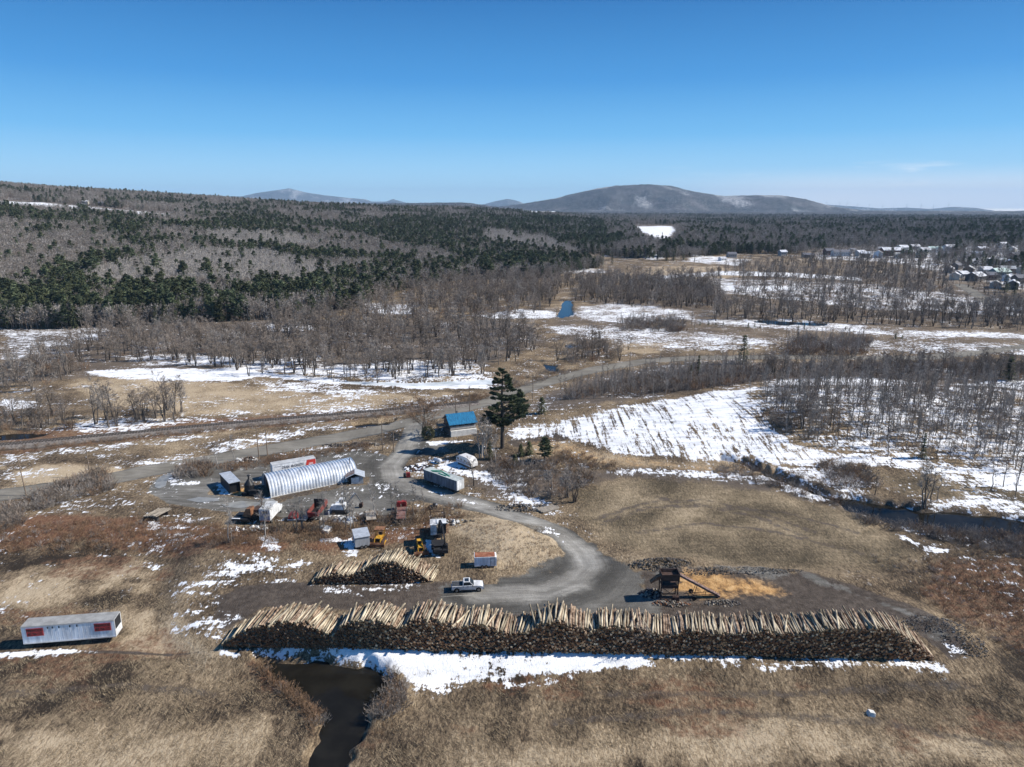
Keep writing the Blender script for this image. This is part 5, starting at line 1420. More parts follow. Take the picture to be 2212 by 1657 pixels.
def f(b):
    b.box((0, wd / 2, (z0 + z1) / 2), (L, wd, z1 - z0))
    for i in range(24): b.box((-L / 2 + (i + .5) * L / 24, -.004, (z0 + z1) / 2), (.05, .014, z1 - z0 - .25))
P1('body', f, TRAILW, fw)
P1('roof', lambda b: b.box((0, wd / 2, z1 + .03), (L + .06, wd + .06, .06)), mat('roof_dull', (.30, .295, .28), .8, .25, .8), fw)
P1('rail', lambda b: (b.box((0, -.03, z1 - .08), (L, .05, .14)), b.box((0, -.03, z0 + .05), (L, .06, .2))), ALU, fw)
P1('chassis', lambda b: (b.box((0, wd / 2 - .5, z0 - .15), (L * .98, .2, .28)), b.box((0, wd / 2 + .5, z0 - .15), (L * .98, .2, .28)), b.box((-L * .36, wd / 2, .42), (.9, 1.9, .85)), b.box((L * .3, wd / 2, .42), (2.2, 1.9, .8)), b.box((L * .36, .6, .5), (.2, .2, 1))), DARK, fw)


def f(b):
    for x in (-2.95, -2.25, -1.3, .3, 1.35): b.box((x, -.05, z1 - .42), (.17, .03, .36))
P1('vent', f, BLACK, fw)
P1('doorway', lambda b: b.box((L / 2 + .012, wd / 2 + .1, z0 + 2.0), (.03, wd - .35, 1.7)), DARK, fw)
P1('tailgate', lambda b: (b.box((L / 2 + .03, wd / 2, z0 + .55), (.06, wd, 1.1)), b.box((L / 2 + .03, .06, (z0 + z1) / 2), (.08, .12, z1 - z0)), b.box((L / 2 + .03, wd - .06, (z0 + z1) / 2), (.08, .12, z1 - z0))), WHITE, fw)
for x in (-L / 2 + 1.95, L / 2 - 1.75):
    s = P1('sign', lambda b: b.box((x, -.055, z1 - 1.02), (2.5, .03, 1.36)), SIGNR, fw)
    lettering('lettering', 'FIREWOOD', .66, (x, -.078, z1 - .70), (R(90), 0, 0), INK, s, .70); lettering('lettering', '802 754-6172', .6, (x, -.078, z1 - 1.36), (R(90), 0, 0), INK, s, .64)

# --- pickup
m, a, L = between((988, 1281.5), (1032, 1279.5))
pk = thing('pickup_truck', 'white crew cab pickup with a dark bed cover parked between the two log stacks', 'pickup', (m[0], m[1], zat(m[0], m[1])), a)


def f(b):
    side = [(-2.75, .55), (-2.75, 1.22), (-.75, 1.24), (-.72, 1.25), (1.0, 1.27), (2.35, 1.18), (2.82, 1.02), (2.85, .52), (2.5, .45), (2.38, .8), (2.0, .95), (1.6, .8), (1.45, .42), (-1.35, .42), (-1.5, .8), (-1.9, .95), (-2.3, .8), (-2.42, .5)]
    b.prism(side, .02, 2.0)
P1('body', f, WHITE, pk)
P1('cab', lambda b: b.add([(-.85, .08, 1.24), (1.15, .08, 1.26), (1.15, 1.94, 1.26), (-.85, 1.94, 1.24), (-.68, .22, 1.93), (.42, .24, 1.95), (.42, 1.78, 1.95), (-.68, 1.8, 1.93)], [(0, 1, 5, 4), (1, 2, 6, 5), (2, 3, 7, 6), (3, 0, 4, 7), (4, 5, 6, 7)]), WHITE, pk)
P1('windshield', lambda b: b.add([(1.12, .16, 1.32), (1.12, 1.86, 1.32), (.48, 1.74, 1.915), (.48, .28, 1.915)], [(0, 1, 2, 3)]) or b.m, GLASS, pk).location.x = .025
P1('side_window', lambda b: b.add([(-.70, .075, 1.34), (.92, .085, 1.36), (.40, .21, 1.84), (-.60, .2, 1.84)], [(0, 1, 2, 3)]), GLASS, pk)
P1('sunroof', lambda b: b.box((-.1, 1.0, 1.955), (.75, 1.1, .02)), GLASS, pk)
P1('bed_cover', lambda b: b.box((-1.78, 1.01, 1.245), (1.85, 1.72, .05)), mat('vinyl', (.05, .053, .058), .8, .2, 2), pk)
P1('hood', lambda b: b.box((1.75, 1.01, 1.225), (1.2, 1.6, .09), tilt=(0, R(4), 0)), WHITE, pk)
for hx in (.2, 1.6): P1('headlight', lambda b: b.box((2.82, hx + .1, .93), (.08, .32, .2)), GLASS, pk)
P1('grille', lambda b: b.box((2.85, 1.01, .8), (.05, 1.1, .32)), BLACK, pk)
P1('bumper', lambda b: (b.box((2.9, 1.01, .55), (.16, 1.9, .22)), b.box((-2.8, 1.01, .58), (.14, 1.9, .2))), STEEL, pk)
P1('mirror', lambda b: b.box((.95, -.12, 1.36), (.12, .2, .22)), BLACK, pk)
P1('running_board', lambda b: b.box((.05, -.02, .45), (2.6, .16, .08)), BLACK, pk)
P1('door_handle', lambda b: (b.box((.05, .0, 1.12), (.2, .04, .05)), b.box((-.75, .0, 1.12), (.2, .04, .05))), BLACK, pk)
for x in (-1.9, 2.0):
    wheel(pk, x, .14, .41, .28, -1); wheel(pk, x, 1.88, .41, .28, 1)

# --- enclosed cargo trailer with rusty roof
m, a, L = between((1026, 1231), (1072, 1229.5)); L = 4.2
ct = thing('cargo_trailer', 'small white enclosed trailer with a rusty red roof, beside the pickup on the tan knoll', 'trailer', (m[0], m[1], zat(m[0], m[1])), a)
P1('body', lambda b: b.prism([(-L / 2, .42), (-L / 2, 2.3), (L / 2 - .25, 2.3), (L / 2, 2.0), (L / 2, .42)], 0, 2.05), TRAILW, ct)
P1('roof', lambda b: b.box((-.1, 1.02, 2.32), (L - .4, 1.9, .05)), mat('rusty_roof', (.27, .075, .035), .9, .35, 1.2, col2=(.36, .16, .09)), ct)
P1('trim', lambda b: (b.box((0, -.02, 2.2), (L, .03, .1)), b.box((0, -.02, .47), (L, .03, .1))), WHITE, ct)
dr = P1('door', lambda b: (b.box((1.35, -.02, 1.35), (.78, .03, 1.6))), WHITE, ct)
P1('door_frame', lambda b: (b.box((.93, -.022, 1.35), (.05, .04, 1.7)), b.box((1.77, -.022, 1.35), (.05, .04, 1.7)), b.box((1.35, -.022, 2.18), (.86, .04, .05))), DARK, dr)
P1('handle', lambda b: b.box((1.05, -.05, 1.3), (.12, .04, .1)), BLACK, dr)
P1('drawbar', lambda b: (b.bar((-L / 2, .5, .45), (-L / 2 - 1.1, 1.0, .45), .08), b.bar((-L / 2, 1.5, .45), (-L / 2 - 1.1, 1.0, .45), .08), b.bar((-L / 2 - .05, .3, .5), (-L / 2 - .7, .3, 2.2), .06)), STEEL, ct)
for x in (-.6, .1): wheel(ct, x, -.03, .33, .2, -1)

# --- small grey shed on a trailer frame
m, a, L = between((769, 1189), (799, 1184)); L = 2.9
gs = thing('tool_shed', 'small grey metal shed on a wheeled frame beside the yellow bulldozer', 'shed', (m[0], m[1], zat(m[0], m[1])), a)
P1('wall', lambda b: b.prism([(0, .5), (0, 2.5), (3.2, 2.9), (3.2, .5)], -L / 2, L / 2, axis='x'), GREYW, gs)
P1('roof', lambda b: b.prism([(-.15, 2.52), (-.15, 2.6), (3.3, 3.04), (3.3, 2.96)], -L / 2 - .12, L / 2 + .12, axis='x'), TIN, gs)
P1('frame', lambda b: (b.bar((-L / 2, .1, .42), (L / 2 + .9, .1, .42), .14), b.bar((-L / 2, 3.0, .42), (L / 2 + .9, 3.0, .42), .14), b.bar((L / 2 + .6, .1, .42), (L / 2 + .6, 3, .42), .12), b.bar((L / 2 + .5, .3, .45), (L / 2 + .5, .3, 1.3), .1)), RUSTD, gs)
for x in (-.2, .6): wheel(gs, x, -.05, .36, .2, -1)


# --- bulldozers
def dozer(name, label, px, py, rz, canopy, k=1.0):
    o = thing(name, label, 'bulldozer', g1(px, py), rz, None)      # nose points to local -Y
    for s in (-1, 1):
        P1('track', lambda b: b.prism([(-1.5, .15), (-1.35, .0), (1.35, .0), (1.55, .2), (1.5, .75), (1.2, .92), (-1.2, .92), (-1.5, .7)], s * .95 - .24, s * .95 + .24, axis='x'), RUSTD, o)
    P1('body', lambda b: b.box((0, .2, .85), (1.35, 2.6, .5)), YEL, o)
    P1('hood', lambda b: b.prism([(-1.35, .9), (-1.35, 1.55), (.1, 1.7), (.1, .9)], -.5, .5, axis='x'), YEL, o)
    P1('grille', lambda b: b.box((0, -1.37, 1.2), (.75, .05, .55)), DARK, o)
    P1('blade', lambda b: b.prism([(-2.15, .05), (-2.3, .35), (-2.3, .7), (-2.1, 1.02), (-2.03, 1.0), (-2.2, .68), (-2.2, .37), (-2.05, .05)], -1.55, 1.55, axis='x'), RUST, o)
    P1('push_arm', lambda b: (b.bar((-1.3, -2.1, .4), (-1.3, .2, .5), .16), b.bar((1.3, -2.1, .4), (1.3, .2, .5), .16)), YEL, o)
    P1('seat', lambda b: (b.box((0, .75, 1.25), (.6, .5, .3)), b.box((0, 1.0, 1.6), (.6, .15, .6))), BLACK, o)
    P1('ram', lambda b: (b.bar((-.62, -1.2, 1.6), (-.62, -2.05, .6), .12), b.bar((.62, -1.2, 1.6), (.62, -2.05, .6), .12)), YEL, o)
    if canopy:
        P1('post', lambda b: [b.bar((x, y, .9), (x, y, 2.75), .12) for x in (-.8, .8) for y in (.1, 1.35)], YEL, o)
        P1('canopy', lambda b: b.box((0, .7, 2.82), (1.95, 1.7, .14)), RUST, o)
    else:
        P1('cage', lambda b: ([b.bar((x, y, .9), (x * .9, y, 2.3), .12) for x in (-.6, .6) for y in (.35, 1.3)], b.box((0, .8, 2.33), (1.2, 1.1, .1)), b.bar((-.6, 1.3, 1.6), (.6, 1.3, 1.6), .1)), YEL, o)
    o.scale = (k, k, k); return o


dozer('bulldozer', 'yellow bulldozer with a rusty flat canopy and rusty blade beside the grey shed', 820, 1172, R(-4), True)
dozer('bulldozer', 'small yellow bulldozer without a canopy, between the rear log stack and the log loader', 908, 1191, R(14), False, .92)

# --- log truck with loader and slasher
p = g1(948, 1192)
lt = thing('log_loader', 'black log loader truck with white cab roof, bent boom and grapple beside the small bulldozer', 'log loader', p, R(7))
P1('chassis', lambda b: (b.box((-.55, 4.4, 1.0), (.22, 9.5, .3)), b.box((.55, 4.4, 1.0), (.22, 9.5, .3)), b.box((0, 6.5, 1.25), (2.3, 5.2, .2)), b.box((0, .6, 1.2), (2.2, 2.2, .25))), DARK, lt)
for y in (.9, 2.2, 7.6, 8.8):
    for s in (-1, 1):
        mb = MB(); mb.tube([(s * 1.02 - .16, y, .5), (s * 1.02 + .16, y, .5)], .5, 14, 0, True); w_ = part('wheel', mb, RUBBER, lt)
        mb = MB(); mb.tube([(s * 1.19, y, .5), (s * 1.2, y, .5)], .26, 10, 0, True); part('rim', mb, STEEL, w_)
P1('turntable', lambda b: b.tube([(0, 3.4, 1.1), (0, 3.4, 1.7)], .75, 14, 0, True), BLACK, lt)
P1('engine_house', lambda b: (b.box((-.75, 3.9, 2.5), (1.0, 2.2, 1.7)), b.box((-.75, 3.9, 3.42), (1.1, 2.3, .12))), mat('dirty_white', (.5, .5, .5), .6, .5, 1.5), lt)
cb = P1('cab', lambda b: (b.box((.65, 3.9, 2.55), (1.35, 1.5, 1.8)),), BLACK, lt)
P1('cab_roof', lambda b: b.box((.6, 3.9, 3.52), (1.6, 1.75, .16)), WHITE, cb)
P1('window', lambda b: (b.box((.65, 3.13, 2.75), (1.1, .03, 1.1)), b.box((1.34, 3.9, 2.75), (.03, 1.2, 1.1))), GLASS, cb)
for x in (-1.15, 1.15):
    P1('stake', lambda b: [b.bar((x, y, 1.3), (x, y, 3.7), .12) for y in (6.0, 7.4, 8.8)], RUSTD, lt)
P1('headboard', lambda b: (b.bar((-1.15, 9.0, 3.0), (1.15, 9.0, 3.0), .1), b.bar((-1.15, 9.0, 2.0), (1.15, 9.0, 2.0), .1)), RUSTD, lt)
P1('load', lambda b: [b.tube([(-.8 + .32 * i, 5.6, 1.55 + .1 * (i % 2)), (-.8 + .32 * i, 9.4, 1.55 + .1 * (i % 2))], .16, 7, 0, True) for i in range(6)], OLDW, lt)
bm = P1('boom', lambda b: (b.bar((.1, 3.2, 2.1), (.35, 2.3, 4.4), .34), b.bar((.35, 2.3, 4.4), (.7, .2, 4.3), .3), b.bar((.7, .2, 4.3), (.95, -1.5, 3.0), .24)), BLACK, lt)
P1('hydraulic_ram', lambda b: (b.bar((.25, 3.0, 2.4), (.5, 1.6, 4.1), .12), b.bar((.55, 1.5, 4.0), (.8, -.2, 3.8), .12)), STEEL, bm)
gp = P1('grapple', lambda b: (b.tube([(.95, -1.5, 3.0), (.97, -1.5, 2.2)], .1, 8), b.tube([(.97, -1.5, 2.2), (1.35, -1.5, 1.7), (1.3, -1.5, 1.0), (1.05, -1.5, .75)], [.12, .1, .09, .05], 6), b.tube([(.97, -1.5, 2.2), (.6, -1.5, 1.7), (.62, -1.5, 1.0), (.9, -1.5, .75)], [.12, .1, .09, .05], 6)), BLACK, lt)
P1('saw_deck', lambda b: (b.box((.3, -.9, .75), (2.4, 1.6, .5)), b.box((-.9, -.9, 1.2), (.2, 1.6, .9)), b.box((1.2, -.6, 1.1), (.5, .8, 1.0))), DARK, lt)
P1('side_bed', lambda b: (b.box((-1.9, 5.9, .9), (.9, 1.5, .25)), b.box((-1.9, 5.2, 1.3), (.9, .1, .7))), DARK, lt)

lt.scale = (1.22, 1.22, 1.22)
# --- firewood processor with conveyor
m, a, L = between((1427, 1296), (1463, 1296))
fp = thing('wood_processor', 'rusty firewood processor tower on thin legs with a hopper, chute and long conveyor', 'machine', (m[0], m[1], zat(m[0], m[1])), a)
for x in (-1.45, 1.45):
    for y in (0, 1.7): P1('leg', lambda b: (b.bar((x, y, 0), (x, y, 4.6), .16),), RUSTD, fp)
P1('brace', lambda b: (b.bar((-1.45, 0, .2), (1.45, 0, 2.4), .05), b.bar((1.45, 0, .2), (-1.45, 0, 2.4), .05), b.bar((-1.45, 0, .15), (1.45, 0, .15), .09), b.bar((-1.45, 1.7, .15), (1.45, 1.7, .15), .09), b.bar((-1.45, 0, 3.6), (1.45, 0, 3.6), .08), b.bar((-1.45, 0, .2), (-1.45, 1.7, 2.4), .05), b.bar((1.45, 0, .2), (1.45, 1.7, 2.4), .05)), RUSTD, fp)
P1('platform', lambda b: (b.box((0, .85, 2.55), (2.75, 1.7, .1)), b.box((0, -.03, 2.45), (2.75, .06, .6))), RUSTD, fp)
P1('hopper', lambda b: (b.prism([(-.1, 3.65), (-.35, 4.9), (-.27, 4.9), (0, 3.65)], -1.5, 1.5, axis='x'), b.prism([(1.75, 3.65), (2.0, 4.9), (1.92, 4.9), (1.65, 3.65)], -1.5, 1.5, axis='x'), b.box((-1.5, .8, 4.3), (.1, 2.0, 1.3)), b.box((1.55, .8, 4.35), (.12, 2.2, 1.5)), b.box((0, .85, 3.68), (2.9, 1.7, .08)), b.box((.1, 1.0, 4.3), (2.6, 1.2, .1))), RUSTD, fp)
P1('chute', lambda b: (b.prism([(-1.5, 4.3), (-1.5, 3.8), (-3.2, 2.75), (-3.3, 3.0), (-2.2, 4.0)], .45, 1.3)), RUST, fp)
cv = P1('conveyor', lambda b: (b.bar((1.6, .85, 4.5), (8.9, .85, .35), .75, h=.16), b.bar((1.6, .45, 4.42), (8.9, .45, .27), .08, h=.34), b.bar((1.6, 1.25, 4.42), (8.9, 1.25, .27), .08, h=.34), b.box((8.4, .85, .55), (1.4, .9, .35), tilt=(0, R(29), 0))), mat('rust_pale', (.13, .08, .065), .85, .4, 2, col2=(.28, .19, .165)), fp)
P1('undercarriage', lambda b: (b.bar((4.3, .4, .55), (8.5, .4, .75), .08), b.bar((4.3, 1.3, .55), (8.5, 1.3, .75), .08), b.bar((4.4, .4, .5), (4.9, .45, 2.5), .07), b.bar((4.4, 1.3, .5), (4.9, 1.25, 2.5), .07), b.bar((6.4, .4, .6), (6.5, .5, 1.6), .06), b.bar((6.4, 1.3, .6), (6.5, 1.2, 1.6), .06), b.bar((4.3, -.3, .45), (4.3, 2.0, .45), .1)), RUSTD, cv)
for y in (-.35, 2.05):
    mb = MB(); mb.tube([(4.3, y - .1, .42), (4.3, y + .1, .42)], .42, 14, 0, True); part('wheel', mb, RUBBER, cv)
P1('engine', lambda b: (b.box((1.0, -.5, .55), (1.1, .8, .8)), b.tube([(1.2, -.6, .9), (1.2, -.6, 1.5)], .06, 6)), RUSTD, fp)


def heap(name, label, cat, px, py, rx, ry, h, n, size, mats_, seed, kind=None, flatpiece=.4, long=2.2, group=None):
    """a heap of loose split pieces or boulders lying on a mound"""
    r = random.Random(seed); c = g1(px, py); mb = MB()
    for i in range(n):
        a = r.uniform(0, 6.28); q = math.sqrt(r.random()); x, y = math.cos(a) * q * rx, math.sin(a) * q * ry
        z = h * (1 - q) * r.uniform(.3, 1) + .05; s = size * r.uniform(.5, 1.3)
        mb.box((x, y, z + zat(c.x + x, c.y + y) - c.z), (s * r.uniform(1, long), s, s * r.uniform(flatpiece, 1)), r.uniform(0, 3.14), r.randrange(len(mats_)), tilt=(r.gauss(0, .4), r.gauss(0, .4), 0), taper=(r.uniform(.5, .9), r.uniform(.5, .9)))
    o = link(name, mb.mesh(name, mats_), None, c); tag(o, label, cat, group, kind); return o


DKW = mat('dark_split', (.06, .055, .06), .9, .4, 2)
heap('firewood_heap', 'heap of dark split firewood below the chute of the wood processor', 'firewood', 1408, 1283, 2.0, 1.5, 1.2, 90, .4, [DKW, OLDW, BLACK], 1, 'stuff')
heap('bark_heap', 'low heap of bark and slabs beneath the wood processor', 'bark', 1450, 1304, 3.4, 1.1, .6, 130, .26, [OLDW, RUST, SOIL], 2, 'stuff')
heap('bark_heap', 'scattered slabs at the foot of the conveyor', 'bark', 1560, 1303, 3.2, 1.2, .3, 110, .22, [OLDW, SOIL], 3, 'stuff')
heap('spoil_heap', 'ridge of grey spoil and brush behind the wood processor', 'debris', 1425, 1218, 6, 1.6, 1.2, 420, .17, [SOIL, SOIL, SOIL, OLDW], 4, 'stuff')
heap('spoil_heap', 'long low bank of grey rubble along the far rim of the log yard', 'debris', 1600, 1232, 12, 1.3, .5, 480, .13, [SOIL, SOIL, SOIL, RUBBLE], 5, 'stuff')
heap('spoil_heap', 'crumbling rubble at the outer rim of the log yard', 'debris', 2010, 1345, 6, 2.6, .5, 420, .14, [SOIL, SOIL, SOIL, RUBBLE], 6, 'stuff')
heap('spoil_heap', 'rubble on the slope past the tapering end of the long log stack', 'debris', 2085, 1385, 3.5, 3.5, .4, 240, .15, [SOIL, SOIL, SOIL, RUBBLE], 7, 'stuff')
heap('stump_heap', 'dark roots and trash beside the drive below the leafless brush', 'debris', 1130, 1098, 6.5, 2.2, .8, 200, .32, [BLACK, OLDW, SOIL, SOIL, RUBBLE], 8, 'stuff')
heap('boulder_row', 'pale boulders strewn along the weedy edge of the yard', 'rocks', 975, 1130, 5, 1.2, .4, 40, .55, [CONC, SOIL], 9, 'stuff', .7, 1.3)
heap('scrap_heap', 'scrap and snow in front of the white box truck', 'scrap', 545, 1142, 5, 1.3, .4, 60, .5, [SNOWM, RUSTD, CONC, SOIL], 10, 'stuff', .6, 1.5)
heap('scrap_heap', 'dark scrap and brush on the verge above the white road trailer', 'scrap', 532, 996, 3.2, 1.6, 1.6, 60, .6, [RUSTD, BLACK, CONC], 11, 'stuff')
heap('scrap_heap', 'scrap metal among the snow beside the drive, uphill of the grey box trailer', 'scrap', 905, 1012, 4.5, 2.2, .7, 110, .5, [BLACK, RUSTD, SNOWM], 12, 'stuff')
heap('scrap_heap', 'pale scrap stones in front of the white excavator', 'scrap', 745, 1126, 2.6, 1.4, .8, 36, .75, [CONC, GALV, SOIL], 13, 'stuff', .7, 1.4)
heap('brush_heap', 'dark brush heap along the verge by the paved road', 'debris', 765, 962, 9, 1.8, .9, 200, .36, [BLACK, SOIL, OLDW], 14, 'stuff')
for i, q in enumerate([(705, 1148), (697, 1140)]):
    heap('boulder', ['large pale boulder in the weeds below the white excavator', 'smaller pale boulder in the weeds below the red stake truck'][i], 'boulder', q[0], q[1], .3, .3, .2, 3, 1.5 - .4 * i, [CONC], 20 + i, None, .7, 1.2)
heap('boulder', 'single white boulder in the matted grass in front of the long log stack', 'boulder', 1882, 1545, .25, .2, .2, 3, .8, [CONC], 23, None, .8, 1.2)

# --- lumber by the drive
m, a, L = between((1172, 1113), (1206, 1104))
lb = link('lumber_stack', None, None, (m[0], m[1], zat(m[0], m[1])), a); mb = MB()
for i in range(7):
    for k in range(2): mb.box((random.uniform(-.2, .2), .34 * i, .2 + .18 * k), (4.6 + random.uniform(-.5, .5), .3, .15), random.uniform(-.03, .03))
bpy.data.objects.remove(lb); lb = link('lumber_stack', mb.mesh('lumber_stack', OLDW), None, (m[0], m[1], zat(m[0], m[1])), a)
tag(lb, 'weathered grey planks stacked at the corner of the meadow beside the drive', 'lumber')
m, a, L = between((314, 1127), (335, 1126)); mb = MB(); r_ = random.Random(3)
for i in range(20): mb.tube([(r_.uniform(-.3, .3) + i * .13, -.4, 1.2 + r_.uniform(0, .3)), (i * .13 + 1.2 + r_.uniform(-.3, .3), 4.2, 1.0 + r_.uniform(0, .3))], .1, 6, 0, True)
o = link('log_bunk', None, None, (m[0] - 1, m[1], zat(m[0], m[1]))); tag(o, 'heap of weathered poles on a low bunk at the edge of the weedy slope', 'poles')
part('poles', mb, OLDW, o); P1('bunk', lambda b: (b.box((1.2, .3, .5), (3.2, .3, 1.0)), b.box((1.8, 3.2, .45), (3.2, .3, .9))), BLACK, o)

# --- ribbed arch building
ang = R(31.5); base = np.array([-57.0, 156.0]); L = 21.5; wd = 8.6; hr = 4.3
qz = zat(*base)
qh = thing('arch_shed', 'long ribbed metal arch shed of bare silver steel in the gravel yard', 'shed', (base[0], base[1], qz), ang)


def f(b):
    nr, ns = 29 * 4, 26
    for i in range(nr + 1):
        x = L * i / nr; ph = (i % 4); off = (.2, .2, -.04, -.04)[ph]
        for k in range(ns + 1):
            t_ = math.pi * k / ns; rr = 1 + off / hr
            b.v.append((x, wd / 2 - math.cos(t_) * wd / 2 * rr, max(0, math.sin(t_)) ** .85 * hr * rr))
    for i in range(nr):
        for k in range(ns):
            o = i * (ns + 1) + k; b.f.append((o, o + ns + 1, o + ns + 2, o + 1)); b.m.append(0)
P1('shell', f, GALV, qh)


def endwall(x):
    def f(b):
        ns = 26; pts = [(wd / 2 - math.cos(math.pi * k / ns) * wd / 2 * .97, max(0, math.sin(math.pi * k / ns)) ** .85 * hr * .97) for k in range(ns + 1)]
        b.prism([(p_[0], p_[1]) for p_ in pts], x, x + .06, axis='x')
    return f
e = P1('end_wall', endwall(.5), mat('blue_grey_wall', (.10, .12, .16), .7, .3, 1), qh)
P1('door', lambda b: b.box((.46, wd / 2, 1.7), (.06, 3.6, 3.4)), BLACK, e)
P1('end_wall', endwall(L - .5), GREYW, qh)
P1('sill', lambda b: (b.box((L / 2, -.12, .12), (L, .22, .26)), b.box((L / 2, wd + .12, .12), (L, .22, .26))), CONC, qh)
P1('flue', lambda b: b.tube([(L - 1.2, 2.2, 3.4), (L - 1.2, 2.2, 5.4)], .1, 8), BLACK, qh)

# --- lean-to at its far end
m, a, L2 = between((752, 1051), (783, 1043)); ls = thing('lean_to', 'small lean-to shed with a rust striped roof against the end of the arch shed', 'shed', (m[0], m[1], zat(m[0], m[1])), R(12))
P1('wall', lambda b: (b.prism([(0, 0), (0, 1.9), (2.0, 1.9), (2.0, 0)], 0, .1), b.prism([(-1.9, 0), (-1.9, 1.9), (0, 2.6), (1.9, 1.9), (1.9, 0)], 3.2, 3.3), b.box((1.9, 1.6, 1.0), (.1, 3.2, 2.0))), GREYW, ls)
P1('siding', lambda b: [b.box((.0, -.03, .25 + .32 * i), (1.9, .06, .27)) for i in range(5)], WHITE, ls)
P1('roof', lambda b: (b.prism([(-2.4, 1.7), (0, 2.75), (0, 2.85), (-2.4, 1.8)], -.4, 3.6), b.prism([(2.4, 1.7), (0, 2.75), (0, 2.85), (2.4, 1.8)], -.4, 3.6)), TIN, ls)
P1('rust_stripe', lambda b: [b.bar((-2.35, y, 1.86), (-.1, y, 2.84), .34, h=.03) for y in (.2, .9, 1.6, 2.4)], RUST, ls)
P1('inside', lambda b: b.box((-.2, 1.4, .9), (2.9, 2.4, 1.7)), DARK, ls)

# --- road trailer behind the arch shed
c0 = np.array([-59.6, 166.2]); a = R(29.5); L = 10.8
o = thing('semi_trailer', 'white road trailer with a red slanted panel and dark lettering, standing behind the arch shed', 'trailer', (c0[0], c0[1], zat(*c0)), a)
P1('body', lambda b: b.box((L / 2, 1.25, 2.55), (L, 2.5, 2.9)), WHITE, o)
P1('roof', lambda b: b.box((L / 2, 1.25, 4.03), (L + .05, 2.56, .06)), ROOFG, o)
pn = P1('panel', lambda b: b.prism([(L - 2.9, 1.4), (L - 2.3, 3.95), (L - .1, 3.95), (L - .1, 1.4)], -.03, -.01), mat('panel_red', (.55, .05, .035), .5, .15, 1), o)
P1('emblem', lambda b: (b.box((L - 1.25, -.04, 2.9), (1.0, .02, .55)), b.box((L - 1.6, -.041, 2.75), (.6, .02, .3))), mat('emblem_pink', (.7, .42, .40), .6, .2, 1), pn)
lettering('lettering', 'DEAN  McGRATH', .95, (L * .46, -.03, 3.05), (R(90), 0, 0), mat('letter_grey', (.16, .16, .17), .6, .2, 1), o, .72)
lettering('lettering', 'TRUCKING', .4, (1.35, -.03, 3.45), (R(90), 0, 0), mat('letter_pale', (.42, .42, .43), .6, .2, 1), o, .8)
P1('undercarriage', lambda b: (b.box((L / 2, 1.25, .95), (L, 1.2, .25)), b.box((1.0, 1.25, .55), (1.6, 2.2, .9))), BLACK, o)

# --- open black shed
m, a, L = between((499, 1068.5), (518.5, 1062)); o = thing('open_shed', 'black box shed with a flat pale tin roof and open front on the gravel loop', 'shed', (m[0], m[1], zat(m[0], m[1])), R(37))
P1('wall', lambda b: (b.box((-1.2, 3.9, 1.35), (.1, 7.8, 2.7)), b.box((1.2, 3.9, 1.35), (.1, 7.8, 2.7)), b.box((0, 7.75, 1.35), (2.4, .1, 2.7)), b.box((0, .5, 1.3), (2.2, .1, 2.5))), BLACK, o)
P1('roof', lambda b: (b.box((0, 3.9, 2.76), (2.7, 8.2, .1)), [b.box((-.2, .9 + i * .95, 2.83), (2.0, .08, .05)) for i in range(7)]), TIN, o)

# --- burner
p = g1(540, 1066); o = thing('wood_burner', 'round black steel burner with cone top between the open shed and the arch shed', 'burner', p)
P1('drum', lambda b: b.tube([(0, 0, 0), (0, 0, 2.4), (0, 0, 2.6)], [1.15, 1.15, 1.0], 18, 0, True), BLACK, o); P1('cone', lambda b: b.tube([(0, 0, 2.6), (0, 0, 3.7)], [1.05, .25], 18), BLACK, o)
P1('chimney', lambda b: (b.tube([(0, 0, 3.6), (0, 0, 4.5)], .18, 10), b.tube([(0, 0, 4.5), (0, 0, 4.7)], [.36, .3], 10, 0, True)), BLACK, o); P1('base', lambda b: (b.box((1.2, -1.1, .7), (1.8, 1.2, 1.4)), b.box((-.8, -1.2, .4), (1.2, .8, .8))), DARK, o)


# --- trucks and scrap in the equipment yard
def truckbits(o, ys, r=.45, w=1.0):
    for y in ys:
        for s in (-1, 1):
            mb = MB(); mb.tube([(s * w - .14, y, r), (s * w + .14, y, r)], r, 14, 0, True); q = part('wheel', mb, RUBBER, o)
            mb = MB(); mb.tube([(s * (w + .15), y, r), (s * (w + .16), y, r)], r * .55, 10, 0, True); part('rim', mb, STEEL, q)


o = thing('box_truck', 'old box truck with a bright white body seen from its grey rear door', 'truck', g1(573, 1133), R(-3))
P1('box', lambda b: (b.box((0, 2.4, 2.15), (2.4, 4.6, 2.6))), WHITE, o); P1('roof', lambda b: b.box((0, 2.4, 3.48), (2.2, 4.4, .06)), ROOFG, o)
d_ = P1('rear_door', lambda b: b.box((0, .08, 2.05), (2.1, .06, 2.3)), mat('mauve_door', (.30, .28, .33), .7, .25, 1.5), o); P1('window', lambda b: b.box((0, .04, 2.75), (1.2, .03, .5)), GLASS, d_)
P1('cab', lambda b: (b.box((.15, 5.7, 1.35), (2.1, 1.7, 1.3)), b.box((.15, 5.4, 2.1), (1.9, 1.1, .6)), b.box((.15, 7.0, 1.1), (1.7, 1.3, .8))), WHITE, o)
P1('bumper', lambda b: (b.box((0, -.1, .75), (2.0, .2, .3)), b.box((0, -.22, .72), (.5, .04, .22))), RUST, o); P1('chassis', lambda b: b.box((0, 3, .72), (1.0, 7.2, .25)), BLACK, o); truckbits(o, (.9, 6.4))
o = thing('crane_truck', 'rusty old loader truck with a tipped brown body next to the white box truck', 'truck', g1(532, 1132), R(-10))
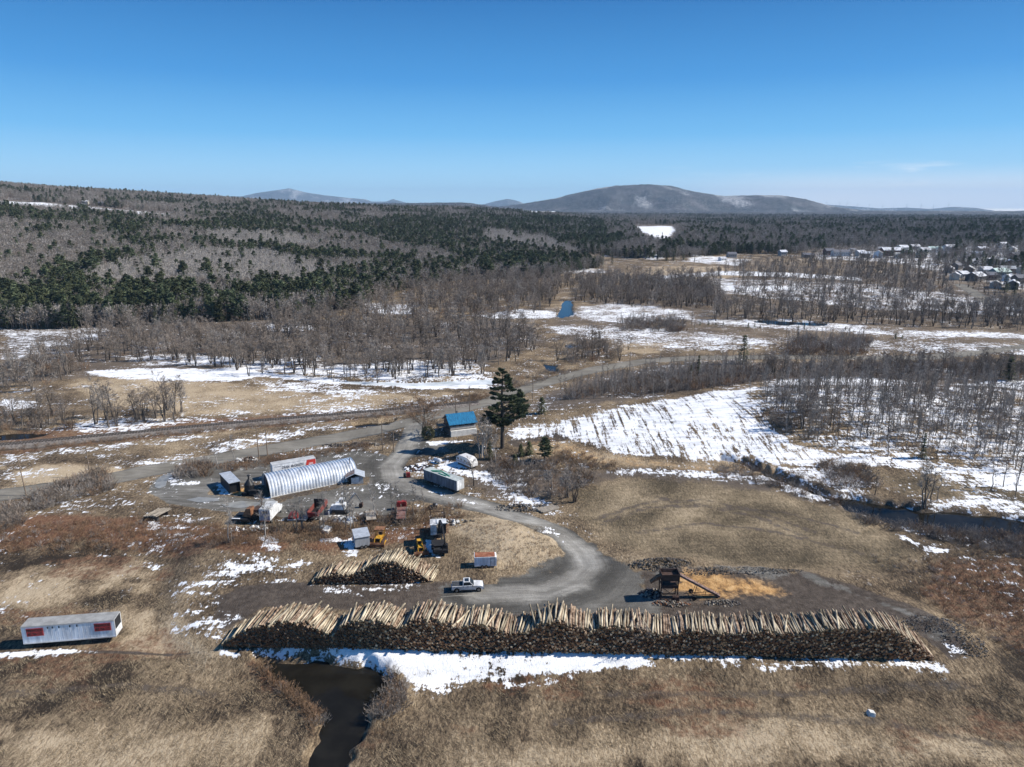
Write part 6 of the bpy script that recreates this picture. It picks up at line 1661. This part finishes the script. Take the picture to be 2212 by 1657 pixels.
P1('bed', lambda b: (b.box((-1.2, .6, .9), (4.2, 1.8, .5)), b.box((-1.6, 2.2, 1.1), (3.2, 1.6, .4))), BLACK, o); P1('skip', lambda b: b.prism([(-1.2, 1.4), (-.2, 3.2), (.9, 3.4), (.9, 1.3)], .6, 2.2), RUST, o)
P1('engine', lambda b: (b.box((1.4, 2.6, 1.8), (1.2, 1.6, 1.6)), b.box((.6, 4.4, 1.2), (1.8, 1.8, 1.6))), RUSTD, o); P1('mast', lambda b: (b.bar((1.6, 3.4, 1.5), (1.9, 3.9, 4.2), .22), b.bar((1.9, 3.9, 4.2), (.2, 4.8, 4.8), .18)), RUSTD, o); P1('plank', lambda b: b.box((-2.2, -.4, 1.3), (2.0, .35, .1), R(6)), WHITE, o); truckbits(o, (.9, 3.9))
o = thing('car_hood', 'bright red domed car hood with a white bumper behind the forked tree', 'car', g1(632, 1125), R(5))
P1('shell', lambda b: b.tube([(0, 2.4, .35), (0, 1.8, .55), (0, .9, .6), (0, .2, .45), (0, .0, .3)], [.5, 1.0, 1.1, 1.0, .8], 16, 0, True), RED, o, smooth=True)
P1('bumper', lambda b: (b.box((0, -.25, .35), (2.1, .2, .25))), WHITE, o); P1('tyre', lambda b: (b.tube([(-1.0, .6, .35), (-.7, .6, .35)], .36, 12, 0, True), b.tube([(.7, .6, .35), (1.0, .6, .35)], .36, 12, 0, True)), RUBBER, o)
o = thing('stake_truck', 'dark red stake truck with a black open bed facing away from the log yard', 'truck', g1(676, 1126), R(-3))
P1('tailgate', lambda b: (b.box((0, .0, 1.5), (2.3, .1, 1.1)), b.box((0, -.06, 1.9), (2.3, .05, .08)), b.box((0, -.06, 1.3), (2.3, .05, .08))), RED, o)
P1('bed_side', lambda b: (b.box((-1.15, 2.4, 1.6), (.08, 4.8, 1.2)), b.box((1.15, 2.4, 1.6), (.08, 4.8, 1.2))), REDD, o); P1('bed', lambda b: b.box((0, 2.4, 1.05), (2.2, 4.8, .12)), BLACK, o); P1('headboard', lambda b: b.box((0, 4.8, 2.1), (2.3, .12, 2.2)), BLACK, o)
P1('cab', lambda b: (b.box((0, 5.9, 1.5), (2.0, 1.7, 1.5)), b.box((0, 7.3, 1.2), (1.7, 1.4, .9))), REDD, o); P1('chassis', lambda b: b.box((0, 3, .65), (1.0, 7, .3)), BLACK, o); truckbits(o, (.8, 6.8), .42)
o = thing('shade_slab', 'low blue-grey slab coloured as the shade between the red hood and the stake truck', 'trailer', g1(652, 1127), R(-16)); P1('deck', lambda b: b.box((0, 1.6, .5), (2.0, 3.6, .12)), mat('shade_blue_grey', (.17, .18, .21), .8, .3, 1.5), o); P1('hatch', lambda b: b.box((.4, 2.8, .62), (.8, .9, .1)), BLUER, o); truckbits(o, (1.2,), .3, .95)  # added slab on wheels, its blue-grey colour is the shade beside the stake truck
o = thing('excavator', 'white excavator with its arm folded down, in front of the arch shed', 'excavator', g1(733, 1112), R(0))
P1('house', lambda b: (b.box((.1, 1.0, 1.65), (2.3, 1.7, 1.2)), b.box((-1.3, .7, 1.6), (1.0, 1.2, .9))), WHITE, o); c_ = P1('cab', lambda b: b.box((.2, 2.2, 2.0), (1.1, 1.2, 1.9)), WHITE, o); P1('window', lambda b: (b.box((.2, 1.58, 2.35), (.85, .03, .8)), b.box((.78, 2.2, 2.35), (.03, .95, .8))), GLASS, c_)
for y in (.2, 2.1): P1('track', lambda b: b.prism([(-1.9, .3), (-1.6, .0), (1.6, .0), (1.9, .3), (1.6, .85), (-1.6, .85)], y - .28, y + .28), BLACK, o)
P1('blade', lambda b: b.box((-2.3, .9, .45), (.2, 2.4, .8)), GALV, o); P1('boom', lambda b: (b.bar((1.2, 2.6, 1.5), (3.0, 3.6, 3.6), .3), b.bar((3.0, 3.6, 3.6), (4.1, 3.9, 1.4), .24)), STEEL, o); P1('bucket', lambda b: b.prism([(3.7, .1), (3.6, .9), (4.4, 1.2), (4.5, .4), (4.2, 0)], 3.5, 4.4), RUSTD, o)
o = thing('equipment_trailer', 'tan decked trailer tipped on its hitch beside the thin poplars', 'trailer', g1(803, 1133), R(15)); P1('deck', lambda b: b.box((0, 2.6, 1.0), (2.1, 5.4, .12), tilt=(R(-4), 0, 0)), TAN, o); P1('frame', lambda b: (b.box((-1.07, 2.6, .86), (.1, 5.4, .22)), b.box((1.07, 2.6, .86), (.1, 5.4, .22)), b.bar((0, 5.2, .8), (0, 6.9, .5), .14)), RUSTD, o); truckbits(o, (2.2, 3.1), .36, 1.2)
o = thing('flatbed_truck', 'long faded red flatbed with a red engine at its far end beside the thin poplars', 'truck', g1(866, 1130), R(7)); P1('deck', lambda b: b.box((0, 3.0, 1.05), (2.0, 6.2, .14)), mat('red_deck', (.26, .10, .075), .85, .45, 1.2, col2=(.22, .14, .12)), o); P1('rail', lambda b: (b.box((-1.0, 3, .95), (.1, 6.2, .3)), b.box((1.0, 3, .95), (.1, 6.2, .3))), mat('teal_rail', (.08, .14, .14), .8, .3, 2), o)
P1('engine', lambda b: (b.box((.55, 7.2, 1.4), (1.1, 1.3, 1.2)), b.box((-.7, 7.0, 1.3), (.9, 1.2, 1.4)), b.box((0, 6.6, 1.9), (1.9, .25, .5))), RED, o); truckbits(o, (1.2, 2.2, 6.9), .42, .95)
o = thing('engine_block', 'small dark engine block with pale patches sitting in the weeds near the drive', 'scrap', g1(936, 1100), .4); P1('block', lambda b: (b.box((0, 0, .5), (1.6, .8, .9)), b.box((.3, .1, 1.1), (.6, .6, .4)), b.box((-.9, .2, .4), (.5, .5, .6))), BLACK, o); P1('cover', lambda b: b.box((.7, -.1, 1.0), (.5, .5, .3)), GALV, o)
o = thing('fuel_tank', 'small bright red fuel tank box beside the drive', 'tank', g1(882, 1031), R(8)); P1('box', lambda b: b.box((0, 0, .7), (1.0, .8, 1.1)), RED, o); P1('stand', lambda b: (b.box((-.9, .1, .5), (.6, .9, 1.0)), b.box((0, 0, .08), (1.3, 1, .14))), BLACK, o)

# --- long grey box trailer with green beams
m, a, L = between((916, 1044), (986.5, 1070)); L = 11.6
o = thing('storage_trailer', 'long weathered grey box trailer with green steel beams lying on its roof', 'trailer', (m[0], m[1], zat(m[0], m[1])), a)
P1('body', lambda b: (b.box((0, 1.25, 1.95), (L, 2.5, 2.5)), [b.box((-L / 2 + .3 + i * (L - .6) / 15, -.02, 1.95), (.08, .05, 2.4)) for i in range(16)]), mat('grey_skin', (.14, .16, .19), .6, .45, .8, stretch=(2, 2, .4)), o)
P1('end_door', lambda b: (b.box((L / 2 + .03, 1.25, 1.95), (.05, 2.4, 2.4)), [b.box((L / 2 + .07, .3 + i * .6, 1.95), (.05, .06, 2.3)) for i in range(4)]), WHITE, o)
P1('roof', lambda b: b.box((0, 1.25, 3.23), (L + .05, 2.55, .06)), mat('roof_pale', (.42, .45, .43), .7, .25, .8), o)
P1('chassis', lambda b: (b.box((0, 1.25, .55), (L * .9, 1.2, .3)), b.box((-L * .3, 1.25, .25), (.5, 2, .5)), b.box((L * .3, 1.25, .25), (1.5, 2, .5))), BLACK, o)
for i, q in enumerate([(-3.6, .5, -1.6, 2.2), (-3.0, .4, -.6, 1.8), (-1.2, 1.9, 2.6, .9), (-1.0, .6, 1.8, .5)]):
    mb = MB(); mb.bar((q[0], q[1], 3.36), (q[2], q[3], 3.36), .18, h=.16); g_ = link('steel_beam', mb.mesh('steel_beam', GREEN), None, o.location, a); g_.rotation_euler.z = a
    tag(g_, 'green steel beam lying on the roof of the long grey box trailer', 'beam', 'green beams on the trailer roof')

# --- propane tank and caravan
o = thing('gas_tank', 'white horizontal gas tank lying in the snow beside the caravan', 'tank', g1(946, 1000), R(-38)); P1('drum', lambda b: b.tube([(-1.3, 0, .8), (-1.15, 0, .8), (-.9, 0, .8), (.9, 0, .8), (1.15, 0, .8), (1.3, 0, .8)], [.12, .38, .55, .55, .38, .12], 16, 0, True), WHITE, o, smooth=True); P1('foot', lambda b: (b.box((-.7, 0, .18), (.2, .9, .4)), b.box((.7, 0, .18), (.2, .9, .4))), STEEL, o); P1('valve', lambda b: b.tube([(0, 0, 1.3), (0, 0, 1.5)], .14, 8, 0, True), STEEL, o)
m, a, L = between((984, 1006), (1020, 1021)); o = thing('caravan', 'rounded white caravan standing in the snow under the birches', 'caravan', (m[0], m[1], zat(m[0], m[1])), a); L = 6.0
P1('body', lambda b: b.prism([(-L / 2, .6), (-L / 2 - .15, 1.4), (-L / 2 + .3, 2.3), (-L / 2 + 1.1, 2.75), (L / 2 - 1.5, 2.75), (L / 2 - .5, 2.3), (L / 2, 1.5), (L / 2, .6)], 0, 2.3), mat('caravan_skin', (.66, .64, .62), .55, .2, 1), o)
for x in (-2.3, -1.0, .4): P1('window', lambda b: b.box((x, -.02, 1.75), (.6, .04, .5)), GLASS, o)
P1('band', lambda b: b.box((0, -.02, 1.15), (L - .2, .03, .22)), mat('mauve_band', (.33, .28, .33), .6, .2, 1), o); P1('skirt', lambda b: b.box((0, 1.15, .35), (L - .8, 2.0, .5)), RUSTD, o)

# --- house
a = R(22); p = flat([(973, 953)])[0]; hs_ = thing('house', 'two storey house with a bright blue metal roof beside the drive and the road', 'house', (p[0], p[1], zat(*p)), a); L, wd, ev, rg = 8.6, 7.0, 4.1, 6.4
P1('wall', lambda b: (b.prism([(0, 0), (0, ev), (wd / 2, rg - .12), (wd, ev), (wd, 0)], 0, L, axis='x')), DSIDE, hs_)
P1('lower_wall', lambda b: b.box((L / 2, -.5, .95), (L - .02, 1.0, 1.9)), CONC, hs_)
P1('balcony_wall', lambda b: b.box((L / 2, -.06, 2.62), (L - .1, .1, .9)), SIDING, hs_)
rf = P1('roof', lambda b: (b.prism([(-.55, ev - .32), (wd / 2, rg), (wd / 2, rg + .14), (-.55, ev - .18)], -.45, L + .45, axis='x'), b.prism([(wd + .55, ev - .32), (wd / 2, rg), (wd / 2, rg + .14), (wd + .55, ev - .18)], -.45, L + .45, axis='x')), BLUER, hs_)
P1('chimney', lambda b: b.box((L * .42, wd * .62, rg), (.5, .5, 1.3)), DSIDE, rf)
for x in (1.4, 3.4, 5.4, 7.4):
    w_ = P1('window', lambda b: b.box((x, -.03, 3.45), (1.0, .06, .75)), GLASS, hs_); P1('frame', lambda b: (b.box((x, -.05, 3.87), (1.15, .08, .08)), b.box((x, -.05, 3.04), (1.15, .08, .08))), WHITE, w_)
P1('window', lambda b: b.box((-.03, 3.6, 3.4), (.06, 1.2, .9)), GLASS, hs_); P1('porch_roof', lambda b: b.box((-.9, 1.6, 2.6), (1.8, 2.2, .12)), BLACK, hs_)
P1('deck', lambda b: (b.box((-1.3, 5.6, 2.3), (2.6, 2.8, .14)), [b.bar((-2.5, y, 0), (-2.5, y, 3.3), .12) for y in (4.3, 5.6, 6.9)], b.bar((-2.5, 4.3, 3.25), (-2.5, 6.9, 3.25), .09), [b.box((-2.6 - .25 * i, 3.9, 2.1 - .28 * i), (.3, 1.0, .08)) for i in range(6)]), OLDW, hs_)


hs_.scale = (.92, .92, .9)
# --- utility poles
def pole(px, py, h, label, arms=1, lean=0.0, w=.14):
    p = g1(px, py); o = thing('utility_pole', label, 'pole', p); mb = MB(); mb.tube([(0, 0, -.3), (lean * h, 0, h)], [w, w * .7], 7, 0, True); part('post', mb, mat('pole_wood', (.23, .17, .12), .9, .35, 1.5, stretch=(4, 4, .4)), o)
    if arms: P1('crossarm', lambda b: (b.box((lean * h, 0, h - .6), (2.2, .1, .12), R(35)), [b.tube([(lean * h + x * .82, x * .57, h - .55), (lean * h + x * .82, x * .57, h - .35)], .05, 6) for x in (-1.1, 1.1)]), OLDW, o)
    return o


for q in [(57, 1071, 9.5, 'leaning bare utility pole at the near end of the paved road', 0, -.05), (195, 1030, 8, 'grey utility pole standing among the thicket between the verge and the paved road', 1, 0), (560, 992, 9.5, 'brown utility pole of the close pair behind the open shed', 1, -.01),
          (578, 984, 7.5, 'shorter post of the close pair behind the open shed', 0, 0), (827, 973, 8.5, 'utility pole on the straw coloured triangle by the road junction', 1, 0), (851, 977, 6, 'short post on the straw coloured triangle by the road junction', 0, 0),
          (985, 910, 9, 'grey utility pole behind the blue roof, left of the pale pole'.replace('left of', 'next to'), 1, 0), (1015, 912, 11.5, 'tall pale utility pole rising behind the blue roof', 0, 0), (1151, 868, 9.5, 'dark utility pole at the edge of the road past the tall pine', 1, 0), (1360, 800, 8, 'far utility pole beside the paved road bend', 1, 0)]:
    pole(*q[:4], arms=q[4], lean=q[5])
for i, q in enumerate([(636, 988), (642, 986), (650, 984), (657, 983), (664, 981), (672, 980)]):
    p = g1(*q); mb = MB(); mb.tube([(0, 0, 0), (.02, 0, 2.1)], .07, 6, 0, True); o = link('post', mb.mesh('fence_post', RUST), None, p); o.name = 'fence_post'
    tag(o, 'rusty upright post in the row behind the white road trailer', 'post', 'posts behind the road trailer')

# --- railway
def ribbon(ln, offs, zoff, step=3.0):
    pts = []
    for i in range(len(ln) - 1):
        a_, b_ = np.array(ln[i][:2]), np.array(ln[i + 1][:2]); n = max(1, int(np.hypot(*(b_ - a_)) / step))
        for k in range(n): pts.append(a_ + (b_ - a_) * k / n)
    pts = np.array(pts); k = np.ones(9) / 9
    sm = np.stack([np.convolve(np.pad(pts[:, j], 4, mode='edge'), k, mode='valid') for j in range(2)], 1)
    t_ = np.gradient(sm, axis=0); t_ /= np.hypot(t_[:, 0], t_[:, 1])[:, None]; nrm = np.stack([-t_[:, 1], t_[:, 0]], 1)
    z = hz(sm[:, 0], sm[:, 1]); z = np.convolve(np.pad(z, 6, mode='edge'), np.ones(13) / 13, mode='valid')
    return sm, nrm, z, t_


sm, nrm, zz, tt = ribbon(TRACK, 0, 0)
rw = thing('railway_track', 'single railway track on a grey ballast bank crossing behind the paved road', 'railway', (0, 0, 0))


def f(b):
    prof = [(-3.4, -.3), (-1.7, .75), (1.7, .75), (3.4, -.3)]
    for i in range(len(sm)):
        for (u, h) in prof: b.v.append((sm[i][0] + nrm[i][0] * u, sm[i][1] + nrm[i][1] * u, zz[i] + h))
    for i in range(len(sm) - 1):
        for k in range(3): b.f.append((i * 4 + k, i * 4 + k + 1, i * 4 + k + 5, i * 4 + k + 4)); b.m.append(0)
P1('ballast', f, mat('ballast', (.17, .145, .125), .95, .45, 1.5, use_obj=False, col2=(.26, .225, .195)), rw)
for u in (-.72, .72):
    def f(b):
        for i in range(len(sm)):
            for (du, h) in ((-.05, .86), (-.05, 1.0), (.05, 1.0), (.05, .86)): b.v.append((sm[i][0] + nrm[i][0] * (u + du), sm[i][1] + nrm[i][1] * (u + du), zz[i] + h))
        for i in range(len(sm) - 1):
            for k in range(3): b.f.append((i * 4 + k, i * 4 + k + 1, i * 4 + k + 5, i * 4 + k + 4)); b.m.append(0)
    P1('rail', f, mat('rail_steel', (.10, .085, .075), .6, .3, 2), rw)


def f(b):
    for i in range(len(sm) - 1):
        for k in range(4):
            c = sm[i] + (sm[i + 1] - sm[i]) * k / 4; b.box((c[0], c[1], zz[i] + .79), (2.5, .26, .12), math.atan2(nrm[i][1], nrm[i][0]))
s_ = P1('sleepers', f, mat('sleeper', (.07, .058, .048), .9, .3, 2), rw); s_['kind'] = 'stuff'

# ================================================================== the village and far things
HOUSES = []


def house(px, py, w, d, h, rz, wallm, roofm, label, name='house', cat='house', pitch=.55):
    p = g1(px, py); o = thing(name, label, cat, p, rz); HOUSES.append(o)
    P1('wall', lambda b: b.prism([(-d / 2, -1), (-d / 2, h), (0, h + d / 2 * pitch), (d / 2, h), (d / 2, -1)], -w / 2, w / 2, axis='x'), wallm, o)
    P1('roof', lambda b: (b.prism([(-d / 2 - .5, h - .28), (0, h + d / 2 * pitch + .02), (0, h + d / 2 * pitch + .3), (-d / 2 - .5, h + .02)], -w / 2 - .5, w / 2 + .5, axis='x'), b.prism([(d / 2 + .5, h - .28), (0, h + d / 2 * pitch + .02), (0, h + d / 2 * pitch + .3), (d / 2 + .5, h + .02)], -w / 2 - .5, w / 2 + .5, axis='x')), roofm, o)
    for x in np.arange(-w / 2 + 1.6, w / 2 - 1, 2.6): P1('window', lambda b: b.box((x, -d / 2 - .04, h * .55), (1.1, .06, 1.3)), GLASS, o)
    return o


PALEBL = mat('pale_blue', (.50, .60, .70), .7, .1, 1); BRICK = mat('brick', (.20, .12, .10), .85, .25, 1); CREAM = mat('cream', (.62, .58, .48), .8, .15, 1)
SNR = mat('snowy_roof', (.52, .52, .54), .8, .3, .35, col2=(.74, .75, .78)); SLATE = mat('slate', (.13, .13, .15), .7, .25, 1); MINT = mat('mint_roof', (.55, .68, .62), .5, .15, 1); TEAL = mat('teal_wall', (.12, .18, .20), .7, .2, 1)
for i, q in enumerate([
    (1815, 553, 22, 9, 5.5, .05, WHITE, SLATE, 'long white house with a row of windows facing the valley'), (1790, 551, 12, 10, 6, .1, BRICK, SLATE, 'dark brick house adjoining the long white house'), (1896, 556, 10, 10, 6, 1.1, PALEBL, SIDING, 'pale blue gabled house below the flat roofed school'),
    (1924, 552, 26, 12, 7, .05, BRICK, SNR, 'large brick building with a snowy flat roof in the village'), (1948, 549, 12, 10, 9, .2, CREAM, SNR, 'tall cream building beside the brick building'), (1858, 553, 12, 9, 5, .3, SIDING, SNR, 'grey house with a snowy roof between the white and the blue house'),
    (1690, 552, 9, 8, 5, .2, SIDING, SNR, 'lone grey house at the outer end of the village bank'), (1745, 556, 14, 8, 3.5, 0, OLDW, SLATE, 'low brown barn at the start of the village bank'), (1995, 548, 14, 10, 5.5, .2, CREAM, SNR, 'cream house with a snowy roof above the dark evergreens'),
    (2018, 545, 16, 9, 5, -.1, WHITE, MINT, 'white house with a mint green roof above the dark evergreens'), (2050, 542, 14, 10, 5.5, .1, PALEBL, SNR, 'blue grey house with a white roof on the village slope'), (1975, 540, 12, 9, 5, 0, SIDING, SNR, 'small grey house higher on the village slope'),
    (2078, 600, 9, 8, 4, .3, SIDING, SNR, 'small house with a white roof at the bend of the village road'), (2107, 606, 14, 11, 4.5, .5, DSIDE, SNR, 'dark walled house with a broad white roof by the village road'), (2158, 598, 15, 11, 5, .15, TEAL, MINT, 'dark teal barn with a pale green roof'),
    (2190, 560, 12, 10, 5, .4, BRICK, SLATE, 'dark house with a slate roof on the upper street'), (2120, 545, 12, 9, 5, .1, SIDING, SNR, 'grey house with snow on its roof beside the upper street'), (2165, 535, 12, 9, 5, .3, WHITE, SNR, 'white house high on the village slope'), (2205, 612, 12, 9, 5, 0, DSIDE, SLATE, 'dark brown house at the edge of the picture'),
    (1580, 556, 11, 8, 4.5, .1, SIDING, SLATE, 'grey house at the end of the tan field'), (1560, 563, 8, 6, 3, .4, WHITE, SNR, 'little white shed beside the tan field'), (1403, 553, 10, 8, 4.5, .3, SIDING, SNR, 'farmhouse with a snowy roof below the white clearing'), (1372, 549, 9, 7, 4, 0, RED, SNR, 'red shed below the white clearing'),
    (185, 441, 11, 8, 4.5, .2, CREAM, SNR, 'white farmhouse on the high strip of fields'), (222, 444, 14, 8, 5, 0, BRICK, SLATE, 'dark barn on the high strip of fields')]):
    house(*q)
r_ = random.Random(77)
for k, (px, py) in enumerate([(2050, 588), (2066, 582), (2062, 604), (2092, 588), (2128, 590), (2138, 604), (2178, 606), (2150, 622), (2186, 624), (2200, 588), (2135, 570), (2158, 572), (2180, 576), (2090, 560), (2110, 556), (2145, 550), (2185, 546), (2040, 556), (2062, 552), (2175, 590), (2095, 574), (2208, 572), (1868, 556), (1940, 556), (1965, 550), (1840, 548), (1905, 545), (1990, 556)]):
    house(px, py, r_.uniform(8, 12.5), r_.uniform(6.5, 9), r_.uniform(3.6, 5.4), r_.uniform(-.5, 1.2), [SIDING, DSIDE, CREAM, DSIDE, SIDING, BRICK, WHITE][k % 7], [SNR, SLATE, SNR, ROOFG][k % 4], 'small village house with a %s roof standing among bare trees' % ['snowy', 'dark', 'snowy', 'grey'][k % 4])
    HOUSES[-1]['group'] = '%s roofed village houses' % ['snowy', 'dark', 'snowy', 'grey'][k % 4]
for i, q in enumerate([(2478, 604, 1), (2518, 602, 1), (2539, 600, 1), (2571, 604, 1), (2607, 609, 1), (2647, 611, 1), (2680, 609, 1), (2720, 610, 1), (2763, 609, 1), (2801, 608, 1), (2845, 606, 1)]):
    px, py = q[0] * .72, 456 - i * .6 - 5; x, y, z = rays(px, py); t_ = 21500 / math.hypot(float(x), float(y)); X, Y = float(x) * t_, float(y) * t_; zb = zat(X, Y) - 10; mb = MB(); h = 95 + 10 * (i % 3)
    mb.tube([(0, 0, 0), (0, 0, h)], [4.5, 3], 8, 0, True); mb.box((0, -3, h), (6, 12, 6))
    for k in range(3):
        an = i * .7 + k * 2.094; mb.bar((0, -10, h), (math.cos(an) * 52, -10, h + math.sin(an) * 52), 4.5, h=2)
    o = link('wind_turbine', mb.mesh('wind_turbine', WHITE), None, (X, Y, zb)); tag(o, 'tiny white wind turbine on the far blue ridge', 'wind turbine', 'wind turbines on the far ridge')

# ================================================================== air
mb = MB(); mb.box((0, 13000, 350), (64000, 40000, 800)); hv = bpy.data.materials.new('haze'); hv.use_nodes = True; hv.node_tree.nodes.clear(); t = N(hv.node_tree)
o_ = t.new('ShaderNodeOutputMaterial'); v_ = t.new('ShaderNodeVolumePrincipled'); v_.inputs['Color'].default_value = (.52, .75, 1, 1); v_.inputs['Density'].default_value = 3.8e-5; v_.inputs['Anisotropy'].default_value = 0.0
hv.node_tree.links.new(v_.outputs[0], o_.inputs['Volume'])
tag(link('haze', mb.mesh('haze', hv)), kind='stuff')
